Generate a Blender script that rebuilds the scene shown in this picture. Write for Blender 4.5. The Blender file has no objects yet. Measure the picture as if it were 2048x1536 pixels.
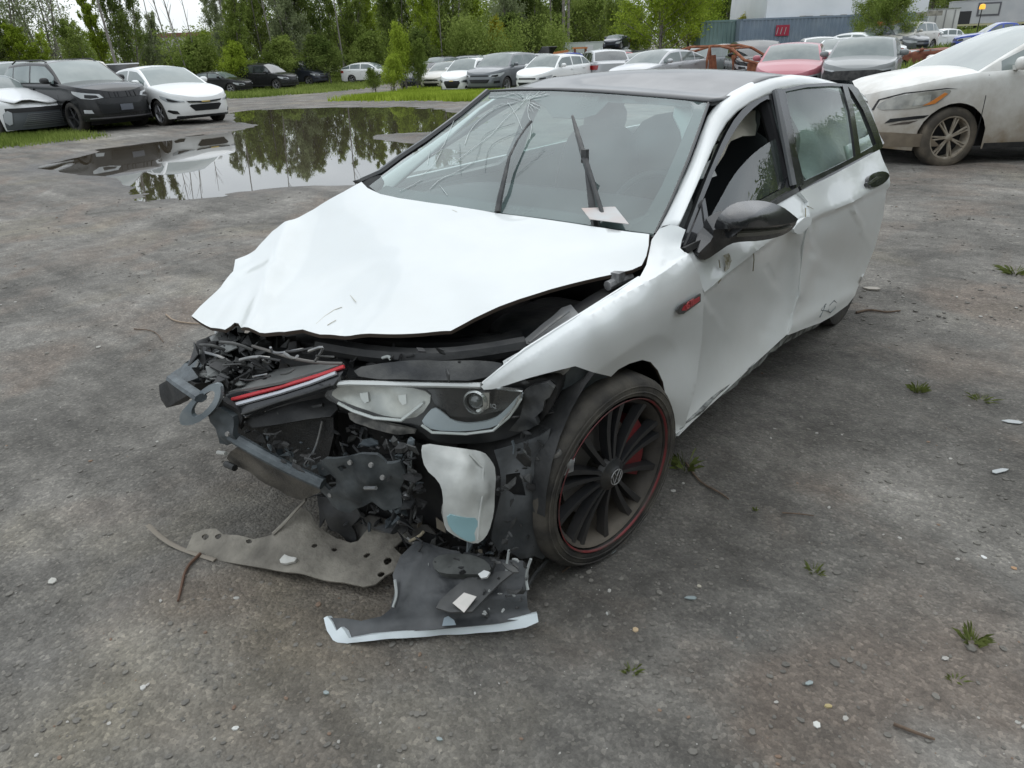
import bpy, math, random
import numpy as np
from mathutils import Vector, Matrix, noise
from mathutils.geometry import delaunay_2d_cdt

SC = bpy.context.scene
COL = SC.collection
PI = math.pi
rnd = random.Random(7)

# ------------------------------------------------------------------ camera, sky, sun, exposure
CAM = np.array([1.90, -1.72, 1.57])
FOC = 1430.0            # focal length in pixels of the 2048 px wide photograph
YAW, PITCH, ROLL = -.705, .440, .0375

def cam_axes():
    cy, sy, cp, sp = math.cos(YAW), math.sin(YAW), math.cos(PITCH), math.sin(PITCH)
    f = np.array([sy*cp, cy*cp, -sp]); r = np.array([cy, -sy, 0.0]); d = np.cross(f, r)
    cr, sr = math.cos(ROLL), math.sin(ROLL)
    return np.array([cr*r+sr*d, -sr*r+cr*d, f])
AX = cam_axes()
cam_data = bpy.data.cameras.new('camera')
cam = bpy.data.objects.new('camera', cam_data); COL.objects.link(cam)
cam_data.sensor_width = 36.0
cam_data.lens = FOC/2048*36.0
cam_data.clip_start = .05; cam_data.clip_end = 3000
m = Matrix.Identity(4)
for i in range(3):
    m[i][0] = AX[0][i]; m[i][1] = -AX[1][i]; m[i][2] = -AX[2][i]; m[i][3] = CAM[i]
cam.matrix_world = m
SC.camera = cam

W = bpy.data.worlds.new('World'); SC.world = W; W.use_nodes = True
nt = W.node_tree; nt.nodes.clear()
def wn(t, **k):
    n = nt.nodes.new(t)
    for a, b in k.items(): setattr(n, a, b)
    return n
SUN_EL, SUN_AZ = math.radians(58), math.radians(-20)
sky = wn('ShaderNodeTexSky', sky_type='NISHITA', sun_disc=False, sun_elevation=SUN_EL, sun_rotation=SUN_AZ)
tc = wn('ShaderNodeTexCoord'); mp = wn('ShaderNodeMapping'); mp.inputs['Scale'].default_value = (1, 1, 2.6)
nz = wn('ShaderNodeTexNoise'); nz.inputs['Scale'].default_value = 1.9; nz.inputs['Detail'].default_value = 6; nz.inputs['Roughness'].default_value = .52
rp = wn('ShaderNodeValToRGB')
rp.color_ramp.elements[0].position = .34; rp.color_ramp.elements[0].color = (.48, .53, .58, 1)
rp.color_ramp.elements[1].position = .66; rp.color_ramp.elements[1].color = (.87, .91, .935, 1)
sep = wn('ShaderNodeSeparateXYZ'); grad = wn('ShaderNodeMapRange')
grad.inputs['From Min'].default_value = 0; grad.inputs['From Max'].default_value = 1
grad.inputs['To Min'].default_value = .92; grad.inputs['To Max'].default_value = 1.55
mulc = wn('ShaderNodeVectorMath', operation='SCALE')
skb = wn('ShaderNodeVectorMath', operation='SCALE'); skb.inputs['Scale'].default_value = .012
add = wn('ShaderNodeVectorMath', operation='ADD')
bg = wn('ShaderNodeBackground'); bg.inputs['Strength'].default_value = 1.0
out = wn('ShaderNodeOutputWorld')
L = nt.links.new
L(tc.outputs['Generated'], mp.inputs[0]); L(mp.outputs[0], nz.inputs['Vector']); L(nz.outputs['Fac'], rp.inputs[0])
L(tc.outputs['Generated'], sep.inputs[0]); L(sep.outputs['Z'], grad.inputs['Value'])
L(rp.outputs[0], mulc.inputs[0]); L(grad.outputs[0], mulc.inputs['Scale'])
L(sky.outputs[0], skb.inputs[0]); L(mulc.outputs[0], add.inputs[0]); L(skb.outputs[0], add.inputs[1])
L(add.outputs[0], bg.inputs['Color']); L(bg.outputs[0], out.inputs[0])

sd = bpy.data.lights.new('sun', 'SUN'); sd.energy = .6; sd.angle = math.radians(85); sd.color = (1, .97, .93)
sun = bpy.data.objects.new('sun', sd); COL.objects.link(sun)
_d = Vector((math.sin(SUN_AZ)*math.cos(SUN_EL), math.cos(SUN_AZ)*math.cos(SUN_EL), math.sin(SUN_EL)))
sun.rotation_euler = _d.to_track_quat('Z', 'Y').to_euler()
SC.view_settings.view_transform = 'Standard'; SC.view_settings.look = 'None'
SC.view_settings.exposure = 0.30; SC.view_settings.gamma = 1; SC.view_settings.use_curve_mapping = False
SC.cycles.max_bounces = 8; SC.cycles.transparent_max_bounces = 12
SC.cycles.diffuse_bounces = 3; SC.cycles.glossy_bounces = 4; SC.cycles.caustics_reflective = False; SC.cycles.caustics_refractive = False
SC.cycles.sample_clamp_indirect = 4
SC.cycles.use_denoising = True

# ------------------------------------------------------------------ helpers: surveying
def ray(u, v):
    return AX.T @ np.array([(u-1024)/FOC, (v-768)/FOC, 1.0])
def at(u, v, ax, val):
    """the point of the sight line through a photograph pixel that lies on the plane x, y or z = val"""
    d = ray(u, v); i = 'xyz'.index(ax); t = (val-CAM[i])/d[i]
    return CAM+t*d
def smooth01(t):
    t = min(1.0, max(0.0, t)); return t*t*(3-2*t)
def bank(x, y):
    lat = (x-CAM[0])*RGT[0]+(y-CAM[1])*RGT[1]; dep = (x-CAM[0])*FWD[0]+(y-CAM[1])*FWD[1]
    return .034*np.maximum(0, dep-21)*np.clip((lat/np.maximum(dep, 1)-.43)/.10, 0, 1)*(np.minimum(dep, 90)/np.maximum(dep, 1))
def terrain(x, y):
    d = math.hypot(x-CAM[0], y-CAM[1])
    return float(bank(x, y))+ -.50*smooth01((d-19)/38)*smooth01(-x/22) - .12*smooth01((d-20)/20)
def ground_at(u, d):
    """ground point seen in column u at forward distance d from the camera"""
    lo, hi = -800.0, 767.0
    # find row whose z=0 hit has forward distance d
    for _ in range(60):
        mid = (lo+hi)/2
        r = ray(u, mid)
        f2 = AX[2][:2]/np.linalg.norm(AX[2][:2])
        if r[2] >= -1e-6: lo = mid; continue
        p = CAM + r*(-CAM[2]/r[2])
        if np.dot(p[:2]-CAM[:2], f2) > d: lo = mid
        else: hi = mid
    return float(p[0]), float(p[1])
FWD = AX[2][:2]/np.linalg.norm(AX[2][:2]); RGT = np.array([FWD[1], -FWD[0]])

# ------------------------------------------------------------------ helpers: materials
MATS = {}
def mat(name, col, rough=.5, metal=0, spec=.5, noise_amt=.0, noise_scale=8, col2=None, bump=0, bump_scale=40,
        coat=0, alpha=None, obj_rand=0, dirt=None, dirt_z=None, emit=None, trans=0):
    if name in MATS: return MATS[name]
    M_ = bpy.data.materials.new(name); M_.use_nodes = True; N = M_.node_tree; b = N.nodes['Principled BSDF']
    b.inputs['Roughness'].default_value = rough; b.inputs['Metallic'].default_value = metal
    b.inputs['Specular IOR Level'].default_value = spec; b.inputs['Coat Weight'].default_value = coat
    b.inputs['Coat Roughness'].default_value = .04
    b.inputs['Base Color'].default_value = (*col, 1)
    if trans: b.inputs['Transmission Weight'].default_value = trans
    src = None
    tcn = N.nodes.new('ShaderNodeTexCoord')
    if col2 is not None:
        n = N.nodes.new('ShaderNodeTexNoise'); n.inputs['Scale'].default_value = noise_scale; n.inputs['Detail'].default_value = 5
        N.links.new(tcn.outputs['Object'], n.inputs['Vector'])
        r = N.nodes.new('ShaderNodeValToRGB'); r.color_ramp.elements[0].position = .38; r.color_ramp.elements[1].position = .66
        r.color_ramp.elements[0].color = (*col, 1); r.color_ramp.elements[1].color = (*col2, 1)
        N.links.new(n.outputs['Fac'], r.inputs[0]); src = r.outputs[0]
    if dirt:
        # dirt = (colour, amount, scale, low z, high z): mud film, thicker low down
        n = N.nodes.new('ShaderNodeTexNoise'); n.inputs['Scale'].default_value = dirt[2]; n.inputs['Detail'].default_value = 7; n.inputs['Roughness'].default_value = .65
        N.links.new(tcn.outputs['Object'], n.inputs['Vector'])
        g = N.nodes.new('ShaderNodeNewGeometry'); s = N.nodes.new('ShaderNodeSeparateXYZ'); N.links.new(g.outputs['Position'], s.inputs[0])
        mr = N.nodes.new('ShaderNodeMapRange'); mr.inputs['From Min'].default_value = dirt[4]; mr.inputs['From Max'].default_value = dirt[3]
        mr.inputs['To Min'].default_value = 0; mr.inputs['To Max'].default_value = 1
        N.links.new(s.outputs['Z'], mr.inputs['Value'])
        r2 = N.nodes.new('ShaderNodeMapRange'); r2.inputs['From Min'].default_value = .35; r2.inputs['From Max'].default_value = .75
        N.links.new(n.outputs['Fac'], r2.inputs['Value'])
        ad = N.nodes.new('ShaderNodeMath'); ad.operation = 'MULTIPLY_ADD'; ad.inputs[1].default_value = .75
        N.links.new(mr.outputs[0], ad.inputs[0])
        ml = N.nodes.new('ShaderNodeMath'); ml.operation = 'MULTIPLY'; ml.inputs[1].default_value = .35
        N.links.new(r2.outputs[0], ml.inputs[0]); N.links.new(ml.outputs[0], ad.inputs[2])
        sc = N.nodes.new('ShaderNodeMath'); sc.operation = 'MULTIPLY'; sc.use_clamp = True; sc.inputs[1].default_value = dirt[1]
        N.links.new(ad.outputs[0], sc.inputs[0])
        mx = N.nodes.new('ShaderNodeMix'); mx.data_type = 'RGBA'
        N.links.new(sc.outputs[0], mx.inputs['Factor'])
        if src: N.links.new(src, mx.inputs['A'])
        else: mx.inputs['A'].default_value = (*col, 1)
        mx.inputs['B'].default_value = (*dirt[0], 1); src = mx.outputs['Result']
        rr = N.nodes.new('ShaderNodeMapRange'); rr.inputs['To Min'].default_value = rough; rr.inputs['To Max'].default_value = .75
        N.links.new(sc.outputs[0], rr.inputs['Value']); N.links.new(rr.outputs[0], b.inputs['Roughness'])
        cm = N.nodes.new('ShaderNodeMath'); cm.operation = 'MULTIPLY_ADD'; cm.inputs[1].default_value = -coat; cm.inputs[2].default_value = coat
        N.links.new(sc.outputs[0], cm.inputs[0]); N.links.new(cm.outputs[0], b.inputs['Coat Weight'])
    if obj_rand:
        oi = N.nodes.new('ShaderNodeObjectInfo'); hs = N.nodes.new('ShaderNodeHueSaturation')
        mr = N.nodes.new('ShaderNodeMapRange'); mr.inputs['To Min'].default_value = 1-obj_rand; mr.inputs['To Max'].default_value = 1+obj_rand
        N.links.new(oi.outputs['Random'], mr.inputs['Value']); N.links.new(mr.outputs[0], hs.inputs['Value'])
        if src: N.links.new(src, hs.inputs['Color'])
        else: hs.inputs['Color'].default_value = (*col, 1)
        src = hs.outputs[0]
    if src: N.links.new(src, b.inputs['Base Color'])
    if bump:
        n = N.nodes.new('ShaderNodeTexNoise'); n.inputs['Scale'].default_value = bump_scale; n.inputs['Detail'].default_value = 4
        N.links.new(tcn.outputs['Object'], n.inputs['Vector'])
        bp = N.nodes.new('ShaderNodeBump'); bp.inputs['Strength'].default_value = bump; bp.inputs['Distance'].default_value = .02
        N.links.new(n.outputs['Fac'], bp.inputs['Height']); N.links.new(bp.outputs[0], b.inputs['Normal'])
    if emit:
        b.inputs['Emission Color'].default_value = (*emit[0], 1); b.inputs['Emission Strength'].default_value = emit[1]
    MATS[name] = M_
    return M_

def glass_mat(name, tint=(.75, .82, .80), film=.10, film_col=(.45, .5, .48), rough=.015, ior=1.5, boost=1.0, dust_scale=6):
    if name in MATS: return MATS[name]
    M_ = bpy.data.materials.new(name); M_.use_nodes = True; N = M_.node_tree; N.nodes.clear()
    o = N.nodes.new('ShaderNodeOutputMaterial'); tr = N.nodes.new('ShaderNodeBsdfTransparent'); tr.inputs[0].default_value = (*tint, 1)
    gl = N.nodes.new('ShaderNodeBsdfGlossy'); gl.inputs['Roughness'].default_value = rough
    df = N.nodes.new('ShaderNodeBsdfDiffuse'); df.inputs['Color'].default_value = (*film_col, 1)
    fr = N.nodes.new('ShaderNodeFresnel'); fr.inputs['IOR'].default_value = ior
    ge = N.nodes.new('ShaderNodeNewGeometry'); mi = N.nodes.new('ShaderNodeMapRange'); mi.inputs['To Min'].default_value = ior; mi.inputs['To Max'].default_value = 1/ior
    N.links.new(ge.outputs['Backfacing'], mi.inputs['Value']); N.links.new(mi.outputs[0], fr.inputs['IOR'])
    mu = N.nodes.new('ShaderNodeMath'); mu.operation = 'MULTIPLY'; mu.use_clamp = True; mu.inputs[1].default_value = boost
    N.links.new(fr.outputs[0], mu.inputs[0])
    n = N.nodes.new('ShaderNodeTexNoise'); n.inputs['Scale'].default_value = dust_scale; n.inputs['Detail'].default_value = 6
    tcn = N.nodes.new('ShaderNodeTexCoord'); N.links.new(tcn.outputs['Object'], n.inputs['Vector'])
    mr = N.nodes.new('ShaderNodeMapRange'); mr.inputs['From Min'].default_value = .3; mr.inputs['From Max'].default_value = .75
    mr.inputs['To Min'].default_value = film*.55; mr.inputs['To Max'].default_value = film*1.5; N.links.new(n.outputs['Fac'], mr.inputs['Value'])
    m1 = N.nodes.new('ShaderNodeMixShader'); m2 = N.nodes.new('ShaderNodeMixShader')
    N.links.new(mr.outputs[0], m1.inputs[0]); N.links.new(tr.outputs[0], m1.inputs[1]); N.links.new(df.outputs[0], m1.inputs[2])
    N.links.new(mu.outputs[0], m2.inputs[0]); N.links.new(m1.outputs[0], m2.inputs[1]); N.links.new(gl.outputs[0], m2.inputs[2])
    N.links.new(m2.outputs[0], o.inputs[0]); MATS[name] = M_
    return M_

WHITE = mat('white_paint', (.70, .725, .72), rough=.28, coat=.7, spec=.4, dirt=((.34, .31, .24), .34, 5, .15, .80))
WHITE_HOOD = mat('white_paint_hood', (.66, .69, .69), rough=.35, coat=.5, spec=.4, dirt=((.42, .38, .28), .18, 9, .5, 1.1), bump=.02, bump_scale=3)
BLACKG = mat('gloss_black', (.014, .015, .017), rough=.12, coat=.4, dirt=((.16, .16, .15), .5, 6, -1, -.5))
ROOFB = mat('dusty_black_roof', (.012, .014, .016), rough=.3, coat=.45, dirt=((.15, .16, .17), .8, 4, -3, -2))
PLASTIC = mat('black_plastic', (.020, .021, .022), rough=.55, col2=(.038, .038, .037), noise_scale=14, bump=.15)
PLASTIC_D = mat('dusty_black_plastic', (.024, .026, .028), rough=.6, col2=(.085, .085, .08), noise_scale=9, bump=.2)
PLASTIC_B = mat('bluish_grey_plastic', (.045, .055, .062), rough=.5, col2=(.12, .14, .15), noise_scale=12, bump=.2)
RUBBER = mat('rubber', (.020, .019, .018), rough=.8, col2=(.055, .05, .043), noise_scale=7, bump=.2)
RUBBERMUD = mat('muddy_rubber', (.06, .052, .042), rough=.9, col2=(.15, .125, .095), noise_scale=5, bump=.3)
RIMB = mat('dark_rim', (.014, .015, .017), rough=.4, col2=(.05, .046, .04), noise_scale=10)
RIMM = mat('muddy_rim', (.24, .20, .15), rough=.6, col2=(.38, .34, .28), noise_scale=12)
RIMS = mat('silver_rim', (.45, .45, .46), rough=.35, metal=.7)
REDM = mat('red_paint_lip', (.17, .018, .02), rough=.5, col2=(.07, .035, .03), noise_scale=14)
STEEL = mat('grey_metal', (.22, .23, .24), rough=.45, metal=.6, col2=(.35, .34, .32), noise_scale=20)
CHROME = mat('chrome_trim', (.62, .63, .62), rough=.2, metal=.9)
UNDER = mat('dusty_undertray', (.13, .118, .098), rough=.8, col2=(.30, .275, .23), noise_scale=7, bump=.4)
RADI = mat('radiator_face', (.055, .052, .048), rough=.6, col2=(.20, .18, .15), noise_scale=6, bump=.3, bump_scale=120)
CLOTH = mat('dark_cloth', (.012, .012, .014), rough=.9)
CURTAIN = mat('airbag_fabric', (.66, .67, .66), rough=.85, bump=.3, bump_scale=10)
TANK = mat('milky_plastic', (.40, .41, .39), rough=.35, col2=(.56, .57, .54), noise_scale=10, bump=.2, bump_scale=14)
LIQ = mat('blue_washer_fluid', (.28, .45, .48), rough=.3)
LAMPC = mat('lamp_reflector', (.40, .41, .39), rough=.25, metal=.4, col2=(.62, .62, .57), noise_scale=14)
ORANGE = mat('amber_lens', (.62, .22, .05), rough=.3)
PAPER = mat('paper', (.52, .54, .54), rough=.8, col2=(.52, .42, .38), noise_scale=6)
CRACK = mat('crack_glass', (.72, .78, .76), rough=.4)
GL_WS = glass_mat('windshield_glass', tint=(.60, .73, .71), film=.22, film_col=(.36, .47, .46), ior=1.6, boost=1.5, dust_scale=2.2)
GL_SIDE = glass_mat('side_glass', tint=(.74, .86, .82), film=.08, film_col=(.45, .52, .49), ior=1.6, boost=1.3)
GL_LAMP = glass_mat('lamp_glass', tint=(.95, .96, .95), film=.05, film_col=(.5, .5, .47), ior=1.4)
GL_CAR = mat('dark_window', (.11, .14, .137), rough=.08, spec=.8, col2=(.19, .22, .21), noise_scale=1.6)
GL_CARD = mat('tinted_window', (.03, .036, .038), rough=.06, spec=1.0, col2=(.06, .07, .07), noise_scale=2.5, coat=.5)

# ------------------------------------------------------------------ helpers: objects
def link(o, parent=None):
    COL.objects.link(o)
    if parent is not None: o.parent = parent
    return o
def tag(o, label=None, cat=None, group=None, kind=None):
    if label: o['label'] = label
    if cat: o['category'] = cat
    if group: o['group'] = group
    if kind: o['kind'] = kind
    return o
def empty(name, loc=(0, 0, 0), rz=0, **k):
    o = bpy.data.objects.new(name, None); o.location = loc; o.rotation_euler = (0, 0, rz); o.empty_display_size = .2
    link(o); return tag(o, **k)
def mk(name, V, Fc, material, parent=None, smooth=True, mats=None, fm=None, angle=None):
    me = bpy.data.meshes.new(name); me.from_pydata([tuple(map(float, v)) for v in V], [], Fc)
    for mm in (mats or [material]): me.materials.append(mm)
    if fm is not None: me.polygons.foreach_set('material_index', fm)
    me.polygons.foreach_set('use_smooth', [smooth]*len(me.polygons))
    if angle is not None: me.set_sharp_from_angle(angle=math.radians(angle))
    me.update()
    return link(bpy.data.objects.new(name, me), parent)
def fix_normals(o):
    import bmesh
    b = bmesh.new(); b.from_mesh(o.data); bmesh.ops.recalc_face_normals(b, faces=b.faces); b.to_mesh(o.data); b.free()
    return o
class MB:
    """collects simple shapes into one mesh"""
    def __init__(s): s.V = []; s.F = []
    def quad(s, a, b, c, d): n = len(s.V); s.V += [a, b, c, d]; s.F.append((n, n+1, n+2, n+3))
    def box(s, c, d, rot=None):
        n = len(s.V); R_ = rot or Matrix.Identity(3)
        for i in (-1, 1):
            for j in (-1, 1):
                for k in (-1, 1):
                    s.V.append(tuple(Vector(c)+R_ @ Vector((i*d[0]/2, j*d[1]/2, k*d[2]/2))))
        s.F += [tuple(n+q for q in f) for f in ((0, 1, 3, 2), (4, 6, 7, 5), (0, 4, 5, 1), (2, 3, 7, 6), (0, 2, 6, 4), (1, 5, 7, 3))]
        return s
    def tube(s, pts, r, k=8, r2=None, flat=1.0, caps=True):
        pts = [Vector(p) for p in pts]; n0 = len(s.V); N = len(pts)
        up = Vector((0, 0, 1))
        for i, p in enumerate(pts):
            t = (pts[min(i+1, N-1)]-pts[max(i-1, 0)]).normalized()
            a = t.cross(up)
            if a.length < .05: a = t.cross(Vector((0, 1, 0)))
            a.normalize(); b = a.cross(t)
            rr = r if r2 is None else r+(r2-r)*i/(N-1)
            if isinstance(r, (list, tuple)): rr = r[i]
            for j in range(k):
                an = 2*PI*j/k; s.V.append(tuple(p+a*math.cos(an)*rr+b*math.sin(an)*rr*flat))
        for i in range(N-1):
            for j in range(k):
                s.F.append((n0+i*k+j, n0+i*k+(j+1) % k, n0+(i+1)*k+(j+1) % k, n0+(i+1)*k+j))
        if caps:
            s.F.append(tuple(n0+j for j in range(k))); s.F.append(tuple(n0+(N-1)*k+j for j in reversed(range(k))))
        return s
    def prism(s, poly, o, ux, uy, un, th):
        """polygon in the frame ux,uy at o, extruded by th along un"""
        o, ux, uy, un = map(Vector, (o, ux, uy, un)); n = len(s.V); k = len(poly)
        for t in (0, th):
            for (a, b) in poly: s.V.append(tuple(o+ux*a+uy*b+un*t))
        s.F.append(tuple(range(n, n+k))); s.F.append(tuple(reversed(range(n+k, n+2*k))))
        for i in range(k): s.F.append((n+i, n+(i+1) % k, n+k+(i+1) % k, n+k+i))
        return s
    def lathe(s, prof, c, axis, k=32, closed=False):
        """prof: list of (r, h) about axis through c"""
        axis = Vector(axis).normalized(); a = axis.cross(Vector((0, 0, 1)))
        if a.length < .1: a = Vector((1, 0, 0))
        a.normalize(); b = axis.cross(a); c = Vector(c); n = len(s.V); N = len(prof)
        for (r, h) in prof:
            for j in range(k):
                an = 2*PI*j/k; s.V.append(tuple(c+axis*h+a*math.cos(an)*r+b*math.sin(an)*r))
        for i in range(N if closed else N-1):
            i2 = (i+1) % N
            for j in range(k): s.F.append((n+i*k+j, n+i*k+(j+1) % k, n+i2*k+(j+1) % k, n+i2*k+j))
        return s
    def ell(s, c, r, k=14, m_=8, rot=None, p=1.0):
        n = len(s.V); R_ = rot or Matrix.Identity(3)
        sg = lambda v: math.copysign(abs(v)**p, v)
        for i in range(m_+1):
            th = PI*i/m_
            for j in range(k):
                ph = 2*PI*j/k
                s.V.append(tuple(Vector(c)+R_ @ Vector((r[0]*sg(math.sin(th))*sg(math.cos(ph)), r[1]*sg(math.sin(th))*sg(math.sin(ph)), r[2]*sg(math.cos(th))))))
        for i in range(m_):
            for j in range(k): s.F.append((n+i*k+j, n+(i+1)*k+j, n+(i+1)*k+(j+1) % k, n+i*k+(j+1) % k))
        return s
    def build(s, name, material, parent=None, smooth=True, angle=35):
        return mk(name, s.V, s.F, material, parent, smooth, angle=angle if smooth else None)

def inside(poly, x, y):
    c = False; n = len(poly); j = n-1
    for i in range(n):
        xi, yi = poly[i]; xj, yj = poly[j]
        if (yi > y) != (yj > y) and x < (xj-xi)*(y-yi)/(yj-yi)+xi: c = not c
        j = i
    return c
def densify(poly, step, closed=True):
    o = []; n = len(poly)
    for i in range(n if closed else n-1):
        a, b = poly[i], poly[(i+1) % n]; k = max(1, int(math.hypot(b[0]-a[0], b[1]-a[1])/step))
        for j in range(k): o.append((a[0]+(b[0]-a[0])*j/k, a[1]+(b[1]-a[1])*j/k))
    if not closed: o.append(poly[-1])
    return o
def rounded(poly, it=1, closed=True):
    for _ in range(it):
        o = []; n = len(poly)
        for i in range(n if closed else n-1):
            a, b = poly[i], poly[(i+1) % n]
            o += [(a[0]*.75+b[0]*.25, a[1]*.75+b[1]*.25), (a[0]*.25+b[0]*.75, a[1]*.25+b[1]*.75)]
        if not closed: o = [poly[0]]+o+[poly[-1]]
        poly = o
    return poly
def tri(poly, step, holes=(), lines=()):
    """triangulates a polygon with inner points; returns 2-D points and triangles"""
    b = densify(poly, step); pts = [Vector(p) for p in b]; n = len(pts)
    edges = [(i, (i+1) % n) for i in range(n)]
    hd = []
    for h in holes:
        k = len(pts); hh = densify(h, step); hd.append(h); pts += [Vector(p) for p in hh]
        edges += [(k+i, k+(i+1) % len(hh)) for i in range(len(hh))]
    for ln in lines:
        q_ = [p for p in densify(ln, step*.7, False) if inside(poly, p[0], p[1])]; k = len(pts); bb = np.array([tuple(p) for p in pts])
        q_ = [p for p in q_ if ((bb-np.array(p))**2).sum(1).min() > 4]
        pts += [Vector(p) for p in q_]; edges += [(k+i, k+i+1) for i in range(len(q_)-1) if math.hypot(q_[i+1][0]-q_[i][0], q_[i+1][1]-q_[i][1]) < step*1.5]
    xs = [p[0] for p in poly]; ys = [p[1] for p in poly]
    bnd = np.array([tuple(p) for p in pts])
    y = min(ys)+step/2; r = 0
    while y < max(ys):
        x = min(xs)+(step/2 if r % 2 else 0)
        while x < max(xs):
            if inside(poly, x, y) and not any(inside(h, x, y) for h in hd):
                if ((bnd-np.array((x, y)))**2).sum(1).min() > (step*.5)**2: pts.append(Vector((x, y)))
            x += step
        y += step*.87; r += 1
    V, _, Fc, *_r = delaunay_2d_cdt(pts, edges, [], 0, 1e-6)
    T = []
    for f in Fc:
        cx = sum(V[i][0] for i in f)/len(f); cy = sum(V[i][1] for i in f)/len(f)
        if inside(poly, cx, cy) and not any(inside(h, cx, cy) for h in hd): T.append(tuple(f))
    return [(v[0], v[1]) for v in V], T
def tps_fit(pts, vals, reg=1e-6):
    P = np.array(pts, float)/200; n = len(P); r = np.linalg.norm(P[:, None]-P[None], axis=2)
    K = np.where(r > 0, r*r*np.log(np.maximum(r, 1e-9)), 0)+np.eye(n)*reg
    A = np.zeros((n+3, n+3)); A[:n, :n] = K; A[:n, n] = 1; A[:n, n+1:] = P; A[n, :n] = 1; A[n+1:, :n] = P.T
    w = np.linalg.solve(A, np.r_[np.array(vals), 0, 0, 0])
    def f(q):
        Q = np.array(q, float)/200; r = np.linalg.norm(Q[:, None]-P[None], axis=2)
        k = np.where(r > 0, r*r*np.log(np.maximum(r, 1e-9)), 0)
        return k @ w[:n]+w[n]+Q @ w[n+1:]
    return f
def surface(ctrl):
    """smooth surface through surveyed points (u, v, axis, value)"""
    uv = [(c[0], c[1]) for c in ctrl]; iv = []
    for (u, v, a, val) in ctrl:
        p = at(u, v, a, val); iv.append(1/np.dot(p-CAM, AX[2]))
    f = tps_fit(uv, iv) if len(ctrl) > 3 else None
    if f is None:
        A = np.array([[u, v, 1] for u, v in uv]); s = np.linalg.solve(A, iv) if len(ctrl) == 3 else None
        f = lambda q: np.c_[np.array(q, float), np.ones(len(q))] @ s
    def P(q):
        z = 1/f(q)
        return [CAM+ray(u, v)*zz for (u, v), zz in zip(q, z)]
    return P
def sheet(name, poly, ctrl, material, parent=None, th=.004, step=14, holes=(), crumple=0, cfreq=6, seed=0, fold=None, push=0, mirror=False, rim=None, angle=40, keep=None, single=False, lines=()):
    """a bent plate: outline surveyed in the photograph, laid on the surface through ctrl, given thickness th"""
    single = single or material.name in ('windshield_glass', 'side_glass', 'lamp_glass')
    S = ctrl if callable(ctrl) else surface(ctrl)
    q, T = tri(poly, step, holes, lines); P = [Vector(p) for p in S(q)]
    nrm = [Vector() for _ in P]
    for f in T:
        a, b, c = (P[f[0]], P[f[1]], P[f[2]]); nn = (b-a).cross(c-a)
        if nn.dot(Vector(CAM)-a) < 0: nn = -nn
        for i in f: nrm[i] += nn
    nrm = [n.normalized() if n.length > 0 else Vector((0, 0, 1)) for n in nrm]
    off = [0.0]*len(P)
    for i, p in enumerate(P):
        if crumple: off[i] += crumple*noise.noise(p*cfreq+Vector((seed, seed*1.7, 0)))
        if fold: off[i] += fold(q[i], p)
        off[i] += push
    P = [p+n*o for p, n, o in zip(P, nrm, off)]
    k = len(P); V = P+[p-n*th for p, n in zip(P, nrm)]
    Fc = []; ec = {}
    for f in T:
        a, b, c = (P[j] for j in f[:3])
        if (b-a).cross(c-a).dot(Vector(CAM)-a) < 0: f = tuple(reversed(f))
        Fc.append(f)
        if not single: Fc.append(tuple(k+j for j in reversed(f)))
        for j in range(len(f)):
            e = (f[j], f[(j+1) % len(f)]); ec[e] = ec.get(e, 0)+1
    nf = len(Fc)
    for (a, b) in list(ec):
        if (b, a) not in ec and not single: Fc.append((b, a, a+k, b+k))
    mats = [material]+([rim] if rim else [])
    fm = [0 if single or i < nf and i % 2 == 0 else (1 if rim else 0) for i in range(len(Fc))]
    if keep is not None: keep.append((V, Fc))
    o = mk(name, V, Fc, material, parent, True, mats=mats, fm=fm, angle=angle)
    if mirror:
        m_ = mk(name, [(-v[0], v[1], v[2]) for v in V], [tuple(reversed(f)) for f in Fc], material, parent, True, mats=mats, fm=fm, angle=angle)
        m_.parent = CAR; m_.matrix_parent_inverse = Matrix.Translation((0, -1.3, 0))
    return o
def strip(name, pts, ctrl, w, material, parent=None, th=.006, push=.003, k=6, mirror=False, flat=.5):
    """a bead or strip of width w metres that follows a surveyed line on a surface"""
    S = ctrl if callable(ctrl) else surface(ctrl)
    P = [Vector(p) for p in S(densify(pts, 12, False))]
    b = MB(); b.tube([p+(Vector(CAM)-p).normalized()*push for p in P], w/2, k, flat=1)
    o = b.build(name, material, parent)
    if mirror: mk(name, [(-v[0], v[1], v[2]) for v in b.V], [tuple(reversed(f)) for f in b.F], material, parent)
    return o

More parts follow.
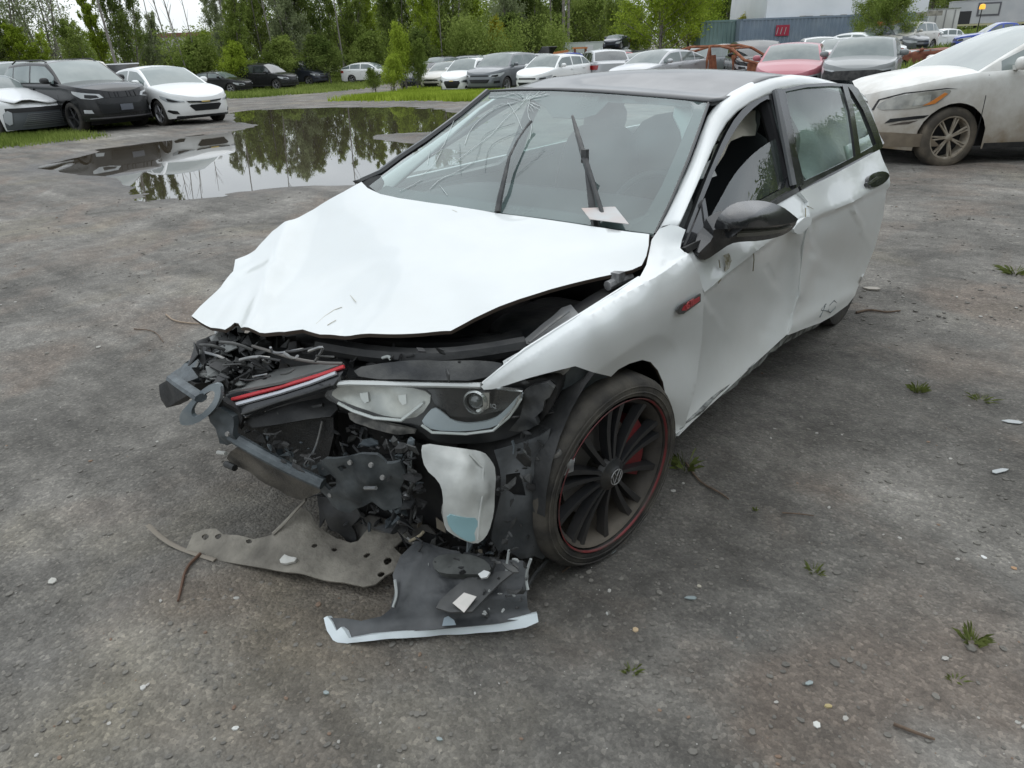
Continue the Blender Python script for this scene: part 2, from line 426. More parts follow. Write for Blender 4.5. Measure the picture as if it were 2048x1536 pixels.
# ------------------------------------------------------------------ ground, puddle, gravel
PUD_PX = [(38, 336), (95, 326), (165, 310), (230, 297), (330, 283), (400, 272), (455, 268), (510, 258), (505, 248), (480, 245), (456, 235),
          (475, 226), (520, 220), (600, 216), (700, 214), (800, 215), (900, 222), (985, 236), (960, 262), (880, 266), (800, 262), (768, 265), (745, 271),
          (785, 281), (850, 291), (900, 300), (880, 330), (800, 352), (720, 366), (700, 371), (640, 370), (560, 376), (480, 385), (420, 392), (350, 394),
          (290, 390), (262, 378), (225, 366), (180, 352), (110, 345), (60, 341)]
WZ = -.022
PUD = [tuple(at(u, v, 'z', WZ)[:2]) for u, v in PUD_PX]
PUD = rounded(PUD, 1)
_pa = np.array(PUD); _pb = np.roll(_pa, -1, 0)
def pud_dist(X, Y):
    """signed distance to the puddle outline, negative inside (numpy arrays)"""
    d = np.full(X.shape, 1e9); ins = np.zeros(X.shape, bool)
    for (ax_, ay), (bx, by) in zip(_pa, _pb):
        ex, ey = bx-ax_, by-ay; t = np.clip(((X-ax_)*ex+(Y-ay)*ey)/(ex*ex+ey*ey), 0, 1)
        d = np.minimum(d, np.hypot(X-ax_-t*ex, Y-ay-t*ey))
        if abs(ey) > 1e-12:
            ins ^= ((ay > Y) != (by > Y)) & (X < (bx-ax_)*(Y-ay)/ey+ax_)
    return np.where(ins, -d, d)
_rs = np.random.RandomState(4)
_waves = [(_rs.uniform(0, 2*PI), 2*PI/l, _rs.uniform(0, 2*PI), a) for l, a in ((9, .006), (5.3, .006), (3.1, .005), (1.9, .004), (1.2, .0035), (.8, .0028), (.55, .002), (.37, .0015)) for _ in range(3)]
def relief(X, Y):
    z = np.zeros(X.shape)
    for (t, k, p, a) in _waves: z += a*np.sin((X*math.cos(t)+Y*math.sin(t))*k+p+1.3*np.sin((X*math.sin(t)-Y*math.cos(t))*k*.37))
    return z
def hgt(X, Y):
    X = np.asarray(X, float); Y = np.asarray(Y, float)
    d = np.hypot(X-CAM[0], Y-CAM[1])
    s = lambda t: np.clip(t, 0, 1)**2*(3-2*np.clip(t, 0, 1))
    z = -.50*s((d-19)/38)*s(-X/22)-.12*s((d-20)/20)
    z = z+bank(X, Y)+relief(X, Y)*np.clip(1.2-d/60, 0, 1)
    pd = pud_dist(X, Y)
    w = s((1.3-pd)/1.3)       # ground bends down towards the water
    z = z*(1-w)+w*(WZ+np.where(pd > 0, .012*pd/.6, np.maximum(pd*.05, -.07))+relief(X, Y)*.30)
    return z
def h1(x, y): return float(hgt(np.array([x]), np.array([y]))[0])

def axis_lines(c, lo, hi, d0, grow, near, near2=None, dn=None):
    out = [c]; x = c; d = d0
    while x < hi:
        if x-c > near: d *= grow
        if near2 and lo < -1: pass
        x += d; out.append(x)
    x = c; d = d0; L2 = []
    while x > lo:
        if c-x > near: d = d*grow if (near2 is None or c-x > near2 or d < dn) else d
        x -= d; L2.append(x)
    return np.array(sorted(L2)+out)
gx = axis_lines(1.0, -700, 700, .055, 1.045, 2.6, 22, .17)
gy = axis_lines(-.2, -60, 900, .055, 1.045, 2.2)
# keep rows fine as far as the puddle reaches
gy = np.array(sorted(set(list(gy[gy < 2.2])+list(np.arange(2.2, 17, .14))+list(17+np.cumsum(.14*1.06**np.arange(140))))))
gy = gy[gy < 1500]
GX, GY = np.meshgrid(gx, gy)
GZ = hgt(GX, GY)
nx_, ny_ = len(gx), len(gy)
gm = bpy.data.meshes.new('ground')
co = np.stack([GX, GY, GZ], -1).reshape(-1, 3)
gm.vertices.add(len(co)); gm.vertices.foreach_set('co', co.ravel())
ii = (np.arange(ny_-1)[:, None]*nx_+np.arange(nx_-1)[None]).ravel()
quads = np.stack([ii, ii+1, ii+1+nx_, ii+nx_], 1)
gm.loops.add(quads.size); gm.loops.foreach_set('vertex_index', quads.ravel())
gm.polygons.add(len(quads)); gm.polygons.foreach_set('loop_start', np.arange(0, quads.size, 4)); gm.polygons.foreach_set('loop_total', np.full(len(quads), 4))
gm.polygons.foreach_set('use_smooth', [True]*len(quads)); gm.update(); gm.validate()
wet = gm.attributes.new('wet', 'FLOAT', 'POINT')
pdv = pud_dist(GX, GY).ravel()
wet.data.foreach_set('value', np.clip(1-pdv/1.1, 0, 1))
# oil and churned damp soil round the wreck, with its contact shadow painted in
stain_shadow = gm.attributes.new('stain_shadow', 'FLOAT', 'POINT'); sv = np.zeros(GX.shape)
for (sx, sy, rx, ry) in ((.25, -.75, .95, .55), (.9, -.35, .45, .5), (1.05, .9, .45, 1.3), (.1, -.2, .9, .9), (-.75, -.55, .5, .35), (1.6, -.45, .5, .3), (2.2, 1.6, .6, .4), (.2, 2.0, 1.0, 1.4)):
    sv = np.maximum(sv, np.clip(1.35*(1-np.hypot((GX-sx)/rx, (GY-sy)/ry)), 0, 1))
stain_shadow.data.foreach_set('value', sv.ravel())

def ground_material():
    M_ = bpy.data.materials.new('dirt_and_gravel'); M_.use_nodes = True; N = M_.node_tree; b = N.nodes['Principled BSDF']
    def nd(t, **k):
        n = N.nodes.new(t)
        for a, v in k.items(): setattr(n, a, v)
        return n
    lk = N.links.new
    geo = nd('ShaderNodeNewGeometry')
    def noi(scale, detail=6, rough=.6, vec=None, dist=0):
        n = nd('ShaderNodeTexNoise'); n.inputs['Scale'].default_value = scale; n.inputs['Detail'].default_value = detail
        n.inputs['Roughness'].default_value = rough; n.inputs['Distortion'].default_value = dist
        lk(vec or geo.outputs['Position'], n.inputs['Vector']); return n.outputs['Fac']
    def ramp(src, stops):
        r = nd('ShaderNodeValToRGB'); e = r.color_ramp.elements
        while len(e) < len(stops): e.new(.5)
        for i, (p, c) in enumerate(stops): e[i].position = p; e[i].color = (*c, 1) if len(c) == 3 else c
        lk(src, r.inputs[0]); return r.outputs[0]
    def mix(f, a, b_, typ='MIX'):
        m_ = nd('ShaderNodeMix', data_type='RGBA', blend_type=typ)
        if isinstance(f, float): m_.inputs['Factor'].default_value = f
        else: lk(f, m_.inputs['Factor'])
        for s, k in ((a, 'A'), (b_, 'B')):
            if isinstance(s, tuple): m_.inputs[k].default_value = (*s, 1)
            else: lk(s, m_.inputs[k])
        return m_.outputs['Result']
    base = ramp(noi(.75, 8, .66, dist=.5), [(.32, (.092, .089, .083)), (.48, (.155, .150, .140)), (.60, (.212, .205, .192)), (.72, (.29, .282, .265))])
    brown = mix(ramp(noi(.9, 4, .55, dist=.8), [(.50, (0, 0, 0)), (.66, (1, 1, 1))]), base, (.185, .160, .140))
    tan = mix(ramp(noi(.33, 5, .6), [(.56, (0, 0, 0)), (.72, (.8, .8, .8))]), brown, (.27, .245, .19))
    # grains of stone: three sizes
    v1 = nd('ShaderNodeTexVoronoi'); v1.inputs['Scale'].default_value = 95; lk(geo.outputs['Position'], v1.inputs['Vector'])
    v2 = nd('ShaderNodeTexVoronoi'); v2.inputs['Scale'].default_value = 34; lk(geo.outputs['Position'], v2.inputs['Vector'])
    g1 = nd('ShaderNodeSeparateColor'); lk(v1.outputs['Color'], g1.inputs[0])
    g2 = nd('ShaderNodeSeparateColor'); lk(v2.outputs['Color'], g2.inputs[0])
    c1 = ramp(g1.outputs[0], [(.0, (.55, .54, .52)), (.55, (.95, .94, .92)), (.88, (1.35, 1.33, 1.28)), (1.0, (2.1, 2.05, 1.95))])
    tan = mix(.40, tan, c1, 'MULTIPLY')
    big = ramp(g2.outputs[0], [(.90, (0, 0, 0)), (.94, (1, 1, 1))])
    edge = ramp(v2.outputs['Distance'], [(.22, (1, 1, 1)), (.34, (0, 0, 0))])
    mk_ = nd('ShaderNodeMath', operation='MULTIPLY'); lk(big, mk_.inputs[0]); lk(edge, mk_.inputs[1])
    mk2 = nd('ShaderNodeMath', operation='MULTIPLY'); lk(mk_.outputs[0], mk2.inputs[0]); mk2.inputs[1].default_value = .6
    tan = mix(mk2.outputs[0], tan, (.27, .26, .24))
    fine = ramp(noi(150, 3, .7), [(.3, (.6, .6, .6)), (.7, (1.4, 1.4, 1.4))])
    tan = mix(.45, tan, fine, 'MULTIPLY')
    mid = ramp(noi(9, 6, .7), [(.32, (.66, .65, .64)), (.68, (1.25, 1.24, 1.22))])
    tan = mix(.8, tan, mid, 'MULTIPLY')
    # wheel-rut streaks: noise drawn out along the drive
    mpn = nd('ShaderNodeMapping'); mpn.inputs['Rotation'].default_value = (0, 0, math.radians(62)); mpn.inputs['Scale'].default_value = (.22, 2.4, 1); lk(geo.outputs['Position'], mpn.inputs[0])
    rut = ramp(noi(1.3, 6, .62, vec=mpn.outputs[0]), [(.36, (.72, .71, .70)), (.62, (1.22, 1.20, 1.17))])
    tan = mix(.75, tan, rut, 'MULTIPLY')
    sta = nd('ShaderNodeAttribute', attribute_name='stain_shadow'); stn = nd('ShaderNodeMath', operation='MULTIPLY_ADD', use_clamp=True); lk(noi(2.6, 6, .65), stn.inputs[0]); stn.inputs[1].default_value = 1.6; stn.inputs[2].default_value = -.35
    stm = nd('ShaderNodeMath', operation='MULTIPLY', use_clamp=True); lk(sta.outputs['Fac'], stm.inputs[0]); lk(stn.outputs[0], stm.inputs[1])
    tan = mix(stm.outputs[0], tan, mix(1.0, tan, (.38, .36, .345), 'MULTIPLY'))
    at_ = nd('ShaderNodeAttribute', attribute_name='wet')
    wn_ = nd('ShaderNodeMath', operation='MULTIPLY_ADD'); lk(noi(1.4, 5, .6), wn_.inputs[0]); wn_.inputs[1].default_value = 1.1; wn_.inputs[2].default_value = -.62
    wa = nd('ShaderNodeMath', operation='ADD', use_clamp=True); lk(at_.outputs['Fac'], wa.inputs[0]); lk(wn_.outputs[0], wa.inputs[1])
    wm = nd('ShaderNodeMath', operation='MULTIPLY', use_clamp=True); lk(wa.outputs[0], wm.inputs[0]); lk(at_.outputs['Fac'], wm.inputs[1])
    dark = mix(1.0, tan, (.50, .48, .47), 'MULTIPLY')
    col = mix(wm.outputs[0], tan, dark)
    lk(col, b.inputs['Base Color'])
    rr = nd('ShaderNodeMapRange'); rr.inputs['To Min'].default_value = .9; rr.inputs['To Max'].default_value = .42; lk(wm.outputs[0], rr.inputs['Value'])
    lk(rr.outputs[0], b.inputs['Roughness']); b.inputs['Specular IOR Level'].default_value = .35
    hsum = nd('ShaderNodeMath', operation='MULTIPLY_ADD'); lk(v1.outputs['Distance'], hsum.inputs[0]); hsum.inputs[1].default_value = -.35; lk(noi(22, 8, .7), hsum.inputs[2])
    h2 = nd('ShaderNodeMath', operation='MULTIPLY_ADD'); lk(mk_.outputs[0], h2.inputs[0]); h2.inputs[1].default_value = .35; lk(hsum.outputs[0], h2.inputs[2])
    bp = nd('ShaderNodeBump'); bp.inputs['Strength'].default_value = .6; bp.inputs['Distance'].default_value = .022
    lk(h2.outputs[0], bp.inputs['Height']); lk(bp.outputs[0], b.inputs['Normal'])
    return M_
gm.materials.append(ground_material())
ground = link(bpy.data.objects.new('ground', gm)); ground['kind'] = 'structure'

def water():
    x0, x1 = _pa[:, 0].min()-.6, _pa[:, 0].max()+.6; y0, y1 = _pa[:, 1].min()-.6, _pa[:, 1].max()+.6
    poly = [(float(a), float(b)) for a, b in _pa]
    # grow the outline a little so that the ground itself draws the shore
    c = _pa.mean(0)
    q, T = tri(poly, .9)
    V = []
    for (x, y) in q: V.append((x, y, WZ))
    # shore ring
    n = len(densify(poly, .9)); b = [q[i] for i in range(n)]
    k = len(V); area = sum(b[i][0]*b[(i+1) % n][1]-b[(i+1) % n][0]*b[i][1] for i in range(n)); sg = 1 if area > 0 else -1
    for i in range(n):
        t = np.array(b[(i+1) % n])-np.array(b[i-1]); t = t/np.linalg.norm(t)
        V.append((b[i][0]+sg*t[1]*.35, b[i][1]-sg*t[0]*.35, WZ))
    Fc = [tuple(t) for t in T]+[(i, (i+1) % n, k+(i+1) % n, k+i) for i in range(n)]
    M_ = bpy.data.materials.new('muddy_water'); M_.use_nodes = True; N = M_.node_tree; b_ = N.nodes['Principled BSDF']
    b_.inputs['Base Color'].default_value = (.055, .045, .032, 1); b_.inputs['Roughness'].default_value = .015; b_.inputs['Specular IOR Level'].default_value = 1.0
    b_.inputs['IOR'].default_value = 1.75
    g = N.nodes.new('ShaderNodeNewGeometry'); n_ = N.nodes.new('ShaderNodeTexNoise'); n_.inputs['Scale'].default_value = 1.6; n_.inputs['Detail'].default_value = 3
    N.links.new(g.outputs['Position'], n_.inputs['Vector']); bp = N.nodes.new('ShaderNodeBump'); bp.inputs['Strength'].default_value = .02; bp.inputs['Distance'].default_value = .02
    N.links.new(n_.outputs['Fac'], bp.inputs['Height']); N.links.new(bp.outputs[0], b_.inputs['Normal'])
    o = mk('puddle_water', V, Fc, M_, smooth=False)
    fix_normals(o); o['kind'] = 'structure'
    if o.data.polygons[0].normal.z < 0: o.data.flip_normals()
water()

# ---- loose gravel: stones that nobody could count
def stone(r, seed, flat=.5):
    rs = random.Random(seed); V = []; 
    b = MB(); b.ell((0, 0, 0), (r*rs.uniform(.7, 1.2), r*rs.uniform(.5, .9), r*flat*rs.uniform(.6, 1)), k=6, m_=3)
    for i, v in enumerate(b.V): b.V[i] = tuple(c*(1+rs.uniform(-.18, .18)) for c in v)
    return b
def gravel():
    protos = [stone(1, s, .38) for s in range(12)]
    V = []; Fc = []; mi = []
    rs = np.random.RandomState(11); n = 0
    N_ = 24000
    # denser near the camera and to the right of the car
    d = .5+9*rs.rand(N_)**1.7; u = rs.uniform(-260, 2300, N_)
    for i in range(N_):
        ang = (u[i]-1024)/FOC
        p = FWD*d[i]+RGT*d[i]*ang*1.25
        x, y = CAM[0]+p[0], CAM[1]+p[1]
        if noise.noise(Vector((x*.8, y*.8, 3))) < rs.uniform(-.6, .35): continue
        r = .0022+.010*rs.rand()**5
        if u[i] > 1250 and rs.rand() < .05: r = .006+.011*rs.rand()**2
        if d[i] > 4: r *= 1.5
        n0 = len(V); pr = protos[rs.randint(12)]; a = rs.uniform(0, 2*PI); ca, sa = math.cos(a)*r, math.sin(a)*r
        V.append((x, y, r, ca, sa, pr)); mi.append(0 if rs.rand() > .10 else (1 if rs.rand() > .45 else 2))
    X = np.array([v[0] for v in V]); Y = np.array([v[1] for v in V]); Z = hgt(X, Y); pd = pud_dist(X, Y)
    VV = []; FF = []; FM = []
    for (x, y, r, ca, sa, pr), z, m_, q in zip(V, Z, mi, pd):
        if q < 0:
            if q < -.5 or r < .004: continue
            z = WZ
        n0 = len(VV)
        VV += [(x+a*ca-b*sa, y+a*sa+b*ca, z+r*.2+c*r) for a, b, c in pr.V]
        FF += [tuple(n0+j for j in f) for f in pr.F]; FM += [m_]*len(pr.F)
    g1 = mat('gravel_grey', (.13, .122, .108), rough=.85, col2=(.20, .188, .165), noise_scale=3)
    g2 = mat('gravel_pale', (.34, .33, .30), rough=.8, col2=(.45, .43, .40), noise_scale=3)
    g3 = mat('gravel_rusty', (.19, .125, .09), rough=.85, col2=(.24, .17, .12), noise_scale=3)
    o = mk('gravel', VV, FF, g1, smooth=False, mats=[g1, g2, g3], fm=FM); o['kind'] = 'stuff'
gravel()
def pebble_px(u, v, r, label, col, seed, flat=.5, name='stone', cat='stone', **k):
    p = at(u, v, 'z', 0); b = stone(r, seed, flat); z = h1(p[0], p[1])
    o = b.build(name, mat('stone_'+str(col), col, rough=.8), smooth=False); o.location = (p[0], p[1], z+r*flat*.45); o.rotation_euler = (0, 0, seed)
    return tag(o, label, cat, group='loose stones and scraps on the dirt')
for a in [(1271, 1262, .013, 'tan block-shaped chip of stone on the dirt below the front wheel', (.50, .38, .24), 1),
          (1633, 1452, .011, 'white round pebble lying lowest on the right side dirt', (.62, .62, .58), 2),
          (1398, 1172, .011, 'pale beige pebble beside the clear plastic shard', (.40, .37, .30), 3),
          (1237, 1248, .0, '', (0, 0, 0), 0),
          (474, 1466, .013, 'white pebble in the left foreground near the bottom edge', (.60, .60, .57), 4),
          (1216, 1228, .009, 'small pale grey pebble left of the tan stone chip', (.40, .40, .38), 5),
          (106, 1165, .018, 'flat whitish stone lying on the dirt at far left', (.45, .44, .40), 6),
          (1656, 1416, .014, 'yellowish flat sliver of wood on the dirt at lower right', (.42, .34, .17), 7),
          (2030, 1130, .012, 'orange brown crumb of stone at the right picture edge', (.42, .26, .15), 8),
          (1970, 1108, .013, 'bright white chip of plastic on the gravel at right', (.72, .72, .70), 9),
          (475, 1205, .011, 'light pebble under the torn undertray at left', (.42, .41, .38), 10),
          (290, 1387, .012, 'small white stone in the lower left dirt', (.52, .51, .48), 12)]:
    if a[2]: pebble_px(*a, flat=.35)
def shard(u, v, w, h, rz, label, material, seed, name='plastic_shard', th=.003):
    rs = random.Random(seed); k = 6
    poly = [(w*math.cos(2*PI*i/k)*rs.uniform(.7, 1.1), h*math.sin(2*PI*i/k)*rs.uniform(.7, 1.1)) for i in range(k)]
    b = MB().prism(poly, (0, 0, 0), (1, 0, 0.04), (0, 1, .06), (0, 0, 1), th)
    p = at(u, v, 'z', 0); o = b.build(name, material, smooth=False); o.location = (p[0], p[1], h1(p[0], p[1])+.006); o.rotation_euler = (0, 0, rz)
    return tag(o, label, 'shard', group='broken bits of the car on the dirt')
SHG = glass_mat('shard_plastic', tint=(.75, .82, .82), film=.5, film_col=(.42, .48, .48))
shard(1382, 1200, .022, .009, .6, 'clear plastic shard on the dirt below the tan chip row', SHG, 1)
shard(1225, 1100, .020, .012, 1.4, 'clear broken lens piece on the dirt beside the front tyre', SHG, 2)
shard(1616, 1375, .016, .007, 1.0, 'small clear lens splinter in the lower right dirt', SHG, 3)
shard(2030, 835, .045, .02, .3, 'pale flat plastic piece at the right picture edge', mat('pale_scrap', (.40, .42, .42), rough=.5), 4)
shard(2000, 938, .045, .012, .9, 'pale grey sliver of plastic on gravel at right', mat('pale_scrap', (.4, .4, .4)), 5)
shard(880, 1490, .010, .005, .3, 'clear plastic crumb near the bottom of the picture', SHG, 6)
shard(655, 1400, .012, .007, .3, 'glassy lens crumbs scattered in the lower left dirt', SHG, 7)
shard(1745, 580, .06, .03, .2, 'flat pale stone slab on the brown dirt behind the car', mat('pale_stone', (.36, .33, .29), rough=.8), 8, name='flat_stone', th=.01)
TWIG = mat('twig_bark', (.10, .07, .05), rough=.9, col2=(.17, .12, .085), noise_scale=30)
TWIGP = mat('pale_twig', (.30, .23, .17), rough=.8)
def twig(px, r, label, material=TWIG, lift=.008, name='twig', r2=None, cat='twig', z=None):
    px = rounded(px, 2, False); P = []
    for i, (u, v) in enumerate(px):
        p = at(u, v, 'z', 0); P.append((p[0], p[1], h1(p[0], p[1])+lift+(0 if z is None else z[0]+(z[1]-z[0])*i/len(px))))
    o = MB().tube(P, r, 6, r2=r2 if r2 else r*.6).build(name, material)
    return tag(o, label, cat, group='twigs lying on the dirt')
twig([(1785, 1455), (1840, 1478), (1867, 1488)], .005, 'short dark twig in the lower right corner dirt')
twig([(1565, 1022), (1600, 1026), (1628, 1031)], .003, 'thin dark straight twig on the dirt right of the front wheel')
twig([(1372, 925), (1400, 960), (1440, 978), (1458, 992)], .005, 'crooked brown twig behind the front tyre')
twig([(1712, 628), (1740, 622), (1770, 627), (1800, 622)], .008, 'long brown stick on the dirt behind the rear door')
twig([(335, 640), (350, 652), (385, 656), (430, 655)], .006, 'curved pale brown stick under the bonnet corner at left', TWIGP)
twig([(270, 665), (310, 668), (328, 690)], .004, 'small dark curved twig left of the crumpled nose')
twig([(405, 1122), (375, 1150), (366, 1190), (360, 1215)], .006, 'rusty brown bent stick in front of the torn undertray', mat('rusty_stick', (.13, .075, .05), rough=.9))
twig([(1125, 1150), (1160, 1120), (1180, 1098)], .003, 'thin grey stem on the dirt ahead of the front tyre')
def tuft(u, v, r, n, label, col=(.12, .15, .035), seed=0, h=.05):
    rs = random.Random(seed); p = at(u, v, 'z', 0); V = []; Fc = []
    for i in range(n):
        a = rs.uniform(0, 2*PI); q = r*rs.random()**.6*.5; x = math.cos(a)*q; y = math.sin(a)*q
        l = h*rs.uniform(.5, 1); b = rs.uniform(0, 2*PI); w = .0035
        o = r*rs.uniform(.3, 1); k = len(V)
        V += [(x-w*math.sin(b), y+w*math.cos(b), 0), (x+w*math.sin(b), y-w*math.cos(b), 0), (x+math.cos(a)*o*.5, y+math.sin(a)*o*.5, l*.7), (x+math.cos(a)*o, y+math.sin(a)*o, l*.75)]
        Fc += [(k, k+1, k+2), (k+1, k+3, k+2)]
    m_ = mat('weed_leaf_%d' % (seed % 2), col, rough=.6, col2=(col[0]*1.4, col[1]*1.3, col[2]*1.4), noise_scale=30)
    o = mk('weed_tuft', V, Fc, m_, smooth=False); o.location = (p[0], p[1], h1(p[0], p[1])-.003)
    return tag(o, label, 'weed', group='small weeds growing through the dirt')
tuft(1838, 768, .05, 40, 'green weed tuft on open dirt right of the car', seed=1, h=.06)
tuft(1630, 1132, .035, 26, 'yellow green weed on the dirt right of the front wheel', seed=2, h=.03)
tuft(1262, 1345, .03, 24, 'tiny green weed below the front wheel near the bottom', seed=3, h=.025)
tuft(1945, 1285, .045, 40, 'spiky brownish weed tuft on gravel at lower right', col=(.13, .12, .05), seed=4, h=.05)
tuft(1512, 1012, .012, 8, 'tiny yellow flowering weed right of the wheel', seed=5, h=.03)
tuft(2030, 545, .12, 60, 'grass tuft at the right picture edge behind the car', seed=6, h=.05)
tuft(1965, 792, .07, 30, 'sparse flat weed patch on gravel at right', seed=7, h=.025)
tuft(1910, 1360, .03, 14, 'small green seedling in the lower right dirt', seed=8, h=.02)
tuft(1640, 640, .10, 30, 'dry grass bits under the rear of the car', col=(.13, .10, .05), seed=9, h=.06)
tuft(1370, 930, .07, 36, 'dry weed stems behind the front tyre', col=(.13, .11, .07), seed=10, h=.07)

# ------------------------------------------------------------------ other vehicles
def mat_car(name, col, **k):
    k.setdefault('rough', .28); k.setdefault('coat', .6)
    return mat('car_'+name, col, **k)
DK = mat('shadow_trim', (.012, .012, .013), rough=.6)
TRIMP = mat('grille_black', (.010, .011, .012), rough=.35, spec=.4)
LMP = mat('car_lamp', (.42, .44, .45), rough=.15, spec=1, coat=.6)
LMPR = mat('tail_lamp', (.30, .02, .02), rough=.2, coat=.5)
PLATE = mat('number_plate', (.30, .31, .33), rough=.5)
WHEELS = {}
def wheel_meshes(r, w, rimr, spokes, rim_mat, tyre_mat, key, wide=.04, pair=False):
    k = (key, r)
    if k in WHEELS: return WHEELS[k]
    t = MB(); t.lathe([(rimr, w*.5-.03), (rimr+.006, w*.5-.006), (rimr+.02, w*.5), (r-.03, w*.5), (r-.006, w*.5-.02), (r, w*.5-.05), (r, -w*.5+.05), (r-.01, -w*.5+.01), (r-.04, -w*.5), (rimr, -w*.5)], (0, 0, 0), (0, 1, 0), 28)
    to = t.build('tyre', tyre_mat, angle=50)
    m_ = MB(); m_.lathe([(rimr+.004, w*.5-.012), (rimr-.012, w*.5-.012), (rimr-.02, w*.5-.03), (rimr-.025, -w*.3), (0.05, -w*.3)], (0, 0, 0), (0, 1, 0), 28)
    c = Vector((0, w*.5-.025, 0)); ax = Vector((0, 1, 0))
    for i in range(spokes):
        an = 2*PI*i/spokes
        offs = (-.09, .09) if pair else (0,)
        for oo in offs:
            s_ = spoke_mesh(c, ax, .03, rimr-.008, an+oo, wide, wide*.8, 0, .006, .022)
            n = len(m_.V); m_.V += s_.V; m_.F += [tuple(n+q for q in f) for f in s_.F]
    m_.lathe([(0, .008), (.03, .008), (.045, -.002), (.05, -.03)], c, ax, 14)
    n = len(m_.V)
    ro = m_.build('rim', rim_mat, angle=35)
    d = MB(); d.lathe([(rimr-.03, 0), (0, 0)], (0, -w*.12, 0), (0, 1, 0), 20); do = d.build('wheel_back', DK)
    res = (to.data, ro.data, do.data)
    for o in (to, ro, do): bpy.data.objects.remove(o)
    WHEELS[k] = res
    return res

def spoke_mesh(c, ax, r0, r1, ang, w0, w1, d0, d1, th, twist=0):
    a = ax.cross(Vector((0, 0, 1))).normalized(); b = a.cross(ax).normalized()
    e = a*math.cos(ang)+b*math.sin(ang); t = ax.cross(e)
    m_ = MB(); k = 3; V = []
    for i in range(k+1):
        f = i/k; r = r0+(r1-r0)*f; w = w0+(w1-w0)*f; d = d0+(d1-d0)*f; cc = c+e*r
        V += [cc-t*w/2+ax*(d-th), cc-t*w*.36+ax*d, cc+t*w*.36+ax*d, cc+t*w/2+ax*(d-th)]
    m_.V = [tuple(v) for v in V]
    for i in range(k):
        for j in range(3): m_.F.append((i*4+j, i*4+j+1, (i+1)*4+j+1, (i+1)*4+j))
        m_.F.append((i*4+3, i*4, (i+1)*4, (i+1)*4+3))
    return m_

TYPES = {
 # L, W, H, wheelbase, front overhang, wheel radius, sill, nose z, cowl z, cowl s, roof front s, roof rear s, rear glass foot s, tail z, tumble
 'sedan':  dict(L=4.65, W=1.80, H=1.46, wb=2.70, fo=.92, wr=.325, gc=.20, nz=.70, cz=.98, cs=1.22, rf=2.05, rr=3.25, rg=4.05, tz=1.06, tu=.40),
 'hatch':  dict(L=4.10, W=1.75, H=1.50, wb=2.50, fo=.82, wr=.315, gc=.19, nz=.74, cz=1.00, cs=1.00, rf=1.72, rr=3.35, rg=3.95, tz=1.08, tu=.36),
 'suv':    dict(L=4.62, W=1.88, H=1.68, wb=2.70, fo=.93, wr=.36, gc=.28, nz=.90, cz=1.14, cs=1.22, rf=1.95, rr=3.90, rg=4.42, tz=1.16, tu=.34),
 'minivan':dict(L=4.75, W=1.88, H=1.72, wb=2.80, fo=.92, wr=.34, gc=.22, nz=.86, cz=1.10, cs=1.00, rf=1.80, rr=4.20, rg=4.60, tz=1.10, tu=.28),
 'pickup': dict(L=5.2, W=1.92, H=1.80, wb=3.3, fo=.95, wr=.38, gc=.34, nz=1.02, cz=1.20, cs=1.35, rf=1.95, rr=2.85, rg=3.15, tz=1.12, tu=.30),
}
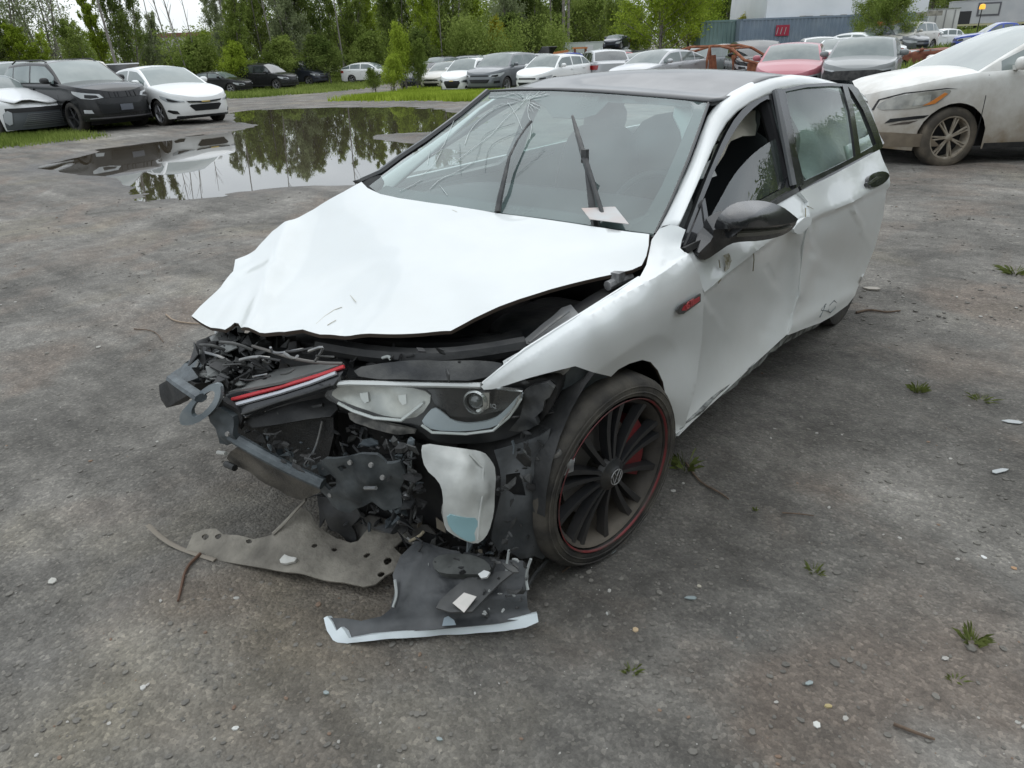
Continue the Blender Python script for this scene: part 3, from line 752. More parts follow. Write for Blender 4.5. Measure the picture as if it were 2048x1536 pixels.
class Body:
    def __init__(s, q):
        s.__dict__.update(q); s.hw = s.W/2
        s.Lc = .95; s.Lr = .75; s.ar = s.wr+.055; s.ra = s.fo+s.wb
        cols = []
        for y in (0, .25, .48, .66): cols.append(s.Lc*(1-(1-y**3)**(1/3)))
        S_ = list(cols)+list(np.linspace(.09, s.Lc, 9))+list(np.linspace(s.Lc, s.L-s.Lr, 20))+[s.L-c for c in np.linspace(.04, s.Lr, 7)]+[s.L-.012, s.L-.003, s.L]
        for a in (s.fo, s.ra):
            S_ += [a+s.ar*math.cos(t) for t in np.linspace(0, PI, 13)]+[a-s.ar-.002, a+s.ar+.002]
        S_ = sorted(set(round(float(v), 4) for v in S_ if 0 <= v <= s.L)); s.S = [S_[0]]
        for v in S_[1:]:
            if v-s.S[-1] > .0015: s.S.append(v)
    def yo(s, t):
        """outline half width at distance t behind the nose"""
        if t < s.Lc: return s.hw*max(0, 1-(1-t/s.Lc)**3)**(1/3)*(1-.03*(1-t/s.Lc))
        if t > s.L-s.Lr: return s.hw*max(0, 1-((t-(s.L-s.Lr))/s.Lr)**4.5)**(1/4.5)*(1-.04*((t-(s.L-s.Lr))/s.Lr))
        return s.hw
    def zt(s, t):
        """top of the lower body"""
        if t < s.cs:
            f = t/s.cs; return s.nz+(s.cz-.02-s.nz)*(.62*f+.38*math.sin(f*PI/2)**.8) - .05*max(0, 1-t/.12)**2
        if t < s.rg: return s.cz-.02+(s.tz-s.cz+.01)*(t-s.cs)/(s.rg-s.cs)
        return s.tz-.01-.06*((t-s.rg)/(s.L-s.rg))**2
    def zb(s, t):
        for a in (s.fo, s.ra):
            if abs(t-a) <= s.ar: return s.wr+math.sqrt(max(0, s.ar**2-(t-a)**2))-.01
        return s.gc+.04*max(0, 1-t/.5)+.06*max(0, 1-(s.L-t)/.5)
    def pos(s, t, z):
        y = s.yo(t); lo = s.gc
        k = 1-.05*max(0, (.45-z)/.3)**2-.03*max(0, (z-.62*s.cz)/(.38*s.cz))**2
        if z > s.zt(t)-.07: k -= .45*(z-(s.zt(t)-.07))**2/.07
        sx = t
        nzv = .10*max(0, (z-.55)/.4)**1.5+.06*max(0, (.36-z)/.2)
        sx += nzv*max(0, 1-t/.5)
        sx -= (.05*max(0, (z-.6)/.5)+.05*max(0, (.36-z)/.2))*max(0, 1-(s.L-t)/.4)
        return (s.L/2-sx, y*k, z)
    def arc(s):
        """arc length table from the nose centre to the tail centre"""
        if not hasattr(s, '_a'):
            s._t = np.concatenate([s.L*np.linspace(0, 1, 3000)**1.0]); ys = np.array([s.yo(v) for v in s._t])
            s._a = np.concatenate([[0], np.cumsum(np.hypot(np.diff(s._t), np.diff(ys)))])
            s.a0 = ys[0]; s._a += ys[0]
        return s._a, s._t
    def wrap(s, a, z, off):
        """point on the skin at arc distance a from the nose centre (sign = side), height z"""
        A, T = s.arc(); sg = 1 if a >= 0 else -1; aa = abs(a)
        if aa < A[0]: t = 0.0
        else: t = float(np.interp(aa, A, T))
        p = s.pos(t, z); e = .01
        t2 = float(np.interp(aa+e, A, T)); t1 = float(np.interp(max(A[0], aa-e), A, T))
        dx = -(t2-t1); dy = s.yo(t2)-s.yo(t1); n = Vector((-dy, dx, 0)); n = Vector((dy, -dx, 0)) if n.x < 0 and t < s.L/2 else n
        n = Vector((abs(dy), abs(dx), 0)) if t < s.L*.6 else Vector((-abs(dy), abs(dx), 0))
        if n.length < 1e-6: n = Vector((1, 0, 0))
        n.normalize()
        y = p[1] if aa > .02 else p[1]*aa/.02
        return Vector((p[0]+n.x*off, sg*(y+n.y*off), p[2]))
    def a_of(s, t):
        A, T = s.arc(); return float(np.interp(t, T, A))

def car_patch(B, name, poly, off, material, parent, step=.07, th=.01):
    q, T = tri(poly, step); P = [B.wrap(a, z, off) for a, z in q]; Pb = [B.wrap(a, z, off-th-.004) for a, z in q]
    k = len(P); V = P+Pb; Fc = []; ec = {}
    for f in T:
        Fc.append(f)
        for j in range(len(f)): ec[(f[j], f[(j+1) % len(f)])] = 1
    for (a, b) in ec:
        if (b, a) not in ec: Fc.append((b, a, a+k, b+k))
    o = mk(name, V, Fc, material, parent, True, angle=50); 
    fix_normals(o)
    return o

def make_car(name, label, cat, kind, paint, loc, heading, group='cars parked in the yard', detail=1, over=None, rim=None, tyre=None, spokes=5, grille='bar', glass=None, lamps=True, black_roof=False, rack=False, damage=None, low=False, steer=0, pair=False):
    q = dict(TYPES[kind]); q.update(over or {}); B = Body(q); hx = B.L/2
    root = empty(name, (loc[0], loc[1], loc[2] if len(loc) > 2 else h1(loc[0], loc[1])), heading, label=label, cat=cat, group=group)
    S_ = B.S if detail else B.S[::2]+[B.S[-1]]
    NR = 10 if detail else 6
    V = []; Fc = []; n = len(S_)
    for sg in (1, -1):
        for t in S_:
            z0, z1 = B.zb(t), B.zt(t)
            for j in range(NR+1):
                f = j/NR; f = 1-(1-f)**1.5 if j > NR*.5 else f*(1-.5**1.5)/.5*1.0 if False else f
                p = B.pos(t, z0+(z1-z0)*f); V.append((p[0], sg*p[1], p[2]))
        b0 = 0 if sg > 0 else n*(NR+1)
        for i in range(n-1):
            for j in range(NR):
                a, b, c, d = b0+i*(NR+1)+j, b0+i*(NR+1)+j+1, b0+(i+1)*(NR+1)+j+1, b0+(i+1)*(NR+1)+j
                Fc.append((a, b, c, d) if sg < 0 else (d, c, b, a))
    # top cap: bonnet, shelf and boot lid
    M_ = 8; c0 = len(V)
    for t in S_:
        p = B.pos(t, B.zt(t))
        for j in range(M_+1):
            g = 1-2*j/M_; V.append((p[0], p[1]*g, p[2]+(.055*min(1, t/.45)*min(1, (B.L-t)/.3) if p[1] > .01 else 0)*(1-g*g)))
    hood_faces = []
    for i in range(n-1):
        for j in range(M_):
            Fc.append((c0+i*(M_+1)+j, c0+(i+1)*(M_+1)+j, c0+(i+1)*(M_+1)+j+1, c0+i*(M_+1)+j+1))
    FM = [0]*len(Fc)
    # greenhouse
    H = B.H; St = sorted(set([B.cs, B.cs+.12, B.cs+.26]+list(np.linspace(B.cs+.26, B.rf, 6))+[B.rf-.03, B.rf+.10, B.rf+.3]+list(np.linspace(B.rf+.4, B.rr, 7))+[B.rr+.06]+list(np.linspace(B.rr+.1, B.rg, 6))+[B.rg-.05]))
    midp = B.cs+(B.rg-B.cs)*.46; cp = B.cs+(B.rg-B.cs)*.74
    St = sorted(set([round(x, 4) for x in St+[midp-.04, midp+.04, cp-.03, cp+.03]]))
    def zr(t):
        zc = B.zt(t)
        if t <= B.rf: f = (t-B.cs)/(B.rf-B.cs); e = zc+(H-.065-B.zt(B.cs))*(.72*f+.28*math.sin(f*PI/2)) if f > 0 else zc; return min(H-.065, e)
        if t <= B.rr: f = (t-B.rf)/(B.rr-B.rf); return H-.065+.035*math.sin(f*PI)-.02*f*f
        f = (t-B.rr)/(B.rg-B.rr); return (H-.085)*(1-f**1.15)+(B.zt(B.rg)+.01)*f**1.15
    rows_s = [0, .10, .5, .86, .95, 1.0]; rows_t = [.0, .07, .12, .35, .65, 1.0]
    GV = []; 
    for t in St:
        zbase = B.zt(t)-.012; z2 = max(zr(t), zbase+.006); yb = B.pos(t, B.zt(t)-.02)[1]*.975; yr = yb-B.tu*(z2-zbase)-.0; h = z2-zbase
        pts = []
        for f in rows_s:
            zz = zbase+h*f; yy = yb-(yb-yr)*(f**1.25); 
            if f > .9: yy -= .012*(f-.9)/.1*min(1, h/.3)
            pts.append((yy, zz))
        cr = .055*min(1, h/.25)
        for g in rows_t[1:]: pts.append((pts[5][0]*(1-g), z2+cr*(1-(1-g)**2)))
        GV.append(pts)
    g0 = len(V); K = len(GV[0])
    for sg in (1, -1):
        for t, pts in zip(St, GV):
            for (y, z) in pts: V.append((hx-t, sg*y, z))
    win = {'windshield': [], 'rear_window': [], 'side_window': []}; nS = len(St)
    for si, sg in enumerate((1, -1)):
        b0 = g0+si*nS*K
        for i in range(nS-1):
            tm = (St[i]+St[i+1])/2
            for j in range(K-1):
                a, b, c, d = b0+i*K+j, b0+i*K+j+1, b0+(i+1)*K+j+1, b0+(i+1)*K+j
                f = (a, b, c, d) if sg < 0 else (d, c, b, a); kd = None
                if 1 <= j < 3 and B.cs+.24 < tm < B.rg-.16 and not (midp-.04 < tm < midp+.04) and not (cp-.03 < tm < cp+.03): kd = 'side_window'
                if j >= 6 and B.cs+.01 < tm < B.rf-.03: kd = 'windshield'
                if j >= 6 and B.rr+.06 < tm < B.rg-.03: kd = 'rear_window'
                if kd: win[kd].append((f, sg))
                else: Fc.append(f); FM.append(1 if (black_roof and (j >= 4) and B.rf-.03 < tm) else 0)
    mats = [paint, BLACKG]
    body = mk('body', V, Fc, paint, root, True, mats=mats, fm=FM, angle=42)
    gm_ = glass or GL_CAR
    for kd, fs in win.items():
        for sg in ((1, -1) if kd == 'side_window' else (0,)):
            ff = [f for f, s_ in fs if sg == 0 or s_ == sg]
            if not ff: continue
            idx = sorted(set(i for f in ff for i in f)); mp_ = {v: i for i, v in enumerate(idx)}
            mk(kd, [V[i] for i in idx], [tuple(mp_[i] for i in f) for f in ff], gm_, root, True)
    # underside
    b = MB(); b.box((0, 0, B.gc+.14), (B.L-.5, B.W-.42, .26)); b.build('underbody', DK, root, smooth=False)
    if not low:
        for a in (B.fo, B.ra):
            b = MB(); b.box((hx-a, 0, B.wr+.06), (B.ar*2-.03, B.W-.50, B.ar*1.2)); b.build('wheel_housing', DK, root, smooth=False)
    tm, rm, dm = wheel_meshes(B.wr, .225, B.wr*.70, spokes, rim or RIMS, tyre or RUBBER, '%s%d%s%s' % ((rim or RIMS).name, spokes, (tyre or RUBBER).name, pair), wide=.05 if not pair else .026, pair=pair)
    for a in (B.fo, B.ra):
        for sg in (1, -1):
            w = bpy.data.objects.new('wheel', tm); link(w, root); w.location = (hx-a, sg*(B.hw-.135), B.wr); w.rotation_euler = (0, 0, (0 if sg > 0 else PI)+(steer if a == B.fo else 0))
            link(bpy.data.objects.new('rim', rm), w)
            if detail: link(bpy.data.objects.new('wheel_back', dm), w)
    nz, W2 = B.nz, B.hw
    aw = B.a_of(.32)   # arc distance to the corner of the nose
    if lamps:
        for sg in (1, -1):
            pl = [(sg*a, z) for a, z in ([(aw*.52, nz-.17), (aw*.60, nz-.085), (aw*1.0, nz-.045), (aw*1.42, nz+.0), (aw*1.40, nz-.06), (aw*1.12, nz-.17), (aw*.8, nz-.20)])]
            hl = car_patch(B, 'headlight', pl, .006, LMP, root, .06)
            if detail: car_patch(B, 'lamp_inner', [(sg*a, z) for a, z in [(aw*.62, nz-.165), (aw*.68, nz-.11), (aw*.98, nz-.085), (aw*1.0, nz-.16), (aw*.85, nz-.18)]], .010, TRIMP, hl, .06, th=.003)
    if grille == 'bar':
        g1 = car_patch(B, 'grille', [(-aw*.50, nz-.16), (-aw*.48, nz-.10), (aw*.48, nz-.10), (aw*.50, nz-.16)], .006, TRIMP, root, .1)
        car_patch(B, 'lower_grille', [(-aw*.46, nz-.42), (-aw*.58, nz-.27), (aw*.58, nz-.27), (aw*.46, nz-.42)], .006, TRIMP, root, .1)
    elif grille == 'big':
        car_patch(B, 'grille', [(-aw*.34, nz-.42), (-aw*.50, nz-.20), (-aw*.44, nz-.12), (aw*.44, nz-.12), (aw*.50, nz-.20), (aw*.34, nz-.42)], .006, TRIMP, root, .1)
        car_patch(B, 'grille_trim', [(-aw*.48, nz-.115), (-aw*.46, nz-.09), (aw*.46, nz-.09), (aw*.48, nz-.115)], .014, CHROME, root, .1)
    elif grille == 'open':
        car_patch(B, 'broken_front', [(-aw*1.0, B.gc+.08), (-aw*1.05, nz-.16), (-aw*.5, nz-.10), (aw*.5, nz-.08), (aw*1.05, nz-.16), (aw*1.0, B.gc+.08)], .008, mat('open_front', (.015, .015, .016), rough=.7, col2=(.06, .058, .055), noise_scale=9), root, .09)
    if grille in ('bar', 'big') and detail:
        for sg in (1, -1): car_patch(B, 'fog_lamp', [(sg*aw*.75, nz-.44), (sg*aw*.78, nz-.34), (sg*aw*1.08, nz-.33), (sg*aw*1.1, nz-.42)], .006, TRIMP, root, .1)
        car_patch(B, 'front_valance', [(-aw*1.1, B.gc+.02), (-aw*1.1, B.gc+.085), (aw*1.1, B.gc+.085), (aw*1.1, B.gc+.02)], .006, PLASTIC, root, .12)
    # tail lamps
    ae = B.a_of(B.L-.45)
    for sg in (1, -1):
        car_patch(B, 'tail_lamp', [(sg*(ae), B.tz-.30), (sg*ae, B.tz-.12), (sg*(ae+.55), B.tz-.11), (sg*(ae+.50), B.tz-.30)], .006, LMPR, root, .1)
    # seams, handles, sill
    if not low:
        fs_ = B.cs-.02
        for sg in (1, -1):
            for t_, (dz0, dz1) in ((fs_+.02, (0, 0)), (midp, (0, 0)), (cp+.10, (.10, 0))):
                a = sg*B.a_of(t_+.10 if t_ < midp-.1 else t_); car_patch(B, 'door_seam', [(a-.005, B.gc+.08+dz0), (a-.005, B.zt(t_)-.03), (a+.005, B.zt(t_)-.03), (a+.005, B.gc+.08+dz0)], .002, DK, root, .25, th=.002)
            for t_ in (midp-.16, cp+.02):
                a = sg*B.a_of(t_); z = B.zt(t_)-.13; car_patch(B, 'door_handle', [(a-.09, z), (a-.09, z+.03), (a+.09, z+.035), (a+.09, z+.005)], .03, paint, root, .2, th=.025)
            a0, a1 = sg*B.a_of(B.fo+B.ar+.02), sg*B.a_of(B.ra-B.ar-.02)
            car_patch(B, 'sill_trim', [(a0, B.gc), (a0, B.gc+.07), (a1, B.gc+.07), (a1, B.gc)], .008, PLASTIC, root, .3)
    for sg in (1, -1):
        b = MB(); tm_ = B.cs+.42; yb = B.hw*.93
        b.ell((hx-tm_, sg*(yb+.13), B.zt(tm_)+.08), (.07, .11, .075), 12, 8, p=.8); b.box((hx-tm_-.0, sg*(yb+.02), B.zt(tm_)+.03), (.06, .10, .05))
        b.build('door_mirror', paint if kind != 'suv' or paint.name != 'car_black' else PLASTIC, root)
    if rack:
        for sg in (1, -1):
            b = MB(); yy = sg*(B.hw-.30); b.tube([(hx-B.rf-.05, yy, H-.055), (hx-B.rf-.25, yy, H+.02), (hx-B.rr+.25, yy, H+.02), (hx-B.rr+.02, yy, H-.05)], .018, 6); b.build('roof_rail', PLASTIC, root)
    if grille != 'open' and detail:
        car_patch(B, 'number_plate', [(-.15, nz-.46), (-.15, nz-.34), (.15, nz-.34), (.15, nz-.46)], .02, PLATE, root, .2) if False else None
    return root, B
def toward(u, d, extra):
    """yard position in column u at distance d, and the heading that looks back at the camera turned by extra degrees"""
    x, y = ground_at(u, d); h = math.atan2(CAM[1]-y, CAM[0]-x)+math.radians(extra); return (x, y), h

P_BLACK = mat_car('black', (.006, .007, .008), rough=.16, coat=.15, spec=.35, dirt=((.06, .058, .052), .2, 3, .1, .9))
P_WHITE = mat_car('white', (.78, .79, .78), dirt=((.40, .36, .30), .25, 3, .05, .6))
P_VOL = mat_car('mud_white', (.74, .74, .71), rough=.4, coat=.3, dirt=((.235, .18, .115), 1.15, 3.2, .10, 1.02))
P_SILV = mat_car('silver', (.42, .43, .44), metal=.3); P_GREY = mat_car('grey', (.13, .14, .15), metal=.3)
P_BEIGE = mat_car('beige', (.50, .48, .43), metal=.2); P_RED = mat_car('red', (.36, .03, .045)); P_PINK = mat_car('dull_red', (.42, .12, .15), rough=.45)
P_DARK = mat_car('dark_blue', (.03, .035, .05)); P_BLUE = mat_car('bright_blue', (.02, .06, .36)); P_CAMRY = mat_car('wreck_white', (.70, .71, .71), rough=.35)
P_BROWN = mat_car('rust_brown', (.16, .05, .03), rough=.7, coat=0, col2=(.26, .09, .05), noise_scale=4)

# -- mud-splashed white crossover at right (nose towards picture left)

def by_wheel(u, v, heading, kind, over, side, front=True):
    """centre of a car whose front (or rear) wheel on the given side stands at a surveyed ground point"""
    q = dict(TYPES[kind]); q.update(over or {}); p = at(u, v, 'z', 0)
    wx = q['L']/2-q['fo']-(0 if front else q['wb']); wy = side*(q['W']/2-.10)
    c, s = math.cos(heading), math.sin(heading)
    return (p[0]-(c*wx-s*wy), p[1]-(s*wx+c*wy))
def view_heading(u, d, extra):
    x, y = ground_at(u, d); return math.atan2(CAM[1]-y, CAM[0]-x)+math.radians(extra)
VOL = dict(L=4.63, W=1.89, H=1.62, wb=2.77, fo=.92, wr=.365, gc=.22, nz=.90, cz=1.13, cs=1.14, rf=2.16, rr=3.75, rg=4.35, tz=1.2, tu=.42)
vh = math.radians(-140)
vl = by_wheel(1880, 333, vh, 'suv', VOL, 1)
xc, B = make_car('muddy_crossover', 'mud-splashed white crossover with amber headlight corner parked at right behind the wreck', 'crossover', 'suv', P_VOL, vl, vh,
             over=VOL, rim=RIMM, tyre=RUBBERMUD, spokes=7, pair=True, grille='none', lamps=False,
             glass=mat('crossover_window', (.20, .235, .23), rough=.1, spec=1, col2=(.28, .32, .30), noise_scale=1.5, coat=.0), steer=.08)
aw = B.a_of(.32)
hl = car_patch(B, 'headlight', rounded([(aw*.62, .70), (aw*.66, .80), (aw*.95, .885), (aw*1.45, .93), (aw*1.55, .925), (aw*1.50, .86), (aw*1.36, .76), (aw*1.0, .715)], 1), .008, mat('xc_lamp', (.20, .20, .18), rough=.2, spec=.8, coat=.5, col2=(.42, .41, .36), noise_scale=5), xc, .05)
car_patch(B, 'lamp_reflector', [(aw*1.08, .75), (aw*1.12, .86), (aw*1.30, .885), (aw*1.30, .78)], .012, LAMPC, hl, .05, th=.003)
car_patch(B, 'amber_corner', [(aw*1.22, .755), (aw*1.36, .775), (aw*1.50, .885), (aw*1.46, .90), (aw*1.34, .82)], .014, ORANGE, hl, .05, th=.003)
car_patch(B, 'headlight_seam', [(aw*.55, .69), (aw*.60, .82), (aw*.94, .905), (aw*1.48, .95), (aw*1.62, .935), (aw*1.48, .938), (aw*.95, .893), (aw*.63, .81), (aw*.585, .69)], .003, DK, xc, .05, th=.002)
car_patch(B, 'grille', [(0, .46), (0, .80), (aw*.40, .79), (aw*.46, .72), (aw*.36, .50)], .01, TRIMP, xc, .08)
car_patch(B, 'fog_slot', [(aw*.80, .545), (aw*.86, .60), (aw*1.15, .635), (aw*1.32, .645), (aw*1.26, .61), (aw*1.0, .58)], .006, TRIMP, xc, .06)
car_patch(B, 'fog_slot', [(aw*.86, .525), (aw*1.0, .56), (aw*1.2, .585), (aw*1.1, .545)], .006, mat('slot_muddy', (.07, .055, .045), rough=.7), xc, .06)
car_patch(B, 'bumper_lower', [(aw*.2, .26), (aw*.25, .42), (aw*.9, .44), (aw*1.35, .42), (aw*1.55, .27)], .006, mat('mud_plastic', (.15, .12, .09), rough=.85, col2=(.22, .18, .13), noise_scale=6), xc, .08)

JEEP = dict(L=4.62, W=1.86, H=1.68, wb=2.70, fo=.95, wr=.365, gc=.27, nz=.98, cz=1.16, cs=1.25, rf=1.98, rr=3.85, rg=4.40, tz=1.16, tu=.33)
jh = view_heading(160, 19, 27); jl = by_wheel(160, 264, jh, 'suv', JEEP, -1)
je, B = make_car('black_suv', 'black SUV with roof rails and seven-slot grille parked beside the puddle', 'suv', 'suv', P_BLACK, jl, jh, over=JEEP, rim=mat('black_alloy', (.03, .03, .032), rough=.35), grille='none', rack=True, lamps=True,
                 glass=mat('suv_glass', (.15, .19, .185), rough=.08, spec=1, col2=(.22, .26, .25), noise_scale=1.5, coat=0), black_roof=True)
aw = B.a_of(.32)
for i in range(7):
    a = (i-3)*aw*.145; car_patch(B, 'grille_slot', [(a-aw*.052, .80), (a-aw*.06, .925), (a+aw*.06, .925), (a+aw*.052, .80)], .012, mat('slot_black', (.005, .005, .006), rough=.3), je, .1)
car_patch(B, 'lower_grille', [(-aw*.66, .44), (-aw*.72, .66), (aw*.72, .66), (aw*.66, .44)], .008, TRIMP, je, .1)
car_patch(B, 'number_plate', [(-.16, .50), (-.16, .64), (.16, .64), (.16, .50)], .03, mat('dark_plate', (.10, .11, .13), rough=.4), je, .1)
car_patch(B, 'chin_trim', [(-aw*1.0, .33), (-aw*1.0, .36), (aw*1.0, .36), (aw*1.0, .33)], .02, mat('chin_dark', (.16, .16, .17), rough=.3, metal=.5), je, .1)
for sg in (1, -1): car_patch(B, 'fog_lamp', [(sg*aw*.86, .46), (sg*aw*.9, .54), (sg*aw*1.12, .55), (sg*aw*1.12, .47)], .014, LMP, je, .06)

CRU = dict(L=4.60, W=1.79, H=1.46, wb=2.70, fo=.94, wr=.33, gc=.19, nz=.74, cz=1.00, cs=1.28, rf=2.15, rr=3.20, rg=4.05, tz=1.08, tu=.42)
ch_ = view_heading(330, 20, 25); cl = by_wheel(329, 250, ch_, 'sedan', CRU, -1)
cz_, B = make_car('white_sedan', 'clean white sedan with split black grille parked beside the puddle', 'sedan', 'sedan', P_WHITE, cl, ch_, over=CRU, grille='none', lamps=False, spokes=5, glass=mat('sedan_glass', (.14, .18, .175), rough=.06, spec=1, col2=(.20, .24, .23), noise_scale=1.5, coat=.0))
aw = B.a_of(.32)
for sg in (1, -1):
    hl = car_patch(B, 'headlight', [(sg*a, z) for a, z in [(aw*.60, .60), (aw*.62, .625), (aw*1.0, .70), (aw*1.42, .765), (aw*1.40, .70), (aw*1.15, .615), (aw*.95, .585)]], .008, LMP, cz_, .05)
    car_patch(B, 'lamp_inner', [(sg*a, z) for a, z in [(aw*.70, .605), (aw*.98, .675), (aw*1.15, .70), (aw*1.1, .63), (aw*.93, .60)]], .012, TRIMP, hl, .05, th=.003)
    car_patch(B, 'fog_slot', [(sg*a, z) for a, z in [(aw*.80, .31), (aw*.86, .39), (aw*1.15, .42), (aw*1.2, .38), (aw*1.0, .32)]], .008, TRIMP, cz_, .05)
car_patch(B, 'grille', [(-aw*.50, .585), (-aw*.56, .625), (0, .60), (aw*.56, .625), (aw*.50, .585), (0, .555)], .008, TRIMP, cz_, .06)
car_patch(B, 'grille_trim', [(-aw*.50, .577), (0, .548), (aw*.50, .577), (aw*.50, .586), (0, .557), (-aw*.50, .586)], .016, CHROME, cz_, .06)
car_patch(B, 'lower_grille', [(-aw*.36, .37), (-aw*.50, .50), (-aw*.44, .53), (aw*.44, .53), (aw*.50, .50), (aw*.36, .37)], .008, TRIMP, cz_, .06)
car_patch(B, 'badge_bar', [(-.075, .575), (-.06, .605), (.06, .605), (.075, .575)], .024, mat('badge_gold', (.55, .40, .12), rough=.3, metal=.5), cz_, .05)
car_patch(B, 'lower_lip', [(-aw*.95, .215), (-aw*.9, .265), (aw*.9, .265), (aw*.95, .215)], .008, TRIMP, cz_, .08)

# -- wrecked pale car at the left picture edge: raised bonnet edge, dark slatted grille
CAM_ = dict(L=4.85, W=1.84, H=1.44, wb=2.80, fo=.98, wr=.335, gc=.17, nz=.72, cz=.98, cs=1.35, rf=2.2, rr=3.3, rg=4.2, tz=1.06, tu=.42)
kh = view_heading(20, 16.5, 34); kl = (at(-16, 265, 'z', 0)[0], at(-16, 265, 'z', 0)[1])
k_, B = make_car('crashed_sedan', 'crashed pale sedan with buckled bonnet and wide slatted grille at the left picture edge', 'sedan', 'sedan', P_CAMRY, kl, kh, over=CAM_, grille='none', lamps=False)
aw = B.a_of(.32)
car_patch(B, 'bumper_cover', [(-aw*1.25, .19), (-aw*1.2, .55), (-aw*.9, .60), (aw*.9, .60), (aw*1.2, .55), (aw*1.25, .19)], .012, mat('grille_frame_grey', (.10, .11, .12), rough=.4, metal=.3), k_, .06)
for i in range(7): z = .27+.042*i; w_ = .78-.03*i; sl = car_patch(B, 'grille_slat', [(-aw*w_, z), (-aw*w_, z+.016), (aw*w_, z+.016), (aw*w_, z)], .03, mat('slat_grey', (.22, .23, .24), rough=.3, metal=.5), k_, .08)
car_patch(B, 'front_gap', [(-aw*1.1, .58), (-aw*1.1, .68), (aw*1.1, .68), (aw*1.1, .58)], .02, DK, k_, .08)
for sg in (1, -1):
    car_patch(B, 'bumper_corner', [(sg*a, z) for a, z in [(aw*1.0, .33), (aw*.94, .58), (aw*1.04, .63), (aw*1.16, .57), (aw*1.20, .38), (aw*1.1, .30)]], .03, mat('corner_silver', (.36, .38, .39), rough=.35), k_, .06)
V = []; 
for i in range(9):
    for j in range(9):
        x = B.L/2-.02-i*.16; y = (-1+2*j/8)*(.80-.10*max(0, .35-i*.16)); V.append((x+.10*abs(j-4)/4*-1, y, .76+.035*i+.07*math.sin(j*.9+.6)*math.exp(-i*.5)+.05-.06*(abs(j-4)/4)**2))
hm = mk('bonnet', V, [(i*9+j, (i+1)*9+j, (i+1)*9+j+1, i*9+j+1) for i in range(8) for j in range(8)], P_CAMRY, k_); hm.modifiers.new('t', 'SOLIDIFY').thickness = .02

FARG = 'wrecks and cars standing further back in the yard'
def far(u, d, extra, kind, paint, label, name='parked_car', cat='car', rev=False, group=FARG, dz=0, **k):
    (x, y) = ground_at(u, d); h = math.atan2(CAM[1]-y, CAM[0]-x)+math.radians(extra)+(PI if rev else 0)
    z = terrain(x, y)+dz
    return make_car(name, label, cat, kind, paint, (x, y, z), h, group=group, **k)
GT = GL_CARD
far(60, 24, 20, 'suv', P_SILV, 'silver SUV with roof rails at the left edge behind the crashed sedan', cat='suv', rack=True, over=dict(H=1.80))
far(165, 24.5, 10, 'suv', P_BEIGE, 'pale SUV seen from behind between the black SUV and the white sedan', cat='suv', rev=True, over=dict(H=1.78), glass=GT)
oh, Bo = far(205, 28.5, 35, 'sedan', P_GREY, 'grey car whose open bonnet sticks up behind the black SUV', grille='open')
b = MB(); b.box((1.15, 0, 1.42), (1.15, 1.45, .04), Matrix.Rotation(-.55, 3, 'Y')); b.build('open_bonnet', P_SILV, oh, smooth=False)
far(436, 53, 58, 'sedan', P_BLACK, 'small black sedan alone on grass left of the two dark SUVs', cat='sedan', over=dict(H=1.38))
far(535, 56, 52, 'suv', P_BLACK, 'dark SUV with chrome side moulding before the willows, left of a pair', cat='suv', rack=True, glass=GT, over=dict(H=1.72))
far(602, 62, 52, 'suv', P_DARK, 'dark SUV with crossbar grille before the willows, right of a pair', cat='suv', rack=True, glass=GT, over=dict(H=1.74))
far(738, 62, 62, 'hatch', P_WHITE, 'white wedge-shaped hatchback behind the tall weeds', cat='hatchback', over=dict(L=4.45, H=1.49, rf=1.9, rr=3.3, rg=4.3))
far(848, 50, -25, 'sedan', P_DARK, 'dark car half hidden behind the weeds left of the silver sedan', glass=GT)
far(836, 60, 30, 'sedan', P_BROWN, 'reddish brown car roof behind the dark car and the weeds')
far(900, 45, -28, 'sedan', P_BEIGE, 'beige sedan just left of the small white hatchback', cat='sedan')
sp, B = far(940, 36.5, -27, 'hatch', P_WHITE, 'small white hatchback with large black honeycomb grille in long grass', cat='hatchback', grille='big', over=dict(L=3.65, W=1.62, H=1.50, cs=.88, rf=1.55, rr=3.0, rg=3.5, wb=2.38, fo=.72))
car_patch(B, 'badge_bar', [(-.07, .60), (-.05, .64), (.05, .64), (.07, .60)], .03, MATS['badge_gold'], sp, .1)
ou, B = far(1010, 36, -30, 'suv', P_GREY, 'dark grey SUV with chrome nose bars between two white hatchbacks', cat='suv', glass=GL_CAR, over=dict(H=1.68, nz=.92))
far(1108, 34, -33, 'hatch', P_WHITE, 'white hatchback with bare bonnet just beyond the wreck roof', cat='hatchback', over=dict(H=1.48, cs=1.0, L=4.2))
far(880, 64, -30, 'suv', P_GREY, 'grey car roof above the beige sedan', cat='suv'); far(955, 66, 60, 'suv', P_SILV, 'silver SUV roof seen above the small white hatchback', cat='suv', rack=True)
far(1000, 66, 60, 'suv', P_WHITE, 'white SUV roof seen above the dark grey SUV', cat='suv')
op, Bo = far(1068, 60, 40, 'suv', P_WHITE, 'white SUV with its black bonnet raised at the back of the row', cat='suv', glass=GT)
b = MB(); b.box((1.4, 0, 1.72), (1.2, 1.5, .05), Matrix.Rotation(-.75, 3, 'Y')); b.build('open_bonnet', P_BLACK, op, smooth=False)
far(1085, 48, 40, 'sedan', P_DARK, 'dark blue car roof behind the white hatchback', dz=.25)
far(1152, 62, 80, 'sedan', P_BLUE, 'bright blue car at the end of the back row', dz=.2)
gs, B = far(1203, 37, 12, 'suv', P_SILV, 'silver SUV seen from behind with a dark rear window', cat='suv', rev=True, glass=GT, over=dict(H=1.66))
far(1228, 47, -30, 'sedan', P_RED, 'small red wreck right of the silver SUV', dz=.2)
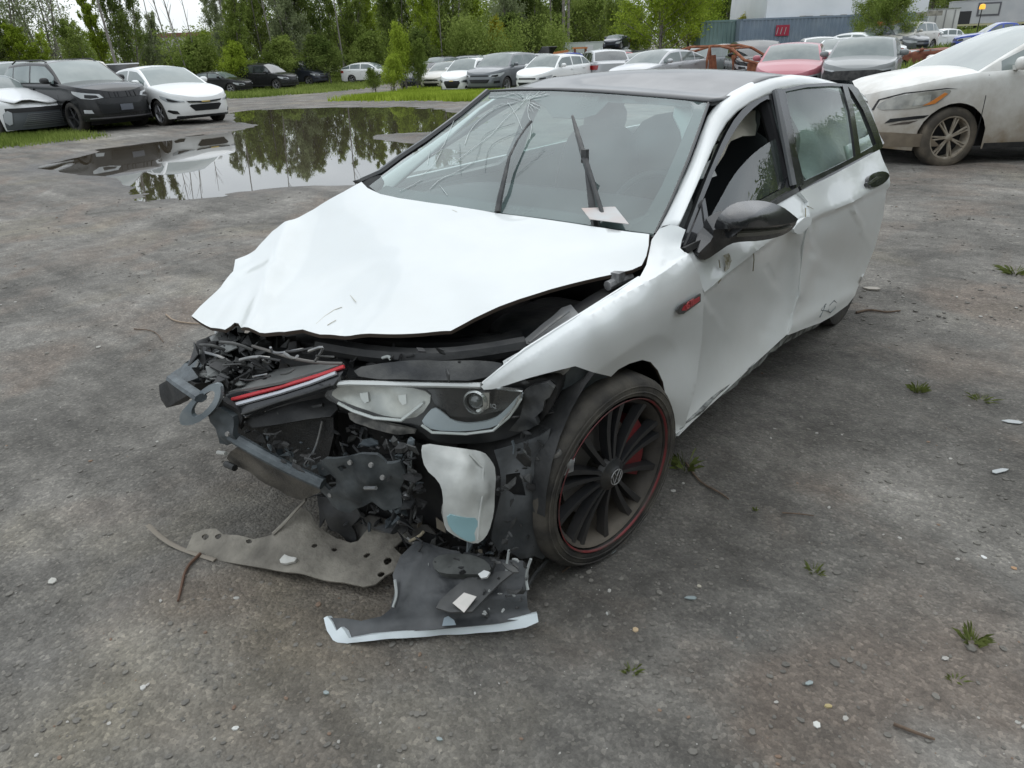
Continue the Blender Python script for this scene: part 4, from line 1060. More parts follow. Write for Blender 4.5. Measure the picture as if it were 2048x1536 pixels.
far(1285, 36, -28, 'sedan', P_BEIGE, 'beige sedan behind the silver sedan roof', cat='sedan')
far(1318, 29, -38, 'sedan', P_SILV, 'silver sedan just behind the wreck roof line', cat='sedan', over=dict(H=1.42))
far(1345, 44, 50, 'suv', P_WHITE, 'white SUV with roof rack behind the silver sedan', cat='suv', rack=True, over=dict(H=1.62))
far(1405, 40, -35, 'suv', P_GREY, 'grey minivan left of the burnt red frame', cat='minivan')
far(1452, 46, 60, 'sedan', P_WHITE, 'white car roof above the rusty frame', dz=.35)
far(1560, 44, -20, 'sedan', P_SILV, 'pale green silver car behind the dull red hatchback')
vn, B = far(1504, 30, 8, 'minivan', P_BLACK, 'black van with pale roof seen beside the dull red hatchback', cat='van', glass=GT, rev=False, over=dict(H=1.62, nz=.88))
far(1578, 22.0, -4, 'hatch', P_PINK, 'dull red hatchback with its bumper missing behind the wreck', cat='hatchback', grille='open', over=dict(W=1.72, H=1.42, L=4.1))
far(1632, 31, 5, 'minivan', P_WHITE, 'white van above the bright red scrap', cat='van', over=dict(H=1.66, W=1.7))
far(1632, 26, 5, 'sedan', P_RED, 'bright red crushed car between the red hatchback and the dark crossover', over=dict(H=1.15, W=1.2, L=3.6, rf=1.6, rr=2.4, rg=3.0, cs=1.0, wb=2.2), grille='open')
far(1682, 30, -15, 'suv', P_WHITE, 'white SUV partly hidden behind the dark stripped crossover', cat='suv', over=dict(H=1.55))
dk, B = far(1716, 20.5, -4, 'suv', mat_car('dusty_grey', (.20, .215, .22), rough=.35, dirt=((.3, .3, .28), .5, 4, .2, 1.2)), 'dusty grey crossover with its front bumper stripped off', cat='crossover', grille='open', over=dict(W=1.72, H=1.50, nz=.88, cz=1.06, L=4.3, cs=1.1, rf=1.75, rr=3.6, rg=4.05, wb=2.6), rack=False)
far(1806, 46, -25, 'suv', P_BEIGE, 'rusty pinkish wreck behind the dark crossover on the grass', cat='suv'); far(1828, 34, -60, 'sedan', P_BROWN, 'dark red wreck nose on the grass beyond the crossover', grille='open', over=dict(H=1.1, W=1.4, L=3.2, rf=1.4, rr=2.2, rg=2.8, cs=.9, wb=1.9, fo=.6), dz=-.45)
far(1890, 50, -70, 'pickup', P_WHITE, 'white car parked on the grass below the white trailer', cat='pickup', over=dict(H=1.5), dz=-.5)
far(2000, 44, -75, 'pickup', P_BLUE, 'blue and yellow truck behind the muddy crossover roof', cat='truck', dz=-.4, over=dict(H=1.7))

for (u, d, ex, kind, pt, lab, dz_) in [(925, 72, 50, 'suv', P_WHITE, 'white roof far back above the beige sedan', 0), (978, 74, -30, 'sedan', P_GREY, 'grey roof far back between two white hatchback roofs', .2), (1035, 70, 40, 'hatch', P_SILV, 'silver hatchback far back left of the raised bonnet', 0), (1122, 66, -40, 'suv', P_SILV, 'silver SUV roof far back left of the blue car', 0),
                                   (1262, 54, 35, 'sedan', P_DARK, 'dark sedan roof far back right of the stacked heap', .1), (1300, 58, 60, 'suv', P_GREY, 'grey SUV far back left of the rusty frame', 0), (1372, 56, -50, 'hatch', P_RED, 'dull red hatchback far back behind the silver sedan', .2), (1425, 58, 50, 'suv', P_WHITE, 'white roof far back above the rusty frame', .1), (1465, 52, -50, 'sedan', P_BROWN, 'brown rusty sedan far back right of the burnt frame', .3),
                                   (1540, 50, 60, 'suv', P_GREY, 'grey SUV far back in front of the blue container', 0), (1600, 48, -60, 'sedan', P_BEIGE, 'beige sedan roof far back before the container sign', .3), (1712, 42, 70, 'sedan', P_WHITE, 'white sedan roof far back over the dusty crossover', .3), (1770, 46, 50, 'sedan', P_GREY, 'grey sedan far back below the round tree', .3)]:
    far(u, d, ex, kind, pt, lab, detail=0, dz=dz_)
# -- burnt-out car skeleton
def frame_wreck(u, d, rz):
    (x, y) = ground_at(u, d); r = empty('burnt_frame', (x, y, terrain(x, y)), rz, label='burnt rusty red car skeleton without doors or glass', cat='car wreck', group=FARG)
    RU = mat('rust', (.19, .06, .03), rough=.85, col2=(.33, .14, .07), noise_scale=6, bump=.3)
    for s in (1, -1):
        y_ = .80*s; z_ = .62*s
        parts = {'roof_rail': [(-1.6, z_, 1.30), (-.9, z_*.98, 1.46), (.4, z_*.95, 1.46), (.9, z_, 1.36)], 'front_pillar': [(.9, z_, 1.36), (1.55, y_, 1.0)], 'centre_pillar': [(0, y_, .5), (0, y_, 1.0), (-.05, z_, 1.44)],
                 'rear_pillar': [(-.95, y_, .6), (-1.0, y_, 1.0), (-.95, z_, 1.44)], 'tail_pillar': [(-1.6, z_, 1.30), (-2.0, y_, .98)], 'waist_rail': [(1.55, y_, 1.0), (2.2, y_*.9, .85)], 'sill_rail': [(-1.4, y_, .42), (1.3, y_, .42)]}
        for n_, p in parts.items(): MB().tube(p, .05, 6).build(n_, RU, r)
    for n_, p in {'roof_bow': [(.85, -.6, 1.38), (.85, .6, 1.38)], 'rear_bow': [(-1.55, -.6, 1.30), (-1.55, .6, 1.30)], 'mid_bow': [(-.3, -.6, 1.46), (-.3, .6, 1.46)]}.items(): MB().tube(p, .04, 6).build(n_, RU, r)
    b = MB(); b.box((0, 0, .42), (4.0, 1.5, .22)); b.box((1.9, 0, .72), (.6, 1.3, .35)); b.box((-1.75, 0, .72), (.5, 1.4, .45)); b.build('floor_shell', RU, r, smooth=False)
    for xx in (-.6, .5):
        b = MB(); b.box((xx, .35, .85), (.1, .45, .6), Matrix.Rotation(-.2, 3, 'Y')); b.build('seat_frame', RU, r, smooth=False)
frame_wreck(1436, 29, view_heading(1436, 29, 55))

# ------------------------------------------------------------------ grass, trees, buildings
def leaf_mat(name, c1, c2, tr=.48):
    M_ = bpy.data.materials.new(name); M_.use_nodes = True; N = M_.node_tree; N.nodes.clear()
    o = N.nodes.new('ShaderNodeOutputMaterial'); d = N.nodes.new('ShaderNodeBsdfDiffuse'); t = N.nodes.new('ShaderNodeBsdfTranslucent'); mx = N.nodes.new('ShaderNodeMixShader'); mx.inputs[0].default_value = tr
    g = N.nodes.new('ShaderNodeNewGeometry'); n = N.nodes.new('ShaderNodeTexNoise'); n.inputs['Scale'].default_value = .55; n.inputs['Detail'].default_value = 4
    N.links.new(g.outputs['Position'], n.inputs['Vector']); r = N.nodes.new('ShaderNodeValToRGB'); r.color_ramp.elements[0].position = .36; r.color_ramp.elements[1].position = .64
    r.color_ramp.elements[0].color = (*c1, 1); r.color_ramp.elements[1].color = (*c2, 1)
    ri = N.nodes.new('ShaderNodeMath'); ri.operation = 'MULTIPLY_ADD'; ri.inputs[1].default_value = .35; ri.inputs[2].default_value = -.17
    N.links.new(g.outputs['Random Per Island'], ri.inputs[0]); ad = N.nodes.new('ShaderNodeMath'); ad.operation = 'ADD'; N.links.new(n.outputs['Fac'], ad.inputs[0]); N.links.new(ri.outputs[0], ad.inputs[1])
    N.links.new(ad.outputs[0], r.inputs[0])
    for b in (d, t): N.links.new(r.outputs[0], b.inputs['Color'])
    N.links.new(d.outputs[0], mx.inputs[1]); N.links.new(t.outputs[0], mx.inputs[2]); N.links.new(mx.outputs[0], o.inputs[0]); MATS[name] = M_
    return M_
LF = {'grey': leaf_mat('leaf_grey_green', (0.184, 0.224, 0.109), (0.368, 0.414, 0.230)), 'bright': leaf_mat('leaf_bright', (0.184, 0.253, 0.025), (0.368, 0.460, 0.069)),
      'deep': leaf_mat('leaf_deep', (0.086, 0.127, 0.032), (0.196, 0.247, 0.069)), 'mid': leaf_mat('leaf_mid', (0.127, 0.178, 0.037), (0.276, 0.339, 0.092)), 'yellow': leaf_mat('leaf_yellow', (0.230, 0.230, 0.023), (0.437, 0.414, 0.057))}
BARK = mat('tree_bark', (.12, .108, .09), rough=.9, col2=(.23, .21, .185), noise_scale=6)
BARKP = mat('dead_wood', (.20, .185, .165), rough=.9)
PROTO = {}
def leaf_cards(pts, rs, s0, s1, drop=0.0):
    n = len(pts); V = np.zeros((n, 4, 3))
    a = rs.uniform(0, 2*PI, n); b = rs.uniform(-1.1, 1.1, n); s = rs.uniform(s0, s1, n)
    u = np.stack([np.cos(a)*np.cos(b), np.sin(a)*np.cos(b), np.sin(b)-drop], 1); w = rs.normal(size=(n, 3)); w -= (w*u).sum(1)[:, None]*u/(u*u).sum(1)[:, None]; w /= np.linalg.norm(w, axis=1)[:, None]
    V[:, 0] = pts-u*s[:, None]; V[:, 1] = pts+w*s[:, None]*.45; V[:, 2] = pts+u*s[:, None]; V[:, 3] = pts-w*s[:, None]*.45
    return V.reshape(-1, 3)
def tree_proto(key, H, R, kind, seed, nleaf, s0=.10, s1=.22):
    """returns (crown mesh, trunk mesh): limbs grown from a tapered trunk, leaf sprays along the twigs"""
    rs = np.random.RandomState(seed); rr = random.Random(seed); m_ = MB(); tips = []
    def limb(p, d, l, r, depth):
        pts = [p]; q = Vector(p); dd = Vector(d); k = 4
        for i in range(k):
            dd = (dd+Vector((rr.uniform(-.22, .22), rr.uniform(-.22, .22), rr.uniform(-.08, .16)))).normalized(); q = q+dd*l/k; pts.append(q.copy())
        if r > .012: m_.tube(pts, r, 5 if r > .05 else 4, r2=r*.35, caps=False)
        for i in range(1, k+1): tips.append((pts[i], depth, l))
        if depth < 2:
            for i in range(3 if depth else 3):
                t = rr.uniform(.35, 1); b = pts[min(k, int(t*k)+0)]
                nd = (dd+Vector((rr.uniform(-.9, .9), rr.uniform(-.9, .9), rr.uniform(-.2, .6)))).normalized(); limb(b, nd, l*rr.uniform(.4, .62), r*.45, depth+1)
    n_t = 1 if kind != 'multi' else 4
    for t_ in range(n_t):
        base = Vector((rr.uniform(-.5, .5)*(n_t > 1), rr.uniform(-.5, .5)*(n_t > 1), -.1)); ln = Vector((rr.uniform(-.12, .12)*(2 if n_t > 1 else .6), rr.uniform(-.12, .12)*(2 if n_t > 1 else .6), 1)).normalized()
        hh = H*rr.uniform(.8, .95); pts = [base+ln*hh*f+Vector((math.sin(f*5+t_)*.12, math.cos(f*4+t_)*.12, 0)) for f in np.linspace(0, 1, 9)]
        r0 = H*.014 if n_t > 1 else H*.02; m_.tube(pts, r0, 8, r2=r0*.2)
        nb = int(16 if n_t > 1 else 34)
        for i in range(nb):
            f = (.12 if kind in ('bush',) else .16)+.82*(i+rr.random())/nb; p = base+ln*hh*f
            if kind == 'poplar': el = 1.1; L_ = R*.75*(1-.45*f)
            elif kind == 'maple': el = .25+.6*f; L_ = R*math.sin(min(1, .25+f*.95)*PI)**.6*1.0
            else: el = .55+.5*f; L_ = R*(1.05-.7*f)*.9
            a = i*2.4+rr.uniform(-.4, .4); d = Vector((math.cos(a)*math.cos(el), math.sin(a)*math.cos(el), math.sin(el)))
            limb(p, d, max(.5, L_), r0*.28*(1-.6*f), 0)
    T = np.array([tuple(t[0]) for t in tips]); L_ = np.array([t[2] for t in tips])
    idx = rs.randint(0, len(T), nleaf); clump = rs.normal(size=(len(T), 3))*.0
    P = T[idx]+rs.normal(size=(nleaf, 3))*(.07+.20*np.minimum(L_[idx], 1.4))[:, None]*(.8 if kind != 'poplar' else .55)
    V = leaf_cards(P, rs, s0, s1, .15)
    cm = bpy.data.meshes.new('crown_'+key); cm.vertices.add(len(V)); cm.vertices.foreach_set('co', V.ravel()); nq = len(V)//4
    cm.loops.add(nq*4); cm.loops.foreach_set('vertex_index', np.arange(nq*4)); cm.polygons.add(nq); cm.polygons.foreach_set('loop_start', np.arange(0, nq*4, 4)); cm.polygons.foreach_set('loop_total', np.full(nq, 4)); cm.update()
    tm = bpy.data.meshes.new('trunk_'+key); tm.from_pydata([tuple(v) for v in m_.V], [], m_.F); tm.materials.append(BARK); tm.polygons.foreach_set('use_smooth', [True]*len(tm.polygons)); tm.update()
    PROTO[key] = (cm, tm, H)
tree_proto('willow', 10, 3.0, 'multi', 1, 22000, .06, .13); tree_proto('willow2', 9, 2.8, 'multi', 5, 17000, .06, .13); tree_proto('poplar', 12, 2.8, 'poplar', 2, 19000, .07, .14); tree_proto('maple', 9, 4.0, 'maple', 3, 26000, .06, .13)
tree_proto('sparse', 9, 3.0, 'multi', 4, 6500, .05, .11); tree_proto('bush', 4, 2.0, 'multi', 6, 12000, .045, .10); tree_proto('round', 8, 3.4, 'maple', 8, 22000, .06, .12)
COLM = {}
def crown_mesh(key, leaf):
    k = (key, leaf)
    if k not in COLM:
        me = PROTO[key][0].copy(); me.materials.clear(); me.materials.append(LF[leaf]); COLM[k] = me
    return COLM[k]
TR_WORDS = []
def tree(u, d, key, H, leaf, label, wide=1.0, name='tree', cat='tree', group='trees round the yard', dz=0, xy=None, **k):
    x, y = xy or ground_at(u, d); s = H/PROTO[key][2]
    r = empty(name, (x, y, terrain(x, y)-.05+dz), rnd.uniform(0, 6.28), label=label, cat=cat, group=group); r.scale = (s*wide, s*wide, s)
    link(bpy.data.objects.new('trunk', PROTO[key][1]), r); link(bpy.data.objects.new('crown', crown_mesh(key, leaf)), r)
    return r
trees = [
 # column, distance, kind, height, leaf, width, label
 (-50, 46, 'willow', 7.6, 'bright', 1.0, 'bright green bushy tree at the very left edge'), (40, 48, 'sparse', 9.5, 'grey', 1.1, 'thin grey green tree above the crashed sedan'),
 (115, 50, 'sparse', 10.5, 'grey', 1.2, 'airy leaning grey green tree above the black SUV'), (10, 46, 'willow', 6.2, 'mid', 1.2, 'low green tree behind the leftmost cars'), (95, 47, 'willow2', 5.4, 'bright', 1.3, 'low bright shrub tree behind the black SUV roof'),
 (185, 46, 'willow2', 5.6, 'mid', 1.2, 'low green tree left of the bright tall one'), (222, 52, 'poplar', 11.0, 'bright', .75, 'tall bright green tree left of the sky gap'), (276, 52, 'willow', 11.0, 'deep', .62, 'dark leafy tree right beside the bright tall one'),
 (312, 56, 'willow2', 6.5, 'grey', .7, 'grey green tree just left of the sky gap'), (345, 60, 'bush', 3.6, 'mid', 1.3, 'low bush in the sky gap below the brick roof'), (385, 58, 'bush', 4.2, 'mid', 1.2, 'bush beneath the pale building'), (415, 66, 'bush', 5.0, 'bright', 1.0, 'small bright bush above the black sedan'),
 (468, 64, 'willow', 12.5, 'grey', .7, 'tall grey green tree at the right end of the sky gap'), (480, 58, 'willow2', 9.5, 'mid', .9, 'green tree above the left dark SUV'), (470, 56, 'bush', 4.6, 'bright', 1.2, 'bright bush behind the left dark SUV'), (530, 66, 'willow', 13, 'mid', .9, 'tall green tree above the pair of dark SUVs'),
 (590, 66, 'willow', 14, 'grey', .9, 'tall willow grey green above the right dark SUV'), (560, 60, 'bush', 5, 'mid', 1.4, 'bushy growth behind the pair of dark SUVs'), (640, 68, 'willow2', 12.5, 'deep', 1.0, 'dark green tree between two grey willows'), (655, 62, 'bush', 5.0, 'deep', 1.5, 'dark undergrowth tree left of the white wedge hatchback'),
 (700, 70, 'willow', 13, 'mid', .9, 'green tree above the white wedge hatchback'), (755, 72, 'poplar', 13, 'bright', .9, 'slender bright tree left of the tall weeds'), (735, 66, 'bush', 5.2, 'mid', 1.4, 'bushy growth behind the white wedge hatchback'), (800, 74, 'willow', 13.5, 'deep', .9, 'dark tree behind the tall weeds'),
 (850, 72, 'willow2', 12, 'bright', .9, 'bright tree right of the tall weeds'), (830, 68, 'bush', 5.5, 'deep', 1.5, 'dark shrub row behind the brown car'), (905, 76, 'willow', 13.5, 'mid', .95, 'broad green tree above the beige sedan'), (955, 78, 'poplar', 12, 'bright', .95, 'bright green tree above the small white hatchback'),
 (925, 74, 'bush', 5.5, 'mid', 1.6, 'shrub row above the beige sedan'), (1000, 74, 'bush', 5.5, 'yellow', .8, 'yellowish shrub behind the row of white cars'), (1015, 82, 'willow', 13.5, 'grey', .9, 'grey green tree above the dark grey SUV'), (1065, 84, 'willow2', 13, 'deep', .9, 'dark tree left of the two bare trunks'),
 (1040, 80, 'bush', 6.0, 'deep', 1.7, 'dark shrub mass behind the raised bonnet'), (1120, 88, 'poplar', 15, 'deep', .8, 'dark slender tree just behind the two bare trunks'), (1175, 92, 'maple', 10, 'mid', .9, 'round green tree behind the white site trailer'), (1100, 96, 'bush', 7.5, 'deep', 1.8, 'dark growth left of the white site trailer'),
 (1150, 100, 'willow', 13, 'grey', .9, 'pale grey tree high above the white site trailer'), (1215, 98, 'willow', 12.0, 'grey', 1.0, 'hazy grey tree left of the big lime tree'), (1232, 84, 'willow2', 8, 'mid', .8, 'green sapling at the right end of the site trailer'), (1320, 58, 'maple', 9.5, 'bright', 1.15, 'big round lime green tree in the middle distance'),
 (1375, 62, 'round', 9.0, 'bright', 1.1, 'second lime green crown merging with the big round one'), (1270, 66, 'bush', 6.0, 'mid', 1.1, 'lower green crown left of the big round tree'), (1430, 80, 'willow2', 9.5, 'deep', 1.0, 'dark tree between the lime tree and the white dome'), (1480, 64, 'bush', 4.6, 'yellow', .9, 'yellow green shrub left of the blue containers'),
 (1482, 84, 'willow', 13, 'mid', .8, 'tall green tree touching the left side of the white dome'), (1400, 88, 'willow', 11, 'deep', 1.1, 'dark trees behind the lime green crown'), (1765, 46, 'round', 5.6, 'mid', 1.0, 'round green tree between the white dome and the trailer'), (1738, 52, 'maple', 5.4, 'mid', .9, 'leafy green tree overlapping the right end of the blue containers'),
 (1850, 110, 'maple', 13, 'deep', 1.2, 'dark distant tree above the white box trailer'), (1905, 105, 'maple', 11, 'mid', 1.1, 'distant green tree left of the grey trailer'), (1800, 120, 'willow', 13, 'grey', 1.2, 'hazy distant tree right of the round green one'), (1960, 90, 'maple', 12.5, 'deep', 1.2, 'dark trees behind the grey trailer'), (2040, 90, 'maple', 13, 'mid', 1.2, 'green tree at the right picture edge behind the trailer'), (1560, 130, 'willow', 14, 'mid', 1.2, 'distant trees left behind the white dome'),
]
for (u, d, key, H, leaf, w, lab) in trees: tree(u, d, key, H*(.71 if 430 < u < 900 else .86), leaf, lab, w*(.85 if u > 300 else .8))
# taller backdrop of woodland that reads as one mass
def wood(name, u0, u1, d0, d1, H, n, leaf, seed, a=.2, b=.4):
    rs = np.random.RandomState(seed); P = []
    us = rs.uniform(u0, u1, 60); ds = rs.uniform(d0, d1, 60)
    per = n//60
    for u, d in zip(us, ds):
        x, y = ground_at(u, d); h = H*rs.uniform(.6, 1.1); r = H*.16
        q = rs.normal(size=(per, 3))*np.array([r, r, h*.30])+np.array([x, y, h*.52]); P.append(q)
    P = np.concatenate(P); P = P[(P[:, 2] > -.5) & (P[:, 2] < H*1.05)]; V = leaf_cards(P, rs, a, b, .1); nq = len(V)//4
    me = bpy.data.meshes.new(name); me.vertices.add(len(V)); me.vertices.foreach_set('co', V.ravel()); me.loops.add(nq*4); me.loops.foreach_set('vertex_index', np.arange(nq*4)); me.polygons.add(nq)
    me.polygons.foreach_set('loop_start', np.arange(0, nq*4, 4)); me.polygons.foreach_set('loop_total', np.full(nq, 4)); me.update(); me.materials.append(LF[leaf])
    o = link(bpy.data.objects.new(name, me)); o['kind'] = 'stuff'
wood('woods', 500, 1500, 90, 118, 9.5, 90000, 'mid', 3, .10, .22); wood('woods', 1440, 2200, 125, 150, 12, 30000, 'deep', 4, .2, .4); wood('undergrowth', -120, 430, 54, 66, 3.6, 42000, 'mid', 5, .06, .14); wood('undergrowth', 430, 1120, 68, 82, 4.2, 60000, 'mid', 6, .07, .16)
# trees out of view to the right that show in the side windows and the paint; the nearest added to block low sky
for i, (x, y, H, lab) in enumerate([(24, 2, 9, 'round leafy tree due right of the wreck outside the picture'), (17, 21, 9, 'dark tree out of the picture beyond the muddy crossover'), (12, 24, 8, 'leafy tree behind the muddy crossover, outside the picture'), (22, 16, 10, 'tall tree out of the picture, right of the other two'), (27, 9, 10, 'willow at the open yard edge right of the picture'), (8.5, 28, 8, 'low round tree behind the crossover row'), (15, -8, 11, 'broad tree added out of view right of the camera to block sky'), (16.5, -1, 12, 'tall willow added out of view beside the wreck to block sky'), (15.5, 5, 11, 'round dark tree added out of view abreast of the wreck to block sky'), (17, 11, 12, 'leafy tree added out of frame between wreck and crossover to block sky'), (11, -13, 11, 'tree added behind the camera to the right to block sky')]):
    tree(0, 0, ('maple', 'willow', 'round')[i % 3], H, ('deep', 'mid')[i % 2], lab, 1.2, xy=(x, y))
def wood_xy(name, x0, x1, y0, y1, H, n, leaf, seed, swap=False, a=.12, b=.26):
    rs = np.random.RandomState(seed); k = 40; cx = rs.uniform(x0, x1, k); cy = np.linspace(y0, y1, k); P = []
    if swap: cx, cy = cy, cx
    for x, y in zip(cx, cy):
        h = H*rs.uniform(.6, 1.1); q = rs.normal(size=(n//k, 3))*np.array([1.1, 1.1, h*.28])+np.array([x, y, h*.5]); P.append(q[(q[:, 2] > -.2) & (q[:, 2] < h*1.05)])
    P = np.concatenate(P); V = leaf_cards(P, rs, a, b, .1); nq = len(V)//4; me = bpy.data.meshes.new(name); me.vertices.add(len(V)); me.vertices.foreach_set('co', V.ravel()); me.loops.add(nq*4); me.loops.foreach_set('vertex_index', np.arange(nq*4)); me.polygons.add(nq)
    me.polygons.foreach_set('loop_start', np.arange(0, nq*4, 4)); me.polygons.foreach_set('loop_total', np.full(nq, 4)); me.update(); me.materials.append(LF[leaf]); o = link(bpy.data.objects.new(name, me)); o['kind'] = 'stuff'
wood_xy('unseen_tree_row', 18, 22, -16, 30, 7.5, 40000, 'deep', 12)  # unseen dense tree row, added to block low sky and darken the doors
wood_xy('unseen_tree_row', 28, 35, 4, 24, 7.0, 110000, 'mid', 13, swap=True, a=.12, b=.26)
# bare poles and trunks
def bare(u, d, H, r, lean, label, seed, mt=BARKP):
    rs = random.Random(seed); x, y = ground_at(u, d); m_ = MB(); R3 = Vector((RGT[0], RGT[1], 0))
    pts = [Vector((0, 0, 0))+R3*lean*f*H+Vector((0, 0, H*f)) for f in np.linspace(0, 1, 7)]; m_.tube(pts, r, 5, r2=r*.25)
    o = empty('bare_tree', (x, y, terrain(x, y)), 0, label=label, cat='dead tree', group='bare dead trees standing above the green'); m_.build('trunk', mt, o)
    m2 = MB()
    for i in range(9):
        f = rs.uniform(.4, .95); p = pts[0].lerp(pts[-1], f); a = rs.uniform(0, 6.28); l = H*.12*rs.uniform(.4, 1); m2.tube([p, p+Vector((math.cos(a)*l*.5, math.sin(a)*l*.5, l))], r*.25, 4, r2=r*.1)
    tw = m2.build('twigs', mt, o); tw['kind'] = 'stuff'
for i, (u, d, H, r, l, lab) in enumerate([(172, 48, 8.6, .05, -.16, 'thin bare pole tree above the black SUV roof, leaning left'), (150, 48, 9.2, .05, -.10, 'bare thin stem left of the leaning pole tree'), (158, 50, 8.2, .04, .02, 'upright bare stem beside the leaning pole tree'),
    (360, 55, 10.5, .06, -.10, 'bare stem in the sky gap, left one'), (383, 55, 10.0, .06, -.12, 'bare stem in the middle of the sky gap'), (325, 56, 10, .05, 0.0, 'upright bare stem beside the dark leafy tree'), (405, 58, 8.5, .05, -.05, 'short bare stem near the right end of the sky gap'), (372, 60, 9, .04, -.06, 'faint thin stem behind the others in the sky gap'),
    (1127, 80, 15, .22, 0, 'thick bare trunk left of the site trailer'), (1136, 80, 14, .17, .01, 'slimmer bare trunk beside the thick one'), (1103, 84, 13, .13, -.01, 'grey bare trunk left of the thick pair'), (886, 70, 6.5, .07, .0, 'short grey dead stem behind the beige sedan'), (250, 43, 8, .10, -.05, 'grey trunk in the dark leafy tree'),
    (475, 60, 12, .08, -.05, 'grey stem rising above the left dark SUV'), (560, 64, 12, .08, -.08, 'grey leaning stem above the pair of dark SUVs'), (690, 68, 13, .08, -.03, 'grey stem above the white wedge hatchback')]):
    bare(u, d, H, r, l, lab, i, BARKP if u < 1000 else BARK)

# grass
def grass(name, polys_px, n, h0, h1_, leaf, seed, wb=.012, keepout=0):
    rs = np.random.RandomState(seed); P = []
    for (poly, w) in polys_px:
        g = [tuple(at(u, v, 'z', 0)[:2]) if v > 100 or True else None for u, v in poly]
        xs = [p[0] for p in g]; ys = [p[1] for p in g]; m_ = int(n*w); c = 0
        while c < m_:
            X = rs.uniform(min(xs), max(xs), m_); Y = rs.uniform(min(ys), max(ys), m_)
            for x, y in zip(X, Y):
                if inside(g, x+rs.normal()*.35, y+rs.normal()*.5) and noise.noise(Vector((x*.35, y*.35, seed))) > rs.uniform(-1.1, .3): P.append((x, y)); c += 1
                if c >= m_: break
    X = np.array([p[0] for p in P]); Y = np.array([p[1] for p in P]); Z = hgt(X, Y)
    d = np.hypot(X-CAM[0], Y-CAM[1]); k = len(P); a = rs.uniform(0, 2*PI, k); h = rs.uniform(h0, h1_, k); w = wb*(1+d/14)*rs.uniform(.6, 1.3, k); b = rs.uniform(0, 2*PI, k); ln = h*rs.uniform(.1, .6, k)
    V = np.zeros((k, 3, 3)); V[:, 0] = np.stack([X-w*np.cos(a), Y-w*np.sin(a), Z-.02], 1); V[:, 1] = np.stack([X+w*np.cos(a), Y+w*np.sin(a), Z-.02], 1); V[:, 2] = np.stack([X+ln*np.cos(b), Y+ln*np.sin(b), Z+h], 1)
    me = bpy.data.meshes.new(name); me.vertices.add(k*3); me.vertices.foreach_set('co', V.ravel()); me.loops.add(k*3); me.loops.foreach_set('vertex_index', np.arange(k*3)); me.polygons.add(k)
    me.polygons.foreach_set('loop_start', np.arange(0, k*3, 3)); me.polygons.foreach_set('loop_total', np.full(k, 3)); me.update(); me.materials.append(LF[leaf]); o = link(bpy.data.objects.new(name, me)); o['kind'] = 'stuff'
grass('grass', [([(-60, 262), (60, 258), (125, 262), (170, 272), (150, 282), (100, 284), (-60, 300)], .25), ([(0, 245), (250, 250), (310, 246), (300, 225), (0, 235)], .25), ([(-80, 235), (330, 215), (400, 176), (330, 160), (-120, 175)], .5)], 60000, .03, .14, 'mid', 1, .005)
grass('grass', [([(395, 172), (480, 178), (590, 170), (720, 158), (760, 150), (560, 150), (395, 150)], .4), ([(400, 152), (760, 148), (860, 140), (800, 134), (420, 138)], .6)], 60000, .06, .28, 'mid', 2, .009)
grass('grass', [([(690, 186), (760, 178), (840, 172), (1010, 168), (1010, 190), (960, 200), (880, 192), (780, 190)], .55), ([(800, 172), (1100, 165), (1100, 148), (860, 150)], .45)], 90000, .05, .28, 'bright', 3, .008)
grass('grass', [([(1120, 160), (1500, 158), (1500, 125), (1120, 128)], .3), ([(1500, 165), (1790, 185), (1905, 120), (1980, 92), (1500, 100)], .7)], 70000, .10, .40, 'mid', 4)
for (u, v_, H, w, lab, lf, key) in [(812, 166, 3.4, .55, 'tall bright weeds growing before the parked cars', 'bright', 'bush'), (785, 170, 1.9, .9, 'leafy weed clump left of the tall bright weeds', 'bright', 'bush'), (835, 165, 2.6, .6, 'weed clump right of the tall bright weeds', 'mid', 'bush'), (750, 168, 1.3, 1.0, 'low weed clump below the white wedge hatchback', 'mid', 'bush'),
                               (905, 172, .8, 1.2, 'low weeds before the beige sedan', 'mid', 'bush'), (945, 174, .75, 1.0, 'weeds hiding the grille of the small white hatchback', 'bright', 'bush'), (1745, 172, 1.0, 1.1, 'green weeds at the stripped front of the dusty crossover', 'bright', 'bush'), (1650, 150, 1.1, .9, 'weeds between the red hatchback and the dusty crossover', 'mid', 'bush')]:
    p = at(u, v_, 'z', 0); tree(0, 0, key, H, lf, lab, w, name='weed_clump', cat='weeds', group='tall weeds among the cars', xy=(p[0], p[1]))

# -- buildings
TENT = mat('tent_fabric', (.62, .64, .65), rough=.6, col2=(.70, .71, .72), noise_scale=.6)
CONT = mat('container_blue', (.16, .21, .27), rough=.6, col2=(.21, .26, .315), noise_scale=.9, dirt=((.2, .2, .18), .6, .8, -1, 1.2))
CONT2 = mat('container_green', (.13, .20, .19), rough=.6, col2=(.17, .25, .235), noise_scale=.9)
def corrug(parent, name, L_, H_, z0, y, material, pitch=.28, amp=.045):
    V = []; n = int(L_/pitch*4); 
    for i in range(n+1):
        x = -L_/2+L_*i/n; o = amp if (i % 4) in (0, 1) else 0
        V += [(x, y-o, z0), (x, y-o, z0+H_)]
    return mk(name, V, [(2*i, 2*i+2, 2*i+3, 2*i+1) for i in range(n)], material, parent, smooth=False)
def box_obj(name, c, d, material, parent, rot=None): b = MB(); b.box(c, d, rot); return b.build(name, material, parent, smooth=False)
